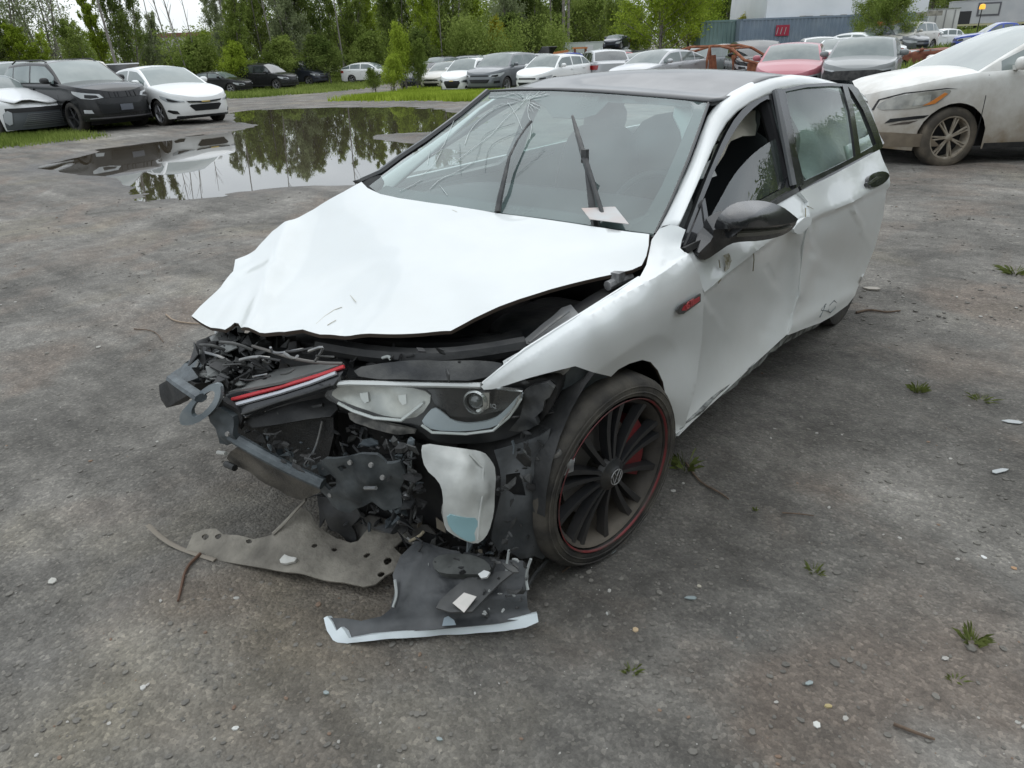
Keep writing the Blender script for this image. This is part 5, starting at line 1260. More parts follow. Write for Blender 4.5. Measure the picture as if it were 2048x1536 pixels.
def container(u, d, rz, mt, label, L_=12.2):
    x, y = ground_at(u, d); r = empty('shipping_container', (x, y, .25), rz, label=label, cat='container', group='shipping containers that carry the white dome')
    corrug(r, 'side_wall', L_-.2, 2.3, .15, -1.2, mt); corrug(r, 'side_wall', L_-.2, 2.3, .15, 1.24, mt)
    box_obj('container_roof', (0, 0, 2.55), (L_, 2.44, .08), mt, r); box_obj('container_base', (0, 0, .08), (L_, 2.44, .14), mt, r)
    for s in (1, -1): box_obj('end_wall', (s*(L_/2-.04), 0, 1.32), (.08, 2.4, 2.38), mt, r)
    for s in (1, -1): box_obj('corner_post', (s*(L_/2-.06), -1.22, 1.3), (.16, .08, 2.56), mt, r)
    box_obj('top_rail', (0, -1.23, 2.52), (L_, .06, .12), mt, r); return r
crz = math.atan2(RGT[1], RGT[0])
c1 = container(1632, 58, crz-.05, CONT, 'long blue shipping container under the white dome'); c2 = container(1472, 59.5, crz-.05, CONT2, 'greenish shipping container at the left end under the white dome', 6.1)
c3 = container(1800, 62, crz-.05, CONT, 'blue shipping container right of the long one, behind the round tree', 6.1)
for k_, (u, col, w, h) in enumerate([(1563, (.40, .03, .05), 1.2, .9)]):
    pass
sg_ = box_obj('wall_sign', (-3.1, -1.30, 1.75), (.95, .04, .70), mat('sign_red', (.34, .02, .05), rough=.5), c1)
for i in range(3):
    MB().tube([(-3.5+.28*i, -1.335, 1.5), (-3.42+.28*i, -1.335, 1.95)], .03, 4).build('sign_stroke', mat('sign_pale', (.4, .35, .35), rough=.5), c1)
box_obj('orange_sign', (4.3, -1.30, 1.95), (1.6, .04, .35), mat('sign_orange', (.55, .12, .06), rough=.5), c1)
def dome(u, d, rz):
    x, y = ground_at(u, d); r = empty('fabric_dome', (x, y, 0), rz, label='big white fabric dome shelter standing on blue containers', cat='shelter')
    V = []; n = 26; m_ = 13; W_ = 11.4; D_ = 11
    for i in range(m_+1):
        xx = -W_/2+W_*i/m_
        for j in range(n+1):
            a = PI*j/n; sag = .10*math.sin(i*PI)**2; V.append((xx, -math.cos(a)*D_/2, 2.75+5.4*max(0, math.sin(a))**.8*(1-.012*(i % 2))))
    Fc = [(i*(n+1)+j, i*(n+1)+j+1, (i+1)*(n+1)+j+1, (i+1)*(n+1)+j) for i in range(m_) for j in range(n)]
    mk('fabric_roof', V, Fc, TENT, r)
    for s in (1, -1):
        E_ = [(s*W_/2, -math.cos(PI*j/n)*D_/2, 2.75+5.4*max(0, math.sin(PI*j/n))**.8) for j in range(n+1)]; mk('end_fabric', E_, [tuple(range(n+1))], TENT, r)
    b = MB(); rs = random.Random(3)
    for i in range(26):
        xx = -W_/2+.2+i*.48; b.box((xx, -D_/2-.08, 2.72+rs.uniform(-.06, .06)), (.46, .06, rs.uniform(.16, .34)))
    o = b.build('torn_edge_band', mat('tarp_grey', (.16, .15, .13), rough=.8, col2=(.36, .34, .28), noise_scale=2), r, smooth=False); o['kind'] = 'stuff'
dome(1628, 63, crz-.05)
def trailer(u, d, rz, L_, H_, z0, mt, label, name='box_trailer', cat='trailer', stripes=0, dz=0, D_=2.5):
    x, y = ground_at(u, d); r = empty(name, (x, y, terrain(x, y)+dz), rz, label=label, cat=cat)
    box_obj('body_box', (0, 0, z0+H_/2), (L_, D_, H_), mt, r); box_obj('roof_cap', (0, 0, z0+H_+.03), (L_+.08, D_+.08, .06), CHROME if name == 'box_trailer' else mt, r)
    for i in range(stripes): box_obj('wall_rib', (-L_/2+L_*(i+.5)/stripes, -D_/2-.02, z0+H_/2), (.07, .03, H_-.1), mat('rib_grey', (.25, .25, .24), rough=.6), r)
    return r
WT = mat('trailer_white', (.60, .60, .57), rough=.5, col2=(.50, .49, .45), noise_scale=.8); GT_ = mat('trailer_grey', (.42, .43, .44), rough=.5, col2=(.50, .50, .50), noise_scale=.7)
t1 = trailer(1852, 60, crz-.35, 3.0, 2.1, .1, WT, 'white box trailer with ribbed end beyond the round tree', stripes=5, dz=-.1)
t1b = trailer(1808, 61, crz-.9, 3.6, 2.1, .1, mat('trailer_pale', (.58, .62, .62), rough=.5), 'pale box trailer side standing against the ribbed one', dz=-.1)
for r_ in (t1, t1b):
    for xx in (-1.2, 1.2): MB().lathe([(0, -.14), (.45, -.14), (.5, -.08), (.5, .08), (.45, .14), (0, .14)], (xx, -.9, .5), (0, 1, 0), 20).build('trailer_wheel', RUBBER, r_)
t2 = trailer(2032, 76, crz-.38, 12.6, 1.95, .55, GT_, 'light grey site trailer with one window at the upper right', name='site_trailer', dz=.0)
box_obj('window_frame', (-3.2, -1.27, 1.75), (1.9, .06, 1.15), mat('frame_dark', (.10, .10, .11)), t2); box_obj('pane', (-3.2, -1.31, 1.75), (1.6, .03, .86), mat('pane_pale', (.42, .43, .42), rough=.2), t2); box_obj('doorway', (-5.2, -1.28, 1.0), (1.2, .06, 1.3), mat('door_dark', (.02, .02, .022)), t2)
box_obj('lower_beam', (0, -1.3, .45), (12.4, .1, .16), mat('yellow_beam', (.45, .42, .25), rough=.5), t2)
for xx in (-4.0, 0, 4.0): box_obj('stand', (xx, -.8, .3), (.25, .25, .7), DK, t2)
bx_, by_ = ground_at(1945, 60); bl = MB().lathe([(0, .36), (.16, .32), (.20, .16), (.20, 0), (0, 0)], (0, 0, 2.2), (0, 0, 1), 14).build('beacon_lens', mat('beacon', (.85, .38, .03), rough=.3, emit=((1, .5, .05), .7)))
bk = empty('warning_beacon', (bx_, by_, .75), 0, label='orange warning beacon on a mast before the grey site trailer', cat='beacon'); bl.parent = bk; MB().tube([(0, 0, -.8), (0, 0, 2.2)], .035, 6).build('mast', DK, bk)
t3 = trailer(1183, 76, crz+.02, 5.4, 1.75, .3, mat('hut_white', (.50, .54, .50), rough=.6), 'small white site hut with a dark window beyond the cars', name='site_hut', cat='hut', dz=.30)
box_obj('hut_window', (1.9, -1.27, 1.35), (.45, .05, .65), mat('frame_dark', (.1, .1, .1)), t3); box_obj('hut_door', (-.4, -1.27, 1.15), (.75, .04, 1.35), mat('door_pale', (.62, .63, .62)), t3)
x, y = ground_at(375, 120); rb_ = empty('brick_roofed_building', (x, y, 0), crz, label='distant pale building with a brick red roof edge in the sky gap', cat='building')
box_obj('wall', (0, 0, 2.3), (13, 6, 4.6), mat('bldg_wall', (.42, .41, .40), rough=.7), rb_); box_obj('roof_band', (0, 0, 4.85), (13.3, 6.3, .55), mat('brick_red', (.20, .085, .07), rough=.8, col2=(.15, .06, .05), noise_scale=2), rb_)
for i in range(5): box_obj('window', (-5+2.4*i, -3.03, 2.6), (1.2, .06, 1.2), mat('frame_dark', (.1, .1, .1)), rb_)
# orange machine parts and scrap heap by the hut
MO = mat('machine_orange', (.55, .20, .06), rough=.5)
x, y = ground_at(1152, 62); mo = empty('orange_machine', (x, y, terrain(x, y)+.9), crz, label='orange machine arm and cab parts left of the white site hut', cat='machine')
box_obj('arm_beam', (-1.9, 0, .72), (2.6, .2, .16), MO, mo, Matrix.Rotation(-.12, 3, 'Y')); box_obj('cab_roof', (.3, 0, 1.05), (1.1, .9, .12), MO, mo); box_obj('cab_post', (-.1, 0, .65), (.1, .8, .8), mat('rust', (.2, .1, .05)), mo); box_obj('cab_post', (.75, 0, .65), (.1, .8, .8), mat('rust', (.2, .1, .05)), mo); box_obj('cab_body', (.3, 0, .2), (1.3, .9, .5), mat('rust', (.2, .1, .05)), mo)
x, y = ground_at(1238, 50); z_ = terrain(x, y)
far(1228, 58, 30, 'sedan', P_SILV, 'silver crushed car in the middle of the stacked heap', name='stacked_car', dz=1.05, over=dict(H=1.0, L=3.4, W=1.5, cs=.9, rf=1.3, rr=2.2, rg=2.8, wb=2.0, fo=.7, nz=.6, cz=.75, tz=.8, wr=.28), detail=0)
far(1232, 58, -20, 'sedan', P_DARK, 'dark crushed car on top of the stacked heap', name='stacked_car', dz=1.75, over=dict(H=1.0, L=2.8, W=1.4, cs=.8, rf=1.1, rr=1.7, rg=2.2, wb=1.6, fo=.6, nz=.6, cz=.75, tz=.8, wr=.28), detail=0)

# ------------------------------------------------------------------ the wrecked white hatchback (nose towards -y, its left side towards +x)
CAR = empty('wrecked_hatchback', (0, 1.3, 0), label='wrecked white hatchback with a crumpled bonnet, torn-off bumper and black roof', cat='car')
CAR_I = CAR
def par(o):  # parts are modelled in place: keep them there under the empty
    o.parent = CAR; o.matrix_parent_inverse = Matrix.Translation((0, -1.3, 0)); return o
class _P:  # parts built with parent=None, then attached
    pass
def P_(o, parent=None, label=None):
    if parent is None: par(o)
    else:
        o.parent = parent; o.matrix_parent_inverse = parent.matrix_world.inverted() if False else Matrix.Identity(4)
    if label: o['label'] = label
    return o
def sub(o, parent):  # sub-part of a part that sits at the part's own frame
    o.parent = parent; return o

# --- surveyed surfaces
SIDE = surface([(1240, 605, 'x', .895), (1300, 565, 'x', .895), (1370, 520, 'x', .89), (1437, 567, 'x', .90), (1500, 510, 'x', .90), (1600, 440, 'x', .90),
                (1350, 870, 'x', .895), (1575, 672, 'x', .90), (1450, 700, 'x', .892), (1345, 700, 'x', .895), (1180, 642, 'x', .875), (1290, 720, 'x', .915),
                (1228, 757, 'x', .905), (1150, 733, 'x', .87), (1060, 755, 'x', .80), (965, 776, 'x', .70), (1350, 800, 'x', .915),
                (1240, 583, 'x', .855), (1290, 535, 'x', .84), (1180, 615, 'x', .83), (1100, 665, 'x', .79), (1000, 740, 'x', .73),
                (1303, 480, 'x', .765), (1320, 455, 'x', .76), (1368, 460, 'x', .835), (1363, 505, 'x', .855), (1340, 500, 'x', .82)])
DOORF = surface([(1425, 535, 'x', .878), (1540, 462, 'x', .880), (1460, 600, 'x', .878), (1560, 530, 'x', .876), (1370, 520, 'x', .885), (1437, 567, 'x', .90), (1500, 510, 'x', .905), (1600, 440, 'x', .905), (1350, 870, 'x', .895), (1575, 672, 'x', .90),
                 (1480, 770, 'x', .897), (1450, 690, 'x', .856), (1530, 600, 'x', .856), (1385, 740, 'x', .862), (1408, 640, 'x', .885), (1590, 560, 'x', .882),
                 (1375, 495, 'x', .845), (1480, 440, 'x', .84), (1595, 378, 'x', .84)])
DOORR = surface([(1650, 392, 'x', .893), (1726, 350, 'x', .918), (1600, 440, 'x', .907), (1700, 405, 'x', .945), (1760, 372, 'x', .965), (1775, 345, 'x', .955), (1595, 383, 'x', .86), (1680, 340, 'x', .875), (1757, 296, 'x', .885),
                 (1575, 672, 'x', .905), (1700, 600, 'x', .945), (1650, 638, 'x', .925), (1730, 500, 'x', .945), (1660, 520, 'x', .90), (1590, 600, 'x', .89), (1765, 430, 'x', .97)])
HOODC = [(723, 364, 'x', -.72), (1300, 476, 'x', .755), (985, 425, 'x', 0), (383, 632, 'z', .775), (500, 664, 'z', .805), (640, 668, 'z', .82), (800, 667, 'z', .83), (903, 668, 'z', .825),
         (545, 462, 'x', -.86), (640, 408, 'x', -.80), (470, 520, 'x', -.78), (1150, 575, 'x', .70), (1284, 537, 'x', .815), (1000, 620, 'x', .60), (820, 560, 'x', .18), (850, 480, 'x', -.03), (640, 560, 'x', -.30)]
HOOD = surface(HOODC)
WS = surface([(978, 182, 'x', -.57), (1200, 186, 'x', 0), (1414, 203, 'x', .57), (737, 372, 'x', -.70), (985, 428, 'x', 0), (1308, 470, 'x', .70), (850, 285, 'x', -.645), (1095, 300, 'x', 0), (1370, 325, 'x', .645)])
GLS = surface([(1375, 490, 'x', .83), (1595, 375, 'x', .81), (1545, 180, 'x', .635), (1440, 270, 'x', .66), (1400, 390, 'x', .755), (1480, 430, 'x', .825), (1700, 172, 'x', .685), (1760, 290, 'x', .85), (1680, 330, 'x', .835), (1640, 240, 'x', .74)])
PILL = surface([(1425, 203, 'x', .57), (1308, 468, 'x', .71), (1352, 455, 'x', .765), (1440, 262, 'x', .64), (1400, 350, 'x', .70), (1370, 325, 'x', .655), (1545, 172, 'x', .62), (1490, 145, 'x', .50), (1600, 142, 'x', .50), (1650, 160, 'x', .60), (1700, 166, 'x', .66), (1460, 165, 'x', .55)])

# --- bonnet
hood_poly = [(383, 632), (400, 612), (455, 560), (466, 542), (470, 518), (510, 499), (545, 463), (572, 450), (640, 408), (690, 382), (723, 364), (735, 376), (760, 388), (800, 397), (900, 411), (985, 425), (1100, 440), (1200, 456),
             (1300, 476), (1299, 500), (1294, 520), (1284, 537), (1265, 545), (1200, 560), (1100, 586), (1040, 605), (1000, 620), (950, 643), (903, 668), (850, 669), (800, 668), (740, 667), (700, 669), (640, 669), (606, 661), (570, 668), (520, 667),
             (500, 664), (483, 658), (477, 647), (469, 645), (461, 652), (450, 659), (420, 652), (400, 643)]
def seg_d(p, a, b):
    ax_, ay = a; bx, by = b; ex, ey = bx-ax_, by-ay; t = max(0, min(1, ((p[0]-ax_)*ex+(p[1]-ay)*ey)/(ex*ex+ey*ey)))
    return math.hypot(p[0]-ax_-t*ex, p[1]-ay-t*ey), t
def hood_fold(q, p):
    o = 0
    for (a, b, amp, w) in [((500, 660), (575, 455), .018, 16), ((420, 640), (500, 520), -.012, 18), ((560, 668), (700, 560), .007, 26), ((690, 668), (760, 560), -.006, 20),
                           ((820, 440), (940, 480), .004, 18), ((903, 668), (1290, 505), .012, 60), ((560, 600), (640, 430), -.01, 26), ((455, 560), (560, 540), .012, 14)]:
        d, t = seg_d(q, a, b); o += amp*math.exp(-(d/w)**2)
    # raised power dome line along the bonnet's left edge
    d, t = seg_d(q, (1300, 488), (940, 560)); o += .006*math.exp(-(d/30)**2)
    return o
bonnet = P_(sheet('bonnet', hood_poly, HOOD, WHITE_HOOD, th=.012, step=9, crumple=.0025, cfreq=7, fold=hood_fold, rim=mat('rust_edge_dark', (.05, .035, .025), rough=.8)), label='crumpled white bonnet with a torn front edge')

for px in ([(632, 648), (650, 632), (668, 620), (684, 614)], [(655, 650), (672, 640)], [(700, 590), (712, 604)], [(520, 560), (506, 590)], [(905, 420), (914, 424)], [(820, 440), (860, 452), (905, 468)]):
    P_(strip('bonnet_scratch', px, HOOD, .0022, mat('scratch_brown', (.46, .44, .36), rough=.8), push=.004))
# --- left fender
fender_poly = [(962, 773), (1000, 741), (1050, 704), (1100, 670), (1180, 622), (1240, 586), (1280, 557), (1292, 532), (1298, 505), (1303, 480), (1318, 458), (1338, 450), (1355, 452), (1371, 460), (1364, 480), (1360, 500), (1368, 512),
               (1396, 548), (1408, 590), (1404, 680), (1390, 780), (1372, 852), (1352, 868), (1349, 840), (1345, 800), (1337, 765), (1325, 741), (1310, 726), (1292, 722), (1265, 730), (1242, 742), (1228, 757),
               (1185, 744), (1150, 732), (1110, 742), (1060, 755), (1010, 771), (985, 778), (968, 779)]
def side_fold(q, p):
    o = 0; cz = [0]
    # shoulder crease that runs along the whole side
    for (a, b, amp, w) in [((980, 768), (1180, 642), (.010), 22), ((1180, 642), (1310, 560), .02, 24), ((1310, 560), (1390, 508), .02, 24)]:
        d, t = seg_d(q, a, b); cz.append(amp*math.exp(-d/w))
    o += max(cz)
    # flat lip round the wheel opening
    r = math.hypot(p[1]+.0, (p[2]-.33))
    o += -.16*max(0, .445-r) if p[2] > .3 else 0
    return o
fender = P_(sheet('front_fender', fender_poly, SIDE, WHITE, th=.010, step=7, crumple=.0012, cfreq=4, fold=side_fold, lines=[[(985, 766), (1180, 642), (1310, 560), (1388, 509)]], rim=mat('rust_edge_dark', (.05, .035, .025))), label='white front fender bent open over the headlight')
fbr = P_(sheet('fender_bracket', [(1006, 722), (1030, 708), (1060, 694), (1085, 684), (1076, 700), (1040, 718), (1018, 732), (1008, 731)], surface([(1006, 722, 'x', .70), (1085, 684, 'x', .76), (1018, 732, 'x', .715), (1060, 694, 'x', .735)]), WHITE, th=.004, step=8,
                 holes=[[(1014, 722), (1019, 719), (1022, 723), (1016, 727)], [(1050, 702), (1055, 700), (1057, 704), (1052, 706)]]))
fl = P_(strip('fender_edge_flange', [(966, 768), (1050, 700), (1180, 618), (1278, 556)], SIDE, .012, WHITE, push=.0))

# --- doors
DENT = lambda q, lst: .75*sum(a_*math.exp(-(seg_d(q, a, b)[0]/w)**2) for (a, b, a_, w) in lst)
CREASE = lambda q, lst: max(a_*math.exp(-seg_d(q, a, b)[0]/w) for (a, b, a_, w) in lst)
def STEP(q, lst):
    o = 0
    for (a, b, amp) in lst:
        d, t = seg_d(q, a, b)
        if 0 < t < 1:
            vl = a[1]+(b[1]-a[1])*t; s = (q[1]-vl)-(q[0]-(a[0]+(b[0]-a[0])*t))*0; sd = d if s > 0 else -d
            o -= amp*smooth01((sd+3)/9)*math.exp(-max(0, sd)/38)
    return o
fd_poly = [(1366, 506), (1420, 478), (1480, 447), (1540, 414), (1596, 385), (1622, 404), (1622, 440), (1616, 480), (1612, 530), (1604, 590), (1592, 640), (1578, 664), (1500, 734), (1430, 800), (1380, 846), (1354, 872),
           (1368, 850), (1386, 782), (1400, 682), (1404, 590), (1392, 547)]
def fd_fold(q, p):
    return -.003-.006*smooth01((q[0]-1604)/14)+CREASE(q, [((1395, 588), (1510, 500), .016, 18), ((1510, 500), (1605, 440), .016, 18)])+STEP(q, [((1398, 588), (1510, 500), .013), ((1510, 500), (1600, 440), .013)])+DENT(q, [((1540, 660), (1610, 500), -.014, 22), ((1605, 460), (1590, 620), .012, 9), ((1440, 560), (1380, 700), .004, 20), ((1360, 870), (1575, 680), .012, 20), ((1590, 500), (1560, 560), -.010, 16)])
fdoor = P_(sheet('front_door', fd_poly, DOORF, WHITE, th=.012, step=7, crumple=.0012, cfreq=4, seed=3, lines=[[(1398, 586), (1510, 500), (1600, 443)], [(1400, 592), (1512, 506), (1602, 449)], [(1396, 581), (1508, 496), (1598, 439)]], fold=fd_fold, rim=WHITE), label='dented white front door with scuff marks')
rd_poly = [(1600, 384), (1640, 364), (1700, 332), (1759, 299), (1765, 318), (1776, 345), (1774, 380), (1768, 430), (1752, 490), (1730, 545), (1708, 590), (1695, 610), (1665, 632), (1640, 646), (1600, 661), (1577, 670),
           (1586, 640), (1597, 590), (1604, 530), (1607, 480), (1613, 440), (1615, 404)]
def rd_fold(q, p):
    return CREASE(q, [((1600, 446), (1700, 404), .016, 16), ((1700, 404), (1772, 366), .016, 16)])+STEP(q, [((1612, 440), (1700, 404), .013), ((1700, 404), (1770, 366), .013)])+DENT(q, [((1610, 420), (1600, 560), .006, 12), ((1600, 560), (1650, 440), -.012, 18), ((1590, 650), (1700, 588), .012, 12), ((1600, 640), (1640, 560), -.012, 20), ((1597, 590), (1625, 520), .010, 9)])
rdoor = P_(sheet('rear_door', rd_poly, DOORR, WHITE, th=.03, step=7, crumple=.001, cfreq=4, seed=9, lines=[[(1614, 440), (1700, 404), (1770, 367)], [(1616, 446), (1702, 410), (1770, 374)], [(1613, 436), (1698, 400), (1768, 363)]], fold=rd_fold, rim=WHITE), label='rear door pushed ajar with a folded lower corner')
# handles
def px_poly_prism(name, px, S, th, material, push=0.0, parent=None):
    return sheet(name, px, S, material, th=th, step=30, push=push)
hr = P_(sheet('door_handle', rounded([(1727, 362), (1733, 352), (1752, 346), (1766, 348), (1770, 356), (1760, 368), (1744, 376), (1730, 377)], 1), DOORR, BLACKG, th=.02, step=8, push=.024), rdoor if False else None)
hb = P_(strip('handle_grip', [(1732, 370), (1750, 358), (1768, 350)], DOORR, .022, BLACKG, push=.045))
hf = P_(sheet('door_handle', rounded([(1572, 460), (1580, 448), (1600, 434), (1610, 438), (1608, 448), (1596, 460), (1584, 468)], 1), DOORF, WHITE, th=.02, step=8, push=.03))
# sill: scuffed black rocker below the doors
SILL = surface([(1352, 868, 'x', .895), (1575, 668, 'x', .895), (1348, 890, 'x', .865), (1580, 690, 'x', .855), (1460, 770, 'x', .895), (1462, 798, 'x', .865)])
sill = P_(sheet('side_sill', [(1350, 868), (1400, 826), (1450, 780), (1500, 735), (1560, 682), (1585, 668), (1640, 646), (1640, 652), (1590, 676), (1560, 697), (1535, 712), (1520, 732), (1500, 748), (1470, 775), (1440, 800), (1415, 820), (1390, 842), (1360, 866), (1350, 880)], SILL,
                mat('scuffed_sill', (.03, .032, .03), rough=.6, col2=(.42, .44, .42), noise_scale=16), th=.02, step=8, crumple=.01, cfreq=14, push=-.004))
# fender badge: black frame, red letters
bad = P_(sheet('fender_badge', [(1347, 620), (1354, 610), (1396, 586), (1396, 602), (1362, 626), (1352, 627)], SIDE, BLACKG, th=.004, step=12, push=.010))
redb = P_(sheet('badge_bar', [(1358, 619), (1362, 611), (1393, 592), (1393, 600), (1366, 619)], SIDE, mat('badge_red', (.42, .02, .03), rough=.35), th=.003, step=12, push=.012))
def text_mesh(txt, size, origin, ux, uy, material, name='lettering', ext=.001, shear=0.0):
    cu = bpy.data.curves.new(name, 'FONT'); cu.body = txt; cu.size = size; cu.extrude = ext; cu.shear = shear; cu.resolution_u = 2
    o = bpy.data.objects.new(name, cu); COL.objects.link(o)
    dg = bpy.context.evaluated_depsgraph_get(); dg.update(); me = bpy.data.meshes.new_from_object(o.evaluated_get(dg))
    bpy.data.objects.remove(o); bpy.data.curves.remove(cu)
    me.materials.clear(); me.materials.append(material)
    ux = Vector(ux).normalized(); uy = Vector(uy); uy = (uy-ux*uy.dot(ux)).normalized(); n = ux.cross(uy)
    M4 = Matrix((( ux.x, uy.x, n.x, origin[0]), (ux.y, uy.y, n.y, origin[1]), (ux.z, uy.z, n.z, origin[2]), (0, 0, 0, 1)))
    me.transform(M4); me.name = name
    return link(bpy.data.objects.new(name, me))
a_ = Vector(SIDE([(1363, 618)])[0]); b_ = Vector(SIDE([(1393, 598)])[0])
lt = text_mesh('GTI', .034, tuple(a_+Vector((.016, 0, .0))), b_-a_, (0, 0, 1), mat('badge_bright', (.62, .12, .12), rough=.3, metal=.3)); P_(lt)

# --- wheel
WC = Vector((.884, -.035, .317)); STEER = -.134; CAMB = -.04
WA = Vector((math.cos(STEER)*math.cos(CAMB), math.sin(STEER)*math.cos(CAMB), math.sin(CAMB))).normalized()
wb_ = MB(); wb_.lathe([(.262, -.20), (.268, .0-.004), (.275, .006), (.300, .008), (.322, -.004), (.332, -.022), (.334, -.06), (.334, -.15), (.325, -.19), (.30, -.205), (.262, -.20)], WC, WA, 48)
tyre = P_(wb_.build('front_tyre', mat('dusty_tyre', (.028, .026, .024), rough=.8, col2=(.085, .076, .062), noise_scale=9, bump=.25), angle=50))
gb = MB()
for r_ in (.285, .305):
    gb.lathe([(r_, .0085), (r_+.003, .011), (r_+.006, .0085)], WC, WA, 48)
P_(gb.build('tyre_rib', MATS['dusty_tyre']))
rb = MB(); rb.lathe([(.264, .003), (.268, .007), (.267, .009), (.264, .008), (.262, .002)], WC, WA, 56)
ringm = P_(rb.build('rim_red_ring', REDM, angle=60))
bb_ = MB(); bb_.lathe([(.258, -.006), (.245, -.018), (.236, -.06), (.232, -.17), (.16, -.175), (.16, -.17)], WC, WA, 48)
P_(bb_.build('rim_barrel', mat('dark_barrel', (.03, .027, .024), rough=.7, dirt=((.16, .135, .105), .85, 12, .06, .20)), angle=50))
def wheel_frame(c, ax):
    a = ax.cross(Vector((0, 0, 1))).normalized(); b = a.cross(ax).normalized(); return a, b
wa_, wb2 = wheel_frame(WC, WA)
def spoke_mesh(c, ax, r0, r1, ang, w0, w1, d0, d1, th, twist=0):
    a, b = wheel_frame(c, ax); e = a*math.cos(ang)+b*math.sin(ang); t = ax.cross(e)
    m_ = MB(); k = 5; V = []
    for i in range(k+1):
        f = i/k; r = r0+(r1-r0)*f; w = w0+(w1-w0)*f; d = d0+(d1-d0)*f-.018*math.sin(f*PI)*.6; cc = c+e*r+t*twist*f
        V += [cc-t*w/2+ax*(d-th), cc-t*w*.32+ax*d, cc+t*w*.32+ax*d, cc+t*w/2+ax*(d-th)]
    m_.V = [tuple(v) for v in V]
    for i in range(k):
        for j in range(3): m_.F.append((i*4+j, i*4+j+1, (i+1)*4+j+1, (i+1)*4+j))
        m_.F.append((i*4+3, i*4, (i+1)*4, (i+1)*4+3))
    return m_
for i in range(15):
    an = 2*PI*i/15+.12
    tw = (-.012, .012, 0)[i % 3]
    s_ = spoke_mesh(WC, WA, .045, .258, an+(.05, -.05, 0)[i % 3], .016, .034, -.012, -.012, .03, tw)
    P_(s_.build('rim_spoke', mat('rim_spoke_black', (.016, .017, .019), rough=.35, coat=.3, dirt=((.09, .078, .064), .35, 14, .02, .26)), angle=30))
hb_ = MB(); hb_.lathe([(0, .006), (.030, .005), (.036, -.002), (.055, -.012), (.062, -.03), (.05, -.06)], WC, WA, 28)
P_(hb_.build('wheel_hub', RIMB))
lg = MB(); off_ = WA*.0075
def hub_pt(x, y): return WC+wa_*(-x)+wb2*y+off_
lg.tube([hub_pt(.027*math.cos(t), .027*math.sin(t)) for t in np.linspace(0, 2*PI, 25)], .0016, 5)
lg.tube([hub_pt(-.012, .022), hub_pt(0, .002), hub_pt(.012, .022)], .0018, 5)
lg.tube([hub_pt(-.021, .012), hub_pt(-.010, -.021), hub_pt(0, -.002), hub_pt(.010, -.021), hub_pt(.021, .012)], .0018, 5)
P_(lg.build('hub_emblem', mat('emblem_silver', (.5, .5, .5), rough=.3, metal=.6)))
ds = MB(); ds.lathe([(.06, -.075), (.165, -.075), (.165, -.10), (.06, -.10)], WC, WA, 36)
P_(ds.build('brake_disc', mat('disc_metal', (.22, .21, .20), rough=.45, metal=.5)))
cal_ = MB()
cpoly = [(.105*math.cos(t), .105*math.sin(t)) for t in np.linspace(2.45, 3.65, 8)]+[(.205*math.cos(t), .205*math.sin(t)) for t in np.linspace(3.65, 2.45, 8)]
cal_.prism([(x, y) for x, y in cpoly], WC-WA*.045, wa_, wb2, -WA, .09)
P_(cal_.build('brake_caliper', mat('caliper_red', (.20, .015, .02), rough=.5, col2=(.12, .02, .02), noise_scale=20)))
# rear wheel mostly hidden behind the door
for xx in (.80, -.80):
    rw = MB(); rw.lathe([(.0, -.0), (.23, .0), (.25, .01), (.318, .005), (.328, -.03), (.328, -.17), (.30, -.19), (.0, -.19)], (xx, 2.63, .325), (1 if xx > 0 else -1, 0, 0), 36)
    P_(rw.build('rear_tyre', RUBBER))
rw = MB(); rw.lathe([(.0, -.0), (.23, .0), (.25, .01), (.318, .005), (.328, -.03), (.328, -.17), (.30, -.19), (.0, -.19)], (-.74, 0, .32), (-1, 0, 0), 36)
P_(rw.build('front_tyre', RUBBER))
# dark wheel housing behind the front wheel
hs = MB(); R0 = .40
for i in range(16):
    a0 = PI*i/15
    hs.V += [(.85, .04+R0*math.cos(a0), .33+R0*math.sin(a0)), (.52, .04+R0*math.cos(a0), .33+R0*math.sin(a0))]
for i in range(15): hs.F.append((2*i, 2*i+1, 2*i+3, 2*i+2))
n_ = len(hs.V); hs.V += [(.52, .04, .33)]
for i in range(15): hs.F.append((2*i+1, n_, 2*i+3))
P_(hs.build('wheel_housing', PLASTIC))

# --- roof, header, pillars, side frames
ROOF = surface([(978, 181, 'x', -.57), (1200, 185, 'x', 0), (1425, 202, 'x', .57), (1250, 135, 'z', 1.462), (1050, 148, 'x', -.56), (1490, 148, 'x', .52), (1130, 139, 'z', 1.445), (1400, 134, 'z', 1.462)])
roof_front = [(976, 182), (1040, 180), (1100, 180), (1170, 183), (1233, 187), (1320, 194), (1424, 203)]
def roof_z(t): return 1.372+.074*math.sin(min(1.0, .10+t*2.9)*PI/2)-.27*max(0, t-.30)**1.45
def roof_grid():
    """roof skin: front edge surveyed, the rest carried back along the car"""
    fr = [Vector(p) for p in WS(densify(roof_front, 14, False))]
    fr = [Vector((p.x, p.y, p.z+.004)) for p in fr]
    V = []; n = len(fr); rows = 18
    for j in range(rows+1):
        t = j/rows; y = t*1.98
        for p in fr:
            xw = p.x*(1+.05*math.sin(min(1, t*1.6)*PI/2)-.10*t*t)
            e = abs(p.x)/.57
            z = roof_z(t)-.028*e**2.4
            zz = p.z*(1-smooth01(t*4))+z*smooth01(t*4)
            V.append((xw, p.y+y, max(zz, 0)))
    Fc = [(j*n+i, j*n+i+1, (j+1)*n+i+1, (j+1)*n+i) for j in range(rows) for i in range(n-1)]
    o = mk('roof', V, Fc, ROOFB, angle=60); fix_normals(o)
    sm = o.modifiers.new('t', 'SOLIDIFY'); sm.thickness = .02; sm.offset = -1
    return o, V, n, rows
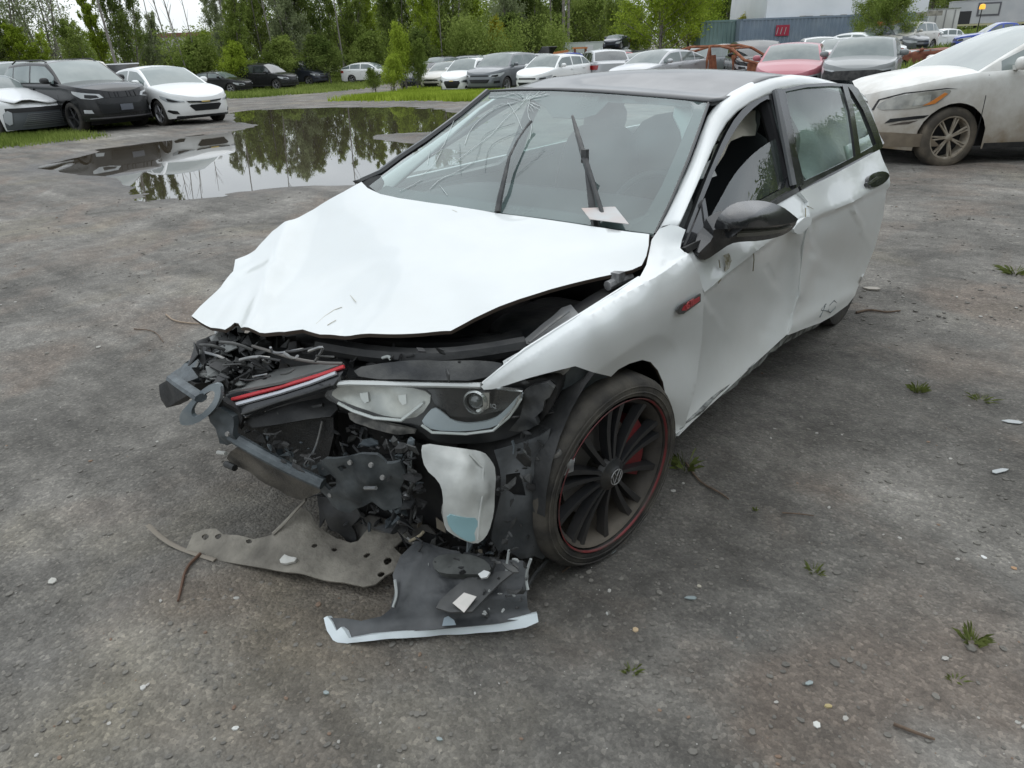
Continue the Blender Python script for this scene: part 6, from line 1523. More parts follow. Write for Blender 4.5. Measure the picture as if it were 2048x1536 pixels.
roof, RV, RN, RR = roof_grid(); P_(roof, label='dusty black roof skin')
if roof.data.polygons[20].normal.z < 0: roof.data.flip_normals()
hl_ = P_(strip('roof_front_seam', roof_front, WS, .006, BLACKG, push=.003))
# white cant rail and A pillar in one: runs from the fender up and back along the roof edge
def rail(side):
    A = [(1312, 466), (1332, 430), (1352, 385), (1380, 322), (1403, 262), (1424, 204)]      # inner edge (glass side)
    B = [(1356, 453), (1368, 428), (1386, 388), (1412, 330), (1438, 268), (1468, 222)]      # outer edge (door side)
    IA = [Vector(p) for p in surface([(1312, 466, 'x', .705), (1352, 385, 'x', .675), (1424, 204, 'x', .575), (1380, 322, 'x', .645)])(A)]
    IB = [Vector(p) for p in surface([(1356, 453, 'x', .79), (1386, 388, 'x', .755), (1468, 222, 'x', .65), (1412, 330, 'x', .715)])(B)]
    # continue along the roof: inner edge follows the roof skin's rim, outer edge the top of the doors
    ys = [1.45, 1.75, 2.1, 2.45, 2.8, 3.1]
    for y in ys:
        t = (y-1.13)/2.02
        xi = .57*(1+.05*math.sin(min(1, t*1.6)*PI/2)-.10*t*t); zi = roof_z(t)-.028
        IA.append(Vector((xi, y, zi+.004))); IB.append(Vector((xi+.060+.02*t, y+.05, zi-.046-.02*t)))
    V = []; Fc = []; k = 7
    for a, b in zip(IA, IB):
        mid = (a+b)/2+Vector((.022, -.004, .026))
        for j in range(k+1):
            f = j/k; p = a*(1-f)**2+mid*2*f*(1-f)+b*f*f
            V.append((side*p.x, p.y, p.z))
    n = len(IA)
    for i in range(n-1):
        for j in range(k): Fc.append((i*(k+1)+j, i*(k+1)+j+1, (i+1)*(k+1)+j+1, (i+1)*(k+1)+j))
    o = mk('roof_pillar', V, Fc, WHITE, angle=60)
    s_ = o.modifiers.new('s', 'SUBSURF'); s_.levels = 1; s_.render_levels = 1
    s2 = o.modifiers.new('t', 'SOLIDIFY'); s2.thickness = .015
    fix_normals(o); return o
P_(rail(1), label='white roof pillar beside the windshield'); P_(rail(-1))
# door window frames (black)
ff = [(1363, 500), (1366, 478), (1375, 450), (1385, 425), (1398, 390), (1420, 335), (1446, 275), (1472, 230), (1510, 196), (1545, 180), (1553, 196), (1575, 270), (1598, 372), (1596, 384), (1540, 413), (1480, 445), (1420, 476), (1372, 503)]
fh = [(1384, 483), (1378, 470), (1392, 425), (1410, 385), (1432, 328), (1455, 282), (1480, 242), (1512, 210), (1538, 196), (1545, 215), (1562, 285), (1578, 370), (1530, 395), (1470, 430), (1420, 462)]
P_(sheet('front_door_frame', rounded(ff, 1), GLS, BLACKG, th=.02, step=12, holes=[rounded(fh, 1)], push=.006, mirror=True))
rf = [(1553, 184), (1600, 172), (1650, 168), (1700, 171), (1712, 180), (1732, 215), (1750, 258), (1762, 294), (1757, 300), (1700, 333), (1640, 365), (1600, 386), (1594, 372), (1575, 280)]
rh = [(1566, 186), (1610, 177), (1660, 174), (1692, 176), (1700, 186), (1722, 222), (1738, 262), (1748, 290), (1700, 317), (1650, 342), (1603, 364), (1590, 310), (1577, 240)]
P_(sheet('rear_door_frame', rf, GLS, BLACKG, th=.02, step=12, holes=[rh], push=.012, mirror=True))
P_(sheet('quarter_bar', [(1680, 173), (1690, 174), (1703, 220), (1712, 280), (1716, 308), (1706, 314), (1702, 280), (1694, 225)], GLS, BLACKG, th=.012, step=10, push=.013, mirror=True))
P_(sheet('belt_trim', [(1366, 496), (1375, 491), (1420, 470), (1480, 438), (1540, 406), (1592, 376), (1596, 385), (1540, 416), (1480, 448), (1420, 479), (1372, 507)], surface([(1366, 496, 'x', .85), (1375, 505, 'x', .855), (1592, 376, 'x', .83), (1596, 388, 'x', .845), (1480, 440, 'x', .848), (1483, 450, 'x', .856)]), PLASTIC, th=.02, step=10, push=.008))
P_(sheet('mirror_triangle', [(1366, 492), (1382, 455), (1398, 415), (1401, 430), (1408, 470), (1380, 487)], GLS, BLACKG, th=.012, step=12, push=.012))
P_(sheet('quarter_divider', [(1397, 410), (1403, 400), (1408, 430), (1413, 468), (1406, 472), (1401, 440)], GLS, BLACKG, th=.012, step=12, push=.016))
P_(sheet('pillar_trim', [(1543, 182), (1556, 181), (1577, 262), (1600, 372), (1584, 378), (1570, 290), (1552, 215)], GLS, mat('gloss_pillar', (.02, .021, .023), rough=.2, coat=.5), th=.012, step=12, push=.018))
P_(sheet('front_door_frame_edge', [(1540, 184), (1546, 184), (1562, 255), (1584, 372), (1576, 374), (1556, 270)], GLS, mat('dull_grey_strip', (.12, .125, .13), rough=.5), th=.012, step=12, push=.021))
# door glass: front pane is dropped half way and broken off along a curve
P_(sheet('front_door_glass', rounded([(1412, 462), (1425, 432), (1445, 395), (1470, 350), (1500, 315), (1530, 290), (1562, 272), (1578, 330), (1582, 366), (1530, 393), (1470, 428), (1425, 456)], 1), GLS, GL_SIDE, th=.004, step=12, push=-.01), label='side window pane dropped half way')
P_(sheet('rear_door_glass', [(1560, 185), (1610, 175), (1660, 172), (1686, 174), (1696, 220), (1710, 310), (1650, 344), (1600, 368), (1588, 310), (1575, 240)], GLS, GL_SIDE, th=.004, step=16, push=.002, mirror=True))
P_(sheet('quarter_glass', [(1688, 174), (1704, 186), (1726, 222), (1742, 262), (1752, 291), (1714, 311), (1705, 240)], GLS, GL_SIDE, th=.004, step=12, push=.002, mirror=True))
# airbag curtain hanging behind the side windows
INN = surface([(1440, 270, 'x', .56), (1545, 200, 'x', .55), (1600, 370, 'x', .66), (1700, 180, 'x', .56), (1750, 290, 'x', .68), (1400, 430, 'x', .66)])
P_(sheet('airbag_curtain', rounded([(1566, 178), (1640, 172), (1720, 176), (1752, 250), (1768, 300), (1700, 335), (1640, 362), (1618, 372), (1606, 330), (1590, 250)], 1), INN, CURTAIN, th=.02, step=12, crumple=.05, cfreq=5), label='deployed white curtain airbag behind the rear window')
P_(sheet('airbag_curtain', [(1428, 336), (1440, 290), (1462, 248), (1492, 220), (1508, 222), (1512, 250), (1505, 272), (1478, 274), (1462, 282), (1450, 300), (1436, 330), (1420, 345)], INN, mat('airbag_cream', (.58, .54, .46), rough=.85), th=.02, step=9, crumple=.03, cfreq=9), label='torn cream airbag flap in the front window')
P_(sheet('airbag_scrap', [(1408, 330), (1426, 318), (1432, 340), (1438, 350), (1424, 355), (1406, 356)], INN, CURTAIN, th=.01, step=9, crumple=.02, cfreq=12))
# --- windshield
ws_poly = [(738, 372), (790, 333), (850, 290), (920, 235), (977, 184), (1040, 182), (1100, 182), (1170, 185), (1233, 189), (1320, 196), (1414, 206), (1398, 260), (1376, 320), (1345, 395), (1310, 468), (1200, 453), (1100, 438), (985, 424), (900, 411), (800, 397), (755, 386)]
P_(sheet('windshield', ws_poly, WS, GL_WS, th=.005, step=18), label='cracked grey green windshield')
band = mat('ceramic_band', (.030, .036, .038), rough=.25, coat=.3, dirt=((.20, .24, .24), .8, 5, -3, -2))
P_(sheet('windshield_band', [(1414, 206), (1398, 260), (1376, 320), (1345, 395), (1310, 468), (1200, 453), (1100, 438), (985, 424), (900, 411), (800, 397), (748, 384), (770, 368), (850, 381), (985, 402), (1100, 416), (1200, 430), (1262, 437), (1290, 425), (1322, 368), (1352, 300), (1384, 225), (1380, 206)], WS, band, th=.003, step=14, push=-.009))
P_(sheet('windshield_band', [(977, 184), (1100, 182), (1233, 189), (1380, 203), (1376, 209), (1300, 203), (1215, 200), (1190, 225), (1160, 233), (1105, 230), (1090, 210), (1060, 192), (1000, 191), (975, 193)], WS, band, th=.003, step=14, push=-.011), label='dark sensor patch at the top of the windshield')
P_(strip('windshield_edge', [(722, 362), (760, 345), (800, 315), (850, 282), (920, 230), (976, 183)], WS, .030, BLACKG, push=.002))
P_(strip('windshield_edge', [(1310, 468), (1345, 395), (1376, 320), (1398, 260), (1417, 206)], WS, .012, BLACKG, push=.0))
cr = MB(); CW = lambda q: [Vector(p)+Vector((.0, -.002, .004)) for p in WS(q)]
for line in [[(1060, 190), (1040, 215), (1010, 240), (985, 270), (965, 285), (945, 300), (905, 330)], [(912, 235), (900, 262), (885, 300), (865, 312)], [(885, 300), (870, 330), (845, 352)], [(860, 302), (856, 330)],
             [(1095, 190), (1055, 200), (1000, 213), (965, 235), (940, 262), (930, 290)], [(1090, 186), (1060, 196), (1045, 196)], [(1080, 184), (1062, 200), (1050, 205)], [(1100, 190), (1070, 195), (1046, 201)],
             [(950, 325), (915, 345), (880, 360), (860, 380)], [(1060, 200), (1055, 230), (1065, 250), (1060, 280)], [(1015, 205), (1030, 225), (1045, 260)], [(978, 195), (1000, 196), (1030, 188)], [(845, 360), (820, 375), (800, 384)], [(880, 372), (895, 392)]]:
    cr.tube(CW(rounded(line, 1, False)), .0010, 4)
_rc = random.Random(5)
for i in range(26):
    a = _rc.uniform(0, 2*PI); r0 = _rc.uniform(2, 10); r1 = r0+_rc.uniform(8, 30)*(1.7 if math.cos(a) < 0 else .8); pts = []
    for k in range(4):
        r = r0+(r1-r0)*k/3; b = a+_rc.uniform(-.12, .12); pts.append((max(985, 1052+r*1.5*math.cos(b)), max(188, 203+r*.8*math.sin(b))))
    cr.tube(CW(pts), .0006, 3)
P_(cr.build('windshield_crack', CRACK, angle=None)); 
for line in [[(1030, 248), (985, 262), (965, 275), (957, 310), (952, 322)], [(1040, 265), (990, 285), (975, 305), (970, 345)], [(920, 290), (922, 350)], [(1090, 300), (1060, 330), (1030, 355)]]:
    P_(MB().tube(CW(rounded(line, 2, False)), .0008, 4).build('windshield_smear', mat('smear_dark', (.15, .18, .18), rough=.6)))
# items seen inside the windshield
P_(sheet('dash_paper', [(1163, 416), (1230, 413), (1258, 448), (1180, 438)], surface([(1163, 416, 'z', 1.03), (1230, 413, 'z', 1.03), (1258, 448, 'z', 1.01), (1180, 438, 'z', 1.01)]), PAPER, th=.002, step=20))
# cowl bits at the lower corners
P_(sheet('cowl_corner', [(1300, 474), (1312, 468), (1325, 452), (1340, 449), (1330, 462), (1312, 472)], surface([(1300, 474, 'x', .74), (1340, 449, 'x', .77), (1325, 452, 'x', .75), (1312, 474, 'x', .76)]), PLASTIC, th=.03, step=8))
P_(sheet('cowl_corner', [(705, 362), (735, 354), (760, 350), (768, 362), (752, 388), (735, 376), (724, 364)], surface([(705, 362, 'x', -.80), (768, 362, 'x', -.68), (752, 388, 'x', -.68), (735, 354, 'x', -.74)]), PLASTIC, th=.03, step=8))
# wipers, both lifted off the glass
def wpt(u, v, lift): p = Vector(WS([(u, v)])[0]); return Vector(at(u, v, 'y', p.y-lift))
w1 = MB(); w1.tube([wpt(995, 424, .01), wpt(1000, 395, .03), wpt(1008, 360, .05), wpt(1018, 315, .06), wpt(1035, 280, .06), wpt(1052, 255, .05), wpt(1062, 243, .05)], [.013, .012, .010, .007, .0055, .006, .009], 6, flat=.7)
P_(w1.build('wiper_arm', PLASTIC_D))
w2 = MB(); w2.tube([wpt(1192, 458, .02), wpt(1184, 410, .05), wpt(1177, 360, .08), wpt(1172, 315, .09)], [.016, .014, .011, .009], 6, flat=.7)
P_(w2.build('wiper_arm', PLASTIC_D))
w3 = MB(); w3.tube([wpt(1145, 232, .07), wpt(1155, 268, .09), wpt(1168, 312, .10), wpt(1184, 360, .09), wpt(1196, 400, .07), wpt(1208, 436, .05)], [.006, .011, .012, .010, .009, .008], 6, flat=.8)
w3.box(wpt(1170, 312, .11), (.024, .02, .05))
P_(w3.build('wiper_blade', PLASTIC_D))
# --- door mirror
MP = [(1428, 470), (1430, 450), (1440, 428), (1458, 411), (1480, 404), (1510, 401), (1540, 404), (1565, 413), (1585, 428), (1598, 442), (1592, 456), (1575, 470), (1550, 479), (1520, 485), (1480, 486), (1445, 486), (1432, 482)]
MS = surface([(1428, 470, 'x', .90), (1598, 442, 'x', 1.045), (1510, 401, 'x', .975), (1510, 445, 'x', 1.015), (1520, 487, 'x', .975), (1440, 486, 'x', .905), (1460, 430, 'x', .945), (1565, 413, 'x', 1.02)])
mcap = [(1428, 458), (1430, 446), (1440, 428), (1458, 411), (1480, 403), (1510, 400), (1540, 404), (1565, 413), (1585, 428), (1600, 441), (1575, 448), (1540, 452), (1480, 456), (1440, 459)]
P_(sheet('mirror_cap', rounded(mcap, 1), surface([(1428, 458, 'x', .90), (1600, 441, 'x', 1.045), (1510, 400, 'x', .965), (1510, 430, 'x', 1.015), (1515, 452, 'x', 1.022), (1450, 440, 'x', .955), (1565, 414, 'x', 1.02), (1458, 411, 'x', .93)]), mat('mirror_grey', (.018, .019, .021), rough=.25, coat=.5, dirt=((.09, .09, .09), .5, 8, -3, -2)), th=.09, step=9), label='dark grey door mirror cap')
P_(sheet('mirror_shell', rounded([(1428, 457), (1480, 455), (1540, 451), (1598, 441), (1592, 456), (1575, 470), (1550, 479), (1520, 485), (1485, 486), (1462, 490), (1440, 505), (1415, 522), (1402, 520), (1398, 510), (1410, 497), (1428, 480)], 1), surface([(1428, 458, 'x', .905), (1598, 441, 'x', 1.04), (1515, 452, 'x', 1.015), (1520, 485, 'x', .97), (1405, 515, 'x', .885), (1450, 480, 'x', .925)]), BLACKG, th=.07, step=9, push=-.006), label='black lower mirror shell')
P_(sheet('mirror_indicator', [(1474, 466), (1520, 463), (1560, 459), (1584, 452), (1570, 462), (1530, 470), (1474, 473)], surface([(1428, 458, 'x', .905), (1598, 441, 'x', 1.04), (1515, 452, 'x', 1.015), (1520, 485, 'x', .97), (1405, 515, 'x', .885), (1450, 480, 'x', .925)]), mat('indicator_strip', (.16, .16, .14), rough=.3), th=.01, step=9, push=.002))
# --- small marks: scuffs on the door, pen mark on the rear door
def mark(name, px, S, w, material, push=.004): return P_(strip(name, px, S, w, material, push=push))
SCUF = mat('scuff_brown', (.22, .19, .12), rough=.8)
DM = [Vector(p) for p in DOORF([(1445, 520)])][0]
P_(sheet('door_scuff', [(1440, 512), (1450, 508), (1456, 522), (1450, 538), (1442, 546), (1444, 530)], DOORF, mat('scuff_grime', (.50, .49, .44), rough=.7, col2=(.20, .18, .10), noise_scale=60), th=.002, step=5, push=.016, crumple=.003, cfreq=40))
for px in ([(1438, 520), (1440, 536)], [(1452, 530), (1446, 552), (1437, 566)], [(1507, 500), (1508, 520), (1506, 542)], [(1611, 416), (1611, 440)], [(1614, 412), (1626, 418), (1622, 430)]):
    mark('door_scratch', px, DOORF if px[0][0] < 1600 else DOORR, .004, SCUF, .018)
for px in ([(1668, 601), (1673, 606), (1670, 616), (1661, 625), (1656, 622), (1659, 610), (1668, 601)], [(1652, 608), (1642, 620), (1656, 622)], [(1650, 612), (1640, 634)]):
    mark('pen_mark', px, DOORR, .006, mat('pen_grey', (.16, .18, .18)), .02)

# ------------------------------------------------------------------ wrecked nose, engine bay, interior, rest of the body
def PT(u, v, a, val): return tuple(at(u, v, a, val))
def path(lst): return [Vector(at(*q)) for q in lst]
def smooth_path(P, it=2):
    P = [Vector(p) for p in P]
    for _ in range(it):
        o = [P[0]]
        for a, b in zip(P, P[1:]): o += [a*.75+b*.25, a*.25+b*.75]
        P = o+[P[-1]]
    return P
def hose(name, lst, r, material, k=8, parent=None, r2=None, flat=1):
    return P_(MB().tube(smooth_path(path(lst)), r, k, r2=r2, flat=flat).build(name, material))
# engine bay tub and things in its shade
BAYD = mat('engine_bay_dark', (.012, .012, .013), rough=.7, col2=(.035, .034, .032), noise_scale=9)
b = MB(); b.box((0, .42, .62), (1.42, .05, .62)); P_(b.build('bulkhead', BAYD))
b = MB(); b.box((-.02, .02, .36), (1.10, .80, .34)); P_(b.build('engine_block', BAYD))
b = MB(); b.box((.0, 1.5, .24), (1.62, 2.3, .10)); P_(b.build('floor_pan', BAYD))
b = MB(); b.box((.64, .12, .60), (.06, .56, .12)); b2 = b.build('inner_wing', PLASTIC_D); P_(b2)
b = MB(); b.box((-.62, .12, .58), (.06, .56, .12)); P_(b.build('inner_wing', PLASTIC_D))
eng = MB(); eng.ell((.1, .05, .66), (.30, .24, .10), 24, 10, p=.5); P_(eng.build('engine_cover', PLASTIC))
eng = MB(); eng.ell((.50, .12, .67), (.14, .20, .09), 20, 8, p=.5); P_(eng.build('battery_box', PLASTIC_D))
P_(sheet('upper_support', [(520, 672), (700, 664), (900, 664), (1000, 668), (1052, 696), (1010, 728), (962, 766), (880, 764), (700, 762), (690, 738), (640, 728), (560, 712), (525, 700)],
         surface([(520, 672, 'z', .72), (900, 664, 'z', .71), (962, 766, 'z', .70), (700, 762, 'z', .695), (1052, 696, 'z', .74), (690, 720, 'z', .70), (820, 715, 'z', .685)]), PLASTIC, th=.02, step=12, crumple=.02, cfreq=6,
         holes=[[(570, 677), (593, 676), (594, 706), (572, 704)], [(600, 690), (636, 692), (640, 711), (604, 709)], [(644, 703), (672, 706), (676, 722), (650, 722)]]))
P_(sheet('air_duct', rounded([(700, 735), (780, 722), (880, 720), (980, 722), (1012, 728), (962, 762), (860, 760), (720, 757)], 1), surface([(700, 735, 'z', .73), (1012, 728, 'z', .765), (962, 762, 'z', .725), (720, 757, 'z', .71), (860, 738, 'z', .755)]), PLASTIC_D, th=.03, step=10, crumple=.012, cfreq=10))
hose('radiator_hose', [(640, 690, 'z', .74), (740, 708, 'z', .74), (860, 716, 'z', .76), (960, 706, 'z', .76), (1050, 690, 'z', .77)], .028, PLASTIC)
hose('radiator_hose', [(700, 680, 'z', .72), (800, 690, 'z', .72), (960, 690, 'z', .74), (1040, 670, 'z', .74)], .02, BAYD)
hose('wire', [(505, 692, 'z', .76), (545, 704, 'z', .76), (590, 718, 'z', .755), (640, 726, 'z', .75), (685, 727, 'z', .75)], .005, mat('wire_grey', (.14, .13, .12), rough=.6))
P_(sheet('strut_brace', [(1042, 686), (1080, 652), (1124, 616), (1142, 610), (1160, 630), (1146, 642), (1110, 662), (1066, 690)], surface([(1042, 686, 'z', .76), (1130, 612, 'z', .84), (1160, 630, 'z', .84), (1066, 690, 'z', .77)]),
         mat('dusty_grey_plate', (.20, .20, .20), rough=.6, col2=(.32, .32, .31), noise_scale=8), th=.02, step=10, crumple=.006, cfreq=14))
P_(strip('brace_rib', [(1058, 684), (1100, 650), (1138, 622)], surface([(1042, 686, 'z', .77), (1130, 612, 'z', .85), (1160, 630, 'z', .85), (1066, 690, 'z', .78)]), .008, STEEL))
P_(sheet('wing_rail', [(1060, 706), (1160, 636), (1250, 572), (1278, 545), (1262, 545), (1200, 566), (1130, 612), (1160, 632), (1075, 690)], surface([(1060, 706, 'x', .73), (1160, 636, 'x', .775), (1278, 545, 'x', .80), (1200, 566, 'x', .72), (1130, 612, 'x', .68)]), BAYD, th=.02, step=12, crumple=.01, push=-.02))
hs_ = MB(); hs_.tube(path([(1215, 572, 'x', .76), (1240, 560, 'x', .77), (1262, 552, 'x', .785)]), .016, 8); hs_.box(PT(1238, 552, 'x', .77), (.03, .05, .03)); P_(hs_.build('bonnet_hinge', mat('dusty_metal', (.12, .12, .12), rough=.6, col2=(.3, .3, .3), noise_scale=30)))
hose('wire', [(1200, 600, 'x', .74), (1230, 590, 'x', .76), (1225, 575, 'x', .75)], .005, STEEL)
hose('clip', [(765, 716, 'z', .75), (778, 712, 'z', .76), (782, 720, 'z', .75)], .005, mat('pale_clip', (.4, .42, .4), rough=.5))

# headlight
HLC = [(645, 790, 'x', .24), (700, 765, 'x', .31), (960, 768, 'x', .655), (1040, 780, 'x', .775), (985, 870, 'x', .685), (780, 845, 'x', .445), (860, 868, 'x', .545), (830, 810, 'x', .50), (690, 815, 'x', .305)]
HL = surface(HLC)
P_(sheet('headlight_housing', rounded([(640, 792), (672, 765), (700, 760), (960, 764), (1045, 774), (1075, 768), (1100, 775), (1108, 800), (1090, 840), (1048, 874), (990, 893), (930, 900), (862, 895), (835, 872), (800, 862), (735, 848), (690, 828), (655, 808)], 1), HL, mat('headlight_black', (.010, .011, .012), rough=.35, col2=(.03, .03, .03), noise_scale=12), th=.10, step=12, push=-.045, crumple=.004, cfreq=12), label='black headlight housing with chipped edge')
hlg = P_(sheet('headlight_cover', rounded([(645, 790), (672, 768), (700, 763), (960, 768), (1040, 779), (1050, 788), (1028, 830), (992, 860), (930, 869), (862, 867), (838, 848), (800, 846), (748, 834), (700, 818), (662, 804)], 1), HL, GL_LAMP, th=.003, step=14), label='clear lens of the headlight')
P_(sheet('headlight_reflector', rounded([(654, 790), (676, 772), (760, 772), (842, 780), (864, 798), (838, 836), (802, 841), (748, 830), (700, 814), (668, 802)], 1), HL, LAMPC, th=.01, step=10, push=-.020, crumple=.008, cfreq=16))
P_(sheet('headlight_bezel', [(850, 783), (960, 784), (1036, 788), (1010, 828), (940, 842), (890, 838), (866, 812)], HL, BLACKG, th=.01, step=10, push=-.03))
P_(strip('headlight_trim', [(668, 768), (700, 766), (780, 768), (870, 769), (962, 771)], HL, .017, mat('lamp_bright_trim', (.66, .68, .66), rough=.25, metal=.2), push=-.004))
P_(strip('headlight_trim', [(962, 772), (1000, 776), (1044, 782), (1032, 812), (1000, 848)], HL, .010, CHROME, push=-.006))
P_(strip('light_guide', [(676, 806), (706, 822), (748, 836), (802, 841), (822, 826), (846, 806)], HL, .010, mat('light_guide', (.62, .65, .63), rough=.25), push=-.008))
P_(sheet('light_guide', rounded([(840, 848), (850, 832), (866, 816), (884, 826), (905, 846), (940, 852), (982, 846), (1006, 826), (1034, 794), (1044, 792), (1028, 828), (992, 858), (932, 867), (866, 864)], 1), HL, mat('light_guide_blue', (.42, .47, .50), rough=.25), th=.01, step=9, push=-.014))
P_(strip('light_guide', [(843, 850), (864, 865), (932, 868), (986, 861), (1018, 834), (1042, 798)], HL, .008, MATS['light_guide'], push=-.005))
pc = Vector(HL([(946, 806)])[0])+Vector((-.01, .035, -.005)); vd = Vector((.35, -.92, .15)).normalized()
b = MB(); b.lathe([(.030, .0), (.036, .012), (.036, .03), (.030, .034), (.028, .022)], pc, vd, 24); P_(b.build('projector_ring', CHROME))
b = MB(); b.ell(pc+vd*.008, (.027, .027, .027), 16, 10); P_(b.build('projector_lens', mat('lens_dark', (.05, .06, .06), rough=.05, spec=1, coat=1)))
P_(sheet('projector_bracket', [(962, 788), (976, 788), (976, 818), (962, 826), (948, 828), (952, 822), (964, 816)], HL, CHROME, th=.008, step=6, push=-.010))
for (u, v) in ((722, 796), (800, 800)):
    P_(sheet('reflector_cell', [(u-8, v-8), (u+8, v-10), (u+10, v+8), (u+2, v+12), (u-6, v+2)], HL, mat('cell_bright', (.62, .63, .6), rough=.2, metal=.4), th=.006, step=6, push=-.016))
a_ = Vector(HL([(984, 808)])[0])+Vector((.012, -.02, 0)); b_ = Vector(HL([(1004, 809)])[0])+Vector((.012, -.02, 0))
P_(text_mesh('IQ', .018, tuple(a_), b_-a_, (0, 0, 1), mat('faint_print', (.22, .23, .23), rough=.5)))
P_(sheet('torn_bracket', [(690, 828), (706, 826), (752, 846), (800, 856), (828, 866), (826, 872), (790, 872), (745, 862), (705, 848), (694, 840)], HL, mat('torn_plastic', (.05, .05, .047), rough=.7, col2=(.22, .21, .19), noise_scale=22), th=.02, step=7, crumple=.012, cfreq=24, push=-.015))
P_(sheet('torn_bracket', [(1042, 790), (1062, 778), (1092, 772), (1104, 784), (1096, 800), (1086, 806), (1082, 826), (1068, 838), (1074, 852), (1052, 868), (1030, 872), (1012, 868), (1034, 842)], HL, PLASTIC_D, th=.02, step=8, crumple=.02, cfreq=20, push=-.02))
P_(sheet('torn_bracket', [(1055, 764), (1085, 752), (1112, 744), (1140, 738), (1148, 744), (1132, 760), (1100, 768), (1070, 778), (1058, 774)], surface([(1055, 764, 'x', .79), (1148, 744, 'x', .85), (1070, 778, 'x', .78), (1132, 760, 'x', .83)]), mat('torn_pale', (.07, .07, .068), rough=.7, col2=(.42, .42, .40), noise_scale=26), th=.015, step=7, crumple=.014, cfreq=22, push=-.02))

# wheel arch liner, torn forward
LIN = surface([(985, 905, 'x', .70), (1080, 880, 'x', .80), (1180, 790, 'x', .855), (1100, 1105, 'x', .80), (985, 1080, 'x', .745), (1050, 1000, 'x', .785), (1108, 990, 'x', .83), (1215, 772, 'x', .875)])
def lin_fold(q, p): return DENT(q, [((1060, 890), (1050, 1100), .012, 14), ((1020, 920), (1010, 1080), -.012, 14), ((1095, 900), (1085, 1100), -.008, 12), ((1000, 960), (1110, 940), .010, 12)])
P_(sheet('wheel_arch_liner', [(988, 900), (1040, 888), (1080, 872), (1100, 856), (1092, 900), (1104, 920), (1130, 930), (1122, 950), (1112, 985), (1108, 1030), (1108, 1070), (1104, 1098), (1084, 1118), (1064, 1108), (1040, 1116), (1012, 1102), (1000, 1108), (986, 1082), (992, 1040), (1004, 990), (1000, 940)], LIN,
         mat('liner_grey', (.040, .044, .047), rough=.5, col2=(.10, .105, .108), noise_scale=7, bump=.2), th=.006, step=9, crumple=.02, cfreq=8, fold=lin_fold, holes=[[(1012, 950), (1040, 945), (1048, 975), (1050, 990), (1030, 992), (1014, 980)]]), label='dark grey wheel arch liner torn forward')
P_(sheet('wheel_arch_liner', [(1098, 780), (1112, 752), (1150, 738), (1185, 748), (1228, 762), (1208, 780), (1180, 815), (1152, 858), (1132, 905), (1100, 930), (1088, 905), (1104, 858), (1086, 835), (1100, 806)], surface([(1098, 780, 'x', .80), (1228, 762, 'x', .87), (1150, 738, 'x', .84), (1132, 905, 'x', .83), (1088, 905, 'x', .79), (1130, 830, 'x', .80)]),
         PLASTIC_B, th=.006, step=9, crumple=.022, cfreq=9, push=-.03, seed=5))
P_(sheet('liner_scrap', [(1098, 905), (1112, 892), (1120, 905), (1140, 915), (1138, 935), (1118, 948), (1122, 930), (1104, 935)], LIN, STEEL, th=.01, step=6, crumple=.02, cfreq=30, push=.02))

# dark structure behind and below the headlight
P_(sheet('front_panel', [(640, 815), (700, 832), (800, 866), (870, 896), (1000, 900), (1010, 1000), (990, 1090), (930, 1110), (860, 1100), (800, 1090), (700, 1060), (640, 1010), (645, 900)], surface([(640, 815, 'y', -.50), (1000, 900, 'y', -.30), (990, 1090, 'y', -.36), (700, 1060, 'y', -.52), (820, 960, 'y', -.44)]), BAYD, th=.02, step=18, crumple=.04, cfreq=6))
P_(sheet('crash_bracket', [(637, 925), (656, 912), (690, 916), (722, 906), (752, 912), (772, 930), (800, 922), (812, 950), (798, 985), (806, 1012), (770, 1018), (742, 1008), (700, 1026), (662, 1012), (640, 985)], surface([(637, 925, 'y', -.68), (800, 922, 'y', -.60), (806, 1012, 'y', -.58), (662, 1012, 'y', -.66), (720, 960, 'y', -.66)]),
         mat('bracket_bluegrey', (.030, .036, .040), rough=.5, col2=(.085, .095, .098), noise_scale=14, bump=.2), th=.012, step=8, crumple=.02, cfreq=14, holes=[[(647, 953), (660, 948), (671, 958), (672, 973), (660, 978), (648, 968)], [(677, 932), (686, 930), (690, 938), (682, 943)]]), label='blue grey crash bracket with bolt holes')
P_(sheet('torn_panel', [(636, 990), (668, 1004), (706, 1008), (724, 1030), (704, 1052), (712, 1080), (694, 1096), (676, 1070), (660, 1058), (650, 1036), (637, 1058)], surface([(636, 990, 'y', -.62), (706, 1008, 'y', -.58), (694, 1096, 'y', -.60), (637, 1058, 'y', -.64)]), PLASTIC, th=.008, step=8, crumple=.02, cfreq=14))
P_(sheet('torn_panel', [(700, 1052), (740, 1030), (790, 1040), (850, 1050), (880, 1085), (870, 1110), (830, 1092), (780, 1070), (740, 1082), (726, 1110), (708, 1090)], surface([(700, 1052, 'y', -.56), (790, 1040, 'y', -.50), (870, 1110, 'y', -.50), (708, 1090, 'y', -.58)]), mat('dull_brown_plastic', (.045, .042, .038), rough=.7, col2=(.10, .095, .085), noise_scale=14), th=.01, step=8, crumple=.03, cfreq=12))
P_(sheet('torn_panel', [(740, 908), (820, 915), (832, 960), (818, 1000), (780, 990), (745, 1005), (752, 950)], surface([(740, 908, 'y', -.52), (820, 915, 'y', -.48), (818, 1000, 'y', -.48), (745, 1005, 'y', -.54)]), PLASTIC, th=.01, step=8, crumple=.04, cfreq=12, seed=4))
hose('bracket_loop', [(766, 984, 'y', -.56), (772, 1000, 'y', -.57), (784, 1022, 'y', -.58), (796, 1024, 'y', -.58), (802, 1008, 'y', -.57), (794, 992, 'y', -.56)], .009, PLASTIC_B)
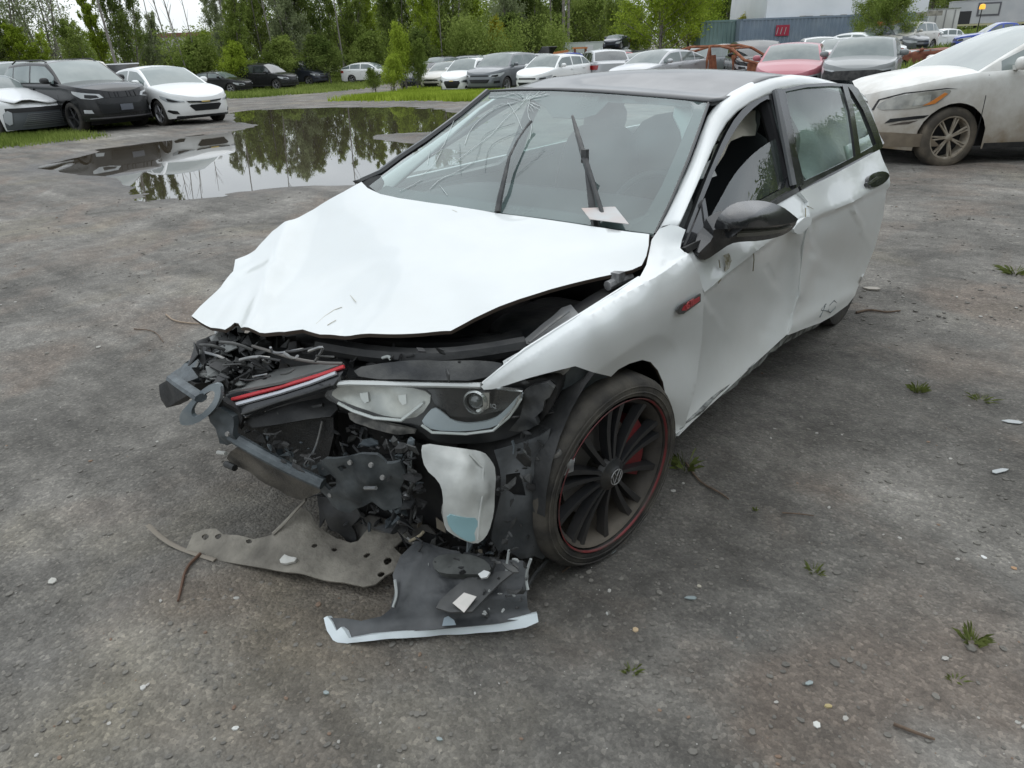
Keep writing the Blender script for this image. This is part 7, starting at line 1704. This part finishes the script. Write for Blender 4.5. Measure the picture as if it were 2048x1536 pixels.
hose('pale_strap', [(826, 884, 'y', -.50), (819, 920, 'y', -.52), (819, 945, 'y', -.53), (826, 978, 'y', -.54)], .007, mat('strap_grey', (.22, .24, .24), rough=.5), flat=.5)
b = MB(); b.ell(PT(812, 996, 'y', -.56), (.018, .016, .022), 12, 8); P_(b.build('horn', STEEL))
hose('bolt_bar', [(730, 976, 'y', -.66), (752, 976, 'y', -.66)], .006, STEEL)
hose('wire', [(820, 1082, 'y', -.52), (828, 1078, 'y', -.53), (842, 1070, 'y', -.54), (846, 1064, 'y', -.54)], .005, mat('tan_wire', (.40, .35, .25), rough=.6))
# washer bottle
TKS = surface([(850, 890, 'x', .585), (975, 905, 'x', .70), (992, 935, 'x', .725), (985, 1060, 'x', .76), (935, 1085, 'x', .73), (890, 1055, 'x', .69), (885, 960, 'x', .66), (920, 960, 'x', .705)])
tkp = rounded([(846, 886), (900, 894), (968, 902), (984, 922), (992, 940), (990, 1000), (984, 1050), (970, 1076), (950, 1088), (930, 1082), (905, 1070), (890, 1058), (886, 1030), (886, 985), (878, 962), (850, 938), (842, 905)], 1)
def tank_fold(q, p): return DENT(q, [((962, 905), (968, 985), .007, 9), ((968, 985), (955, 1085), .006, 9), ((850, 900), (930, 930), .010, 16), ((930, 930), (940, 1060), .004, 18), ((940, 905), (958, 925), -.006, 7)])
P_(sheet('washer_bottle', tkp, TKS, TANK, th=.09, step=8, crumple=.007, cfreq=16, fold=tank_fold), label='milky white washer fluid bottle hanging from the nose')
P_(sheet('washer_fluid', rounded([(892, 1026), (925, 1034), (958, 1036), (956, 1070), (946, 1084), (926, 1078), (898, 1056)], 1), TKS, LIQ, th=.006, step=8, push=.004, crumple=.004, cfreq=16), label='pale blue fluid low in the bottle')
P_(strip('bottle_seam', [(940, 908), (966, 936), (966, 985), (958, 1040), (956, 1080)], TKS, .007, TANK, push=.006))

# red and silver grille bar, torn loose
GR = surface([(452, 788, 'z', .625), (688, 730, 'z', .745), (482, 832, 'z', .575), (660, 776, 'z', .69), (570, 790, 'z', .645)])
GRT = surface([(452, 786, 'z', .63), (474, 777, 'z', .635), (553, 738, 'z', .66), (624, 730, 'z', .70), (688, 729, 'z', .745)])
P_(sheet('grille_bar_top', [(456, 784), (474, 776), (486, 764), (509, 751), (553, 738), (624, 729), (688, 727), (640, 742), (560, 764)], GRT, mat('grey_dusty_top', (.16, .165, .16), rough=.6, col2=(.24, .24, .23), noise_scale=7), th=.008, step=10))
P_(sheet('grille_bar', [(449, 798), (453, 788), (560, 766), (640, 744), (690, 729), (686, 744), (664, 774), (600, 792), (540, 812), (490, 834), (480, 826), (466, 814)], GR, BLACKG, th=.02, step=10), label='black grille bar with red and silver lines torn loose')
P_(strip('grille_red_line', [(464, 799), (560, 774), (640, 750), (688, 733)], GR, .012, mat('bright_red', (.62, .05, .06), rough=.35), push=.008))
P_(strip('grille_silver_line', [(468, 810), (560, 785), (620, 766), (672, 746)], GR, .014, mat('bright_silver', (.58, .60, .64), rough=.3, metal=.3), push=.008))
P_(strip('grille_lower_rib', [(484, 828), (560, 802), (620, 784), (660, 770)], GR, .009, PLASTIC_D, push=.01))
P_(strip('grille_lower_rib', [(556, 827), (600, 820), (646, 810)], surface([(556, 827, 'z', .56), (600, 820, 'z', .575), (646, 810, 'z', .60), (646, 830, 'z', .58)]), .014, PLASTIC_D))
P_(sheet('lower_grille_panel', [(480, 838), (545, 815), (600, 800), (655, 785), (668, 812), (655, 830), (560, 845), (500, 856)], surface([(480, 838, 'z', .555), (655, 785, 'z', .64), (655, 830, 'z', .59), (500, 856, 'z', .53)]), PLASTIC, th=.01, step=9, push=-.02, crumple=.02, cfreq=9))
# radiator pack
P_(sheet('radiator', [(476, 846), (560, 830), (665, 818), (668, 870), (655, 925), (640, 955), (560, 920), (478, 882)], surface([(476, 846, 'y', -.72), (665, 818, 'y', -.58), (640, 955, 'y', -.60), (478, 882, 'y', -.72)]), mat('radiator_dark', (.022, .023, .024), rough=.6, col2=(.06, .058, .054), noise_scale=7, bump=.4, bump_scale=150), th=.03, step=12, crumple=.015, cfreq=6))
P_(sheet('condenser', [(452, 918), (462, 902), (478, 892), (560, 935), (640, 972), (640, 985), (600, 1002), (575, 992), (500, 945), (462, 928)], surface([(452, 918, 'y', -.70), (478, 892, 'y', -.72), (640, 972, 'y', -.60), (600, 1002, 'y', -.60)]), RADI, th=.02, step=9, crumple=.012, cfreq=9), label='bent tan condenser face')
hose('front_beam', [(462, 872, 'y', -.80), (520, 906, 'y', -.77), (580, 938, 'y', -.73), (646, 968, 'y', -.69)], .020, PLASTIC_B, flat=.9)
P_(sheet('beam_end', [(418, 822), (440, 815), (462, 836), (470, 868), (476, 882), (452, 892), (436, 888), (430, 860), (420, 845)], surface([(418, 822, 'y', -.82), (462, 836, 'y', -.80), (476, 882, 'y', -.80), (436, 888, 'y', -.82)]), mat('beam_dark_blue', (.026, .034, .038), rough=.5, col2=(.07, .08, .085), noise_scale=14), th=.02, step=7, crumple=.02, cfreq=20))
hose('wire', [(645, 842, 'y', -.60), (634, 890, 'y', -.62), (614, 928, 'y', -.66)], .004, STEEL)
hose('bolt', [(436, 905, 'y', -.78), (452, 907, 'y', -.78)], .007, mat('pale_bolt', (.45, .45, .42), rough=.5))
hose('clip', [(452, 928, 'y', -.72), (470, 936, 'y', -.72)], .012, PLASTIC)
# tow-eye bracket and the black corner box
P_(sheet('ring_bracket', rounded([(358, 846), (360, 826), (378, 806), (400, 782), (424, 766), (440, 768), (442, 788), (434, 812), (416, 832), (392, 848), (368, 852)], 1), surface([(358, 846, 'y', -.86), (440, 768, 'y', -.80), (434, 812, 'y', -.82), (368, 826, 'y', -.86)]),
         mat('ring_bluegrey', (.16, .19, .21), rough=.45, col2=(.24, .27, .28), noise_scale=12), th=.014, step=6, holes=[rounded([(384, 834), (382, 818), (398, 797), (418, 782), (430, 782), (428, 800), (410, 822), (394, 834)], 1)]), label='blue grey ring shaped bracket')
hose('bracket_arm', [(344, 756, 'y', -.80), (366, 772, 'y', -.82), (384, 784, 'y', -.83), (402, 796, 'y', -.84)], .020, PLASTIC_B, flat=.7)
P_(sheet('corner_box', [(318, 770), (330, 762), (346, 748), (372, 756), (390, 768), (386, 784), (360, 800), (332, 816), (324, 800)], surface([(318, 770, 'y', -.74), (372, 756, 'y', -.76), (386, 784, 'y', -.78), (324, 808, 'y', -.74)]), PLASTIC, th=.05, step=8, crumple=.012, cfreq=12))
P_(sheet('corner_plate', [(342, 748), (352, 738), (376, 724), (398, 712), (404, 730), (396, 756), (372, 764), (356, 756)], surface([(342, 748, 'y', -.74), (398, 712, 'y', -.70), (396, 756, 'y', -.76), (356, 756, 'y', -.76)]), PLASTIC_B, th=.02, step=8, crumple=.01, cfreq=12))
hose('red_wire', [(384, 716, 'y', -.70), (394, 710, 'y', -.69), (398, 716, 'y', -.70)], .006, mat('pink_wire', (.32, .07, .10), rough=.5))
P_(sheet('crash_bracket', [(430, 800), (448, 796), (470, 818), (486, 836), (480, 862), (462, 850), (440, 836)], surface([(430, 800, 'y', -.80), (470, 818, 'y', -.78), (462, 858, 'y', -.78), (440, 836, 'y', -.80)]), PLASTIC, th=.02, step=7, crumple=.02, cfreq=20))
# heap of crushed plastic and foil at the far corner of the nose
def crushed():
    rs = random.Random(21); V = []; Fc = []; FM = []
    for i in range(230):
        u = rs.triangular(388, 600, 450); v = rs.uniform(672, 768)
        if u > 540 and v > 720: continue
        if u < 420 and v < 690: continue
        c = Vector(at(u, v, 'y', -.78+(u-388)/1100+(768-v)*.0011+rs.uniform(-.03, .03))); s = rs.uniform(.014, .05)
        R_ = Matrix.Rotation(rs.uniform(0, 6.3), 3, Vector((rs.uniform(-1, 1), rs.uniform(-1, 1), rs.uniform(-1, 1))).normalized())
        k = rs.randint(4, 6); n = len(V); ring = []
        for j in range(k):
            a = 2*PI*j/k; q = R_ @ Vector((math.cos(a)*s*rs.uniform(.5, 1.4), math.sin(a)*s*rs.uniform(.3, .8), rs.uniform(-.3, .3)*s))
            ring.append(c+q)
        V.append(tuple(c+R_ @ Vector((0, 0, s*rs.uniform(.1, .5))))); V += [tuple(p) for p in ring]; V += [tuple(p-R_ @ Vector((0, 0, .004))) for p in ring]; m_ = rs.choice([0, 0, 0, 1, 2])
        for j in range(k):
            Fc += [(n, n+1+j, n+1+(j+1) % k), (n+1+j, n+1+k+j, n+1+k+(j+1) % k, n+1+(j+1) % k)]; FM += [m_, m_]
        Fc.append(tuple(n+1+k+j for j in range(k))); FM.append(m_)
    ms = [PLASTIC, PLASTIC_D, mat('foil_grey', (.13, .135, .13), rough=.5, col2=(.27, .28, .27), noise_scale=25)]
    o = mk('crushed_plastic', V, Fc, None, smooth=False, mats=ms, fm=FM); o['kind'] = 'stuff'; return o
P_(crushed())
P_(sheet('crushed_panel', [(396, 690), (430, 672), (500, 672), (560, 690), (545, 730), (500, 760), (450, 778), (410, 750), (392, 715)], surface([(396, 690, 'y', -.66), (560, 690, 'y', -.52), (450, 778, 'y', -.74), (500, 672, 'y', -.52), (500, 720, 'y', -.60)]), BAYD, th=.02, step=9, crumple=.05, cfreq=9))
for i, (a_, b_) in enumerate([((400, 690), (450, 700)), ((410, 705), (470, 730)), ((440, 684), (505, 700)), ((480, 720), (540, 716)), ((430, 745), (478, 762))]):
    hose('bent_rod', [(a_[0], a_[1], 'y', -.72), ((a_[0]+b_[0])/2, (a_[1]+b_[1])/2-5, 'y', -.71), (b_[0], b_[1], 'y', -.68)], .005, STEEL if i % 2 else PLASTIC_D)

# seats, dash, steering wheel
b = MB(); b.ell((0, .74, .86), (.70, .28, .14), 28, 10, p=.5); P_(b.build('dashboard', mat('dash_black', (.03, .033, .035), rough=.7)))
for x in (.37, -.37):
    b = MB(); b.ell((x, 1.42, .55), (.25, .27, .10), 20, 8, p=.5); P_(b.build('front_seat', CLOTH))
    rot = Matrix.Rotation(-.32, 3, 'X')
    b = MB(); b.ell((x, 1.72, .85), (.24, .09, .34), 20, 10, rot=rot, p=.6); P_(b.build('seat_back', CLOTH))
    b = MB(); b.ell((x, 1.82, 1.20), (.13, .05, .09), 16, 8, rot=rot, p=.7); P_(b.build('headrest', mat('headrest_grey', (.05, .052, .055), rough=.7)))
b = MB(); b.ell((0, 2.5, .85), (.62, .1, .34), 20, 10, rot=Matrix.Rotation(-.3, 3, 'X'), p=.5); P_(b.build('rear_bench', CLOTH))
sw = MB(); ctr = Vector((.37, 1.02, .90)); n_ = Vector((0, -.85, .5)).normalized(); ax1 = Vector((1, 0, 0)); ax2 = n_.cross(ax1)
sw.tube([ctr+ax1*.185*math.cos(t)+ax2*.185*math.sin(t) for t in np.linspace(0, 2*PI, 33)], .015, 8); sw.ell(ctr, (.07, .05, .06), 12, 8); sw.box(ctr, (.34, .02, .03))
P_(sw.build('steering_wheel', PLASTIC))
b = MB(); b.box((.0, 2.0, 1.32), (.90, 1.2, .015)); P_(b.build('headliner', mat('headliner', (.10, .10, .10), rough=.9)))
P_(sheet('airbag_curtain', [(1350, 210), (1392, 212), (1384, 250), (1368, 300), (1360, 260), (1346, 230)], surface([(1350, 210, 'x', .42), (1392, 212, 'x', .50), (1368, 300, 'x', .56)]), CURTAIN, th=.01, step=12, crumple=.02))

# far side, rear quarter, tailgate (white shell)
def shell_side(s, y0, y1, name, arches=(), hw=.885, drop=0):
    ys = list(np.linspace(y0, y1, 26))
    for ay in arches: ys += [ay+.385*math.cos(t) for t in np.linspace(0, PI, 15)]+[ay-.3852, ay+.3852]
    ys = sorted(y for y in set(ys) if y0 <= y <= y1); V = []; Fc = []; k = 9
    for y in ys:
        zb = .24
        for ay in arches:
            if abs(y-ay) <= .385: zb = .33+math.sqrt(max(0, .385**2-(y-ay)**2))
        zt = 1.0+.02*(y-.4) if y > .3 else 1.0-.30*((.3-y)/.95)**1.4
        zt -= drop*smooth01((.6-y)/.5); zb = min(zb, zt-.06)
        for j in range(k+1):
            f = j/k; z = zb+(zt-zb)*f
            x = hw-.02*max(0, .32-z)/.1-.42*max(0, z-.88)-.16*max(0, (.1-y)/.8)**1.6-.22*max(0, (y-2.75)/.65)**2
            V.append((s*x, y, z))
    for i in range(len(ys)-1):
        for j in range(k): Fc.append((i*(k+1)+j, i*(k+1)+j+1, (i+1)*(k+1)+j+1, (i+1)*(k+1)+j))
    o = mk(name, V, Fc, WHITE, angle=40); sm = o.modifiers.new('t', 'SOLIDIFY'); sm.thickness = .012; return o
P_(shell_side(-1, -.45, .55, 'front_fender', arches=(0,), hw=.80, drop=.16), label='white front fender on the far side')
P_(shell_side(-1, .56, 2.35, 'side_doors')); P_(shell_side(-1, 2.36, 3.36, 'rear_quarter', arches=(2.63,))); P_(shell_side(1, 2.40, 3.36, 'rear_quarter', arches=(2.63,), hw=.80))
V = []; Fc = []
for j, (z, y) in enumerate([(.26, 3.30), (.45, 3.40), (.70, 3.42), (.95, 3.38), (1.05, 3.34), (1.20, 3.22), (1.33, 3.08)]):
    hw = .70 if z < 1.0 else .66-.30*(z-1.0)
    for i in range(13):
        f = -1+2*i/12; V.append((hw*f, y-.10*f*f, z))
for j in range(6):
    for i in range(12): Fc.append((j*13+i, j*13+i+1, (j+1)*13+i+1, (j+1)*13+i))
fm = [1 if f//12 in (4, 5) else 0 for f in range(len(Fc))]
P_(mk('tailgate', V, Fc, WHITE, mats=[WHITE, GL_CARD], fm=fm))
b = MB(); 
b.box((0, 2.85, .55), (1.15, .7, .4)); P_(b.build('boot_floor', CLOTH))
for s_ in (1, -1): P_(MB().tube([(s_*.80, 1.46, .30), (s_*.79, 1.48, .98), (s_*.60, 1.55, 1.36)], .03, 6).build('centre_pillar', CLOTH))
b = MB(); b.box((.80, 1.5, .60), (.03, 1.9, .66)); P_(b.build('door_lining', CLOTH))

# torn undertray and bumper piece lying in front
def thing_sheet(o, label, cat, group=None): return tag(o, label, cat, group)
ut = surface([(372, 1100, 'z', .03), (411, 1116, 'z', .02), (567, 1144, 'z', .045), (727, 1173, 'z', .07), (809, 1124, 'z', .11), (813, 1062, 'z', .14), (670, 1074, 'z', .10), (542, 1072, 'z', .08), (432, 1058, 'z', .07), (590, 1017, 'z', .14), (715, 1082, 'z', .11)])
tray = sheet('torn_undertray', [(370, 1103), (378, 1088), (387, 1068), (410, 1060), (432, 1057), (445, 1068), (477, 1070), (506, 1077), (542, 1070), (560, 1050), (588, 1017), (600, 1012), (618, 1022), (633, 1050), (670, 1074), (700, 1084), (715, 1080), (735, 1060), (764, 1050), (800, 1056), (806, 1085), (790, 1100),
                              (808, 1116), (812, 1126), (800, 1140), (770, 1152), (750, 1168), (727, 1173), (650, 1160), (567, 1144), (480, 1130), (411, 1116)], ut, UNDER, th=.006, step=9, crumple=.02, cfreq=9,
             holes=[rounded(h, 1) for h in ([(402, 1074), (412, 1068), (420, 1072), (410, 1082)], [(428, 1072), (440, 1066), (444, 1072), (434, 1080)], [(490, 1080), (500, 1077), (504, 1084), (494, 1087)], [(622, 1092), (632, 1087), (637, 1092), (627, 1098)], [(662, 1098), (670, 1094), (675, 1100), (666, 1104)], [(722, 1106), (734, 1100), (740, 1106), (728, 1114)], [(766, 1124), (778, 1116), (788, 1124), (774, 1134)], [(752, 1148), (764, 1142), (772, 1148), (760, 1155)])])
tag(tray, 'torn dusty grey undertray with round holes lying before the nose', 'undertray')
t2 = MB().tube(smooth_path(path([(296, 1050, 'z', .05), (318, 1072, 'z', .035), (345, 1090, 'z', .025), (378, 1104, 'z', .025), (430, 1120, 'z', .03)])), .009, 6, flat=.4).build('edge_strip', mat('edge_tan', (.24, .21, .17), rough=.8)); t2.parent = tray
t3 = MB().tube(smooth_path(path([(545, 1068, 'z', .09), (570, 1045, 'z', .12), (592, 1020, 'z', .16), (612, 1000, 'z', .2)])), .009, 6, flat=.5).build('stay', UNDER); t3.parent = tray
t4 = sheet('white_fragment', [(558, 1118), (570, 1110), (594, 1116), (590, 1124), (572, 1128), (560, 1124)], surface([(558, 1118, 'z', .07), (594, 1116, 'z', .075), (572, 1128, 'z', .065)]), mat('chalk_white', (.58, .57, .53), rough=.7), th=.01, step=6, crumple=.01, cfreq=40)
tag(t4, 'small white crumpled scrap lying on the torn undertray', 'scrap')
bfs = surface([(650, 1234, 'z', .05), (1076, 1228, 'z', .07), (850, 1080, 'z', .21), (1055, 1120, 'z', .17), (698, 1276, 'z', .03), (800, 1180, 'z', .12), (950, 1180, 'z', .13)])
def bf_fold(q, p): return DENT(q, [((790, 1210), (850, 1090), .02, 16), ((860, 1200), (1040, 1190), .014, 14), ((700, 1250), (1060, 1225), -.012, 12), ((900, 1150), (980, 1240), -.010, 14)])
bf = sheet('bumper_piece', [(652, 1236), (690, 1236), (720, 1240), (760, 1232), (782, 1218), (792, 1186), (786, 1150), (800, 1112), (830, 1080), (870, 1092), (900, 1100), (950, 1108), (1000, 1120), (1046, 1122), (1058, 1150), (1054, 1190), (1056, 1215), (1070, 1234), (1000, 1246), (895, 1256), (793, 1264), (700, 1276), (672, 1262)], bfs,
           mat('bumper_inside', (.030, .033, .036), rough=.45, col2=(.085, .088, .09), noise_scale=10, bump=.15), th=.012, step=9, crumple=.015, cfreq=9, fold=bf_fold)
tag(bf, 'broken black bumper piece with a white painted lower lip', 'bumper piece')
lip = sheet('white_lip', [(647, 1236), (654, 1232), (664, 1244), (672, 1262), (682, 1254), (690, 1262), (698, 1277), (740, 1270), (793, 1264), (895, 1256), (960, 1248), (1039, 1234), (1074, 1226), (1077, 1244), (1052, 1255), (1010, 1262), (900, 1270), (764, 1279), (694, 1287), (668, 1284), (654, 1262)], surface([(650, 1234, 'z', .055), (1076, 1228, 'z', .075), (698, 1276, 'z', .035), (895, 1256, 'z', .05), (694, 1287, 'z', .02), (1052, 1255, 'z', .045), (900, 1270, 'z', .025)]), mat('lip_white', (.70, .76, .78), rough=.35, coat=.4), th=.02, step=8, crumple=.004, cfreq=20)
lip.parent = bf
def bsub(name, poly, ctrl, material, **k):
    o = sheet(name, poly, surface(ctrl), material, **k); o.parent = bf; return o
bsub('sensor_plate', [(872, 1216), (880, 1200), (900, 1180), (932, 1156), (1000, 1142), (1030, 1140), (1000, 1165), (960, 1205), (944, 1222), (900, 1224)], [(872, 1216, 'z', .14), (932, 1156, 'z', .17), (1030, 1140, 'z', .20), (944, 1222, 'z', .14)], mat('plate_grey', (.05, .052, .052), rough=.5, col2=(.10, .10, .098), noise_scale=12), th=.008, step=9, crumple=.008)
bsub('label_sticker', [(905, 1206), (928, 1185), (953, 1193), (928, 1225)], [(905, 1206, 'z', .155), (928, 1185, 'z', .17), (953, 1193, 'z', .165)], mat('sticker', (.58, .56, .52), rough=.6, col2=(.66, .62, .58), noise_scale=30), th=.003, step=9)
bsub('clip_tab', [(884, 1252), (888, 1236), (896, 1232), (908, 1240), (912, 1250)], [(884, 1252, 'z', .08), (896, 1232, 'z', .10), (912, 1250, 'z', .08)], mat('tab_blue', (.28, .34, .38), rough=.4), th=.006, step=6)
bsub('foam_block', rounded([(862, 1118), (880, 1106), (930, 1106), (965, 1116), (984, 1134), (972, 1148), (900, 1148), (868, 1140)], 1), [(862, 1118, 'z', .19), (965, 1116, 'z', .22), (972, 1148, 'z', .20), (868, 1140, 'z', .18)], mat('dull_green_grey', (.05, .053, .05), rough=.7, col2=(.11, .115, .108), noise_scale=16), th=.03, step=8, crumple=.01)
bsub('foam_tip', [(956, 1148), (968, 1140), (980, 1144), (974, 1154), (962, 1156)], [(956, 1148, 'z', .205), (980, 1144, 'z', .21), (962, 1156, 'z', .20)], CURTAIN, th=.01, step=6)
for k_, pts in enumerate(([(1062, 1118, 'z', .22), (1054, 1140, 'z', .18), (1052, 1160, 'z', .14), (1056, 1180, 'z', .12)], [(1018, 1100, 'z', .24), (1014, 1125, 'z', .20), (1012, 1148, 'z', .17)], [(790, 1160, 'z', .15), (794, 1190, 'z', .13), (786, 1214, 'z', .10)])):
    o = MB().tube(smooth_path(path(pts)), .0045, 5).build('torn_edge', mat('torn_edge_pale', (.38, .40, .39), rough=.6)); o.parent = bf
rod = MB().tube(path([(1095, 1120, 'z', .08), (1070, 1148, 'z', .07), (1056, 1172, 'z', .06)]), .006, 5).build('lower_stay', PLASTIC_D); rod.parent = bf

# small torn bits, clips and wires through the nose, too small and many to pick apart
def clutter(name, poly, y0, y1, n, s0, s1, seed, mats, ax='y', v_slope=0):
    rs = random.Random(seed); V = []; Fc = []; FM = []; xs = [p[0] for p in poly]; ys = [p[1] for p in poly]
    for i in range(n):
        while True:
            u, v = rs.uniform(min(xs), max(xs)), rs.uniform(min(ys), max(ys))
            if inside(poly, u, v): break
        c = Vector(at(u, v, ax, rs.uniform(y0, y1)+v_slope*(v-min(ys)))); s = rs.uniform(s0, s1)*rs.choice([.5, .8, 1, 1.6])
        R_ = Matrix.Rotation(rs.uniform(0, 6.3), 3, Vector((rs.uniform(-1, 1), rs.uniform(-1, 1), rs.uniform(-1, 1))).normalized()); k = rs.randint(4, 7); n0 = len(V)
        lw = rs.choice([.25, .5, .8])
        ring = [c+R_ @ Vector((math.cos(2*PI*j/k)*s*rs.uniform(.5, 1.5), math.sin(2*PI*j/k)*s*lw*rs.uniform(.5, 1.2), rs.uniform(-.25, .25)*s)) for j in range(k)]
        V.append(tuple(c+R_ @ Vector((0, 0, s*rs.uniform(.0, .4))))); V += [tuple(p) for p in ring]; V += [tuple(p-R_ @ Vector((0, 0, .004))) for p in ring]; m_ = rs.choice(range(len(mats)))
        for j in range(k):
            Fc += [(n0, n0+1+j, n0+1+(j+1) % k), (n0+1+j, n0+1+k+j, n0+1+k+(j+1) % k, n0+1+(j+1) % k)]; FM += [m_, m_]
        Fc.append(tuple(n0+1+k+j for j in range(k))); FM.append(m_)
    o = mk(name, V, Fc, None, smooth=False, mats=mats, fm=FM); o['kind'] = 'stuff'; return P_(o)
TORN = [BAYD, PLASTIC, PLASTIC, PLASTIC_D, PLASTIC_B]
clutter('torn_bits', [(640, 840), (800, 870), (850, 900), (850, 1050), (780, 1070), (700, 1040), (645, 1000)], -.60, -.50, 150, .012, .03, 31, TORN)
clutter('torn_bits', [(700, 1020), (880, 1050), (1000, 1090), (990, 1130), (860, 1120), (720, 1100)], -.52, -.42, 90, .012, .03, 32, TORN+[mat('tan_bit', (.16, .14, .11), rough=.8)])
clutter('torn_bits', [(1030, 770), (1110, 750), (1120, 800), (1090, 880), (1040, 900), (1010, 880)], .74, .80, 30, .010, .028, 33, TORN, ax='x')
clutter('torn_bits', [(455, 840), (480, 835), (640, 900), (655, 960), (600, 940), (480, 890)], -.76, -.68, 60, .010, .022, 34, TORN)
clutter('torn_bits', [(400, 668), (560, 672), (700, 690), (900, 700), (1000, 720), (960, 760), (700, 735), (560, 700), (420, 690)], -.50, -.30, 34, .010, .022, 35, [BAYD, BAYD, PLASTIC, PLASTIC_D])
clutter('torn_bits', [(800, 1110), (1060, 1120), (1055, 1215), (960, 1235), (800, 1200)], -.60, -.55, 60, .006, .016, 36, [PLASTIC, PLASTIC_D, mat('bit_pale', (.28, .29, .28), rough=.7)], ax='z' if False else 'y', v_slope=-.0)
clutter('torn_bits', [(1100, 890), (1145, 885), (1150, 940), (1112, 950)], .80, .83, 26, .008, .02, 37, [PLASTIC, PLASTIC_D, STEEL], ax='x')
clutter('torn_bits', [(990, 905), (1080, 880), (1100, 900), (1090, 1100), (1000, 1100)], .77, .81, 40, .010, .024, 38, [PLASTIC, PLASTIC_D, BAYD], ax='x')
rs_ = random.Random(77)
for i in range(22):
    u, v = rs_.uniform(650, 860), rs_.uniform(870, 1080); y = rs_.uniform(-.58, -.48) if u < 860 else rs_.uniform(-.45, -.38)
    hose('wire', [(u, v, 'y', y), (u+rs_.uniform(-30, 30), v+rs_.uniform(5, 40), 'y', y-.02), (u+rs_.uniform(-50, 50), v+rs_.uniform(20, 70), 'y', y)], rs_.choice([.003, .004, .006]), rs_.choice([PLASTIC, PLASTIC_D, BAYD, STEEL]), k=5)
for i in range(14):
    u, v = rs_.uniform(400, 640), rs_.uniform(690, 760)
    hose('wire', [(u, v, 'y', -.74), (u+rs_.uniform(-10, 40), v+rs_.uniform(-15, 15), 'y', -.73), (u+rs_.uniform(10, 70), v+rs_.uniform(-20, 20), 'y', -.70)], rs_.choice([.003, .004]), rs_.choice([PLASTIC, PLASTIC_D, STEEL]), k=5)
for (u, v, y) in [(660, 990, -.67), (700, 925, -.67), (742, 930, -.66), (765, 955, -.65), (455, 868, -.83), (1040, 1000, -.38)]:
    c = Vector(at(u, v, 'y', y)); P_(MB().lathe([(0, .004), (.007, .004), (.008, -.002)], c, (.3, -.9, .2), 10).build('bolt_head', STEEL))
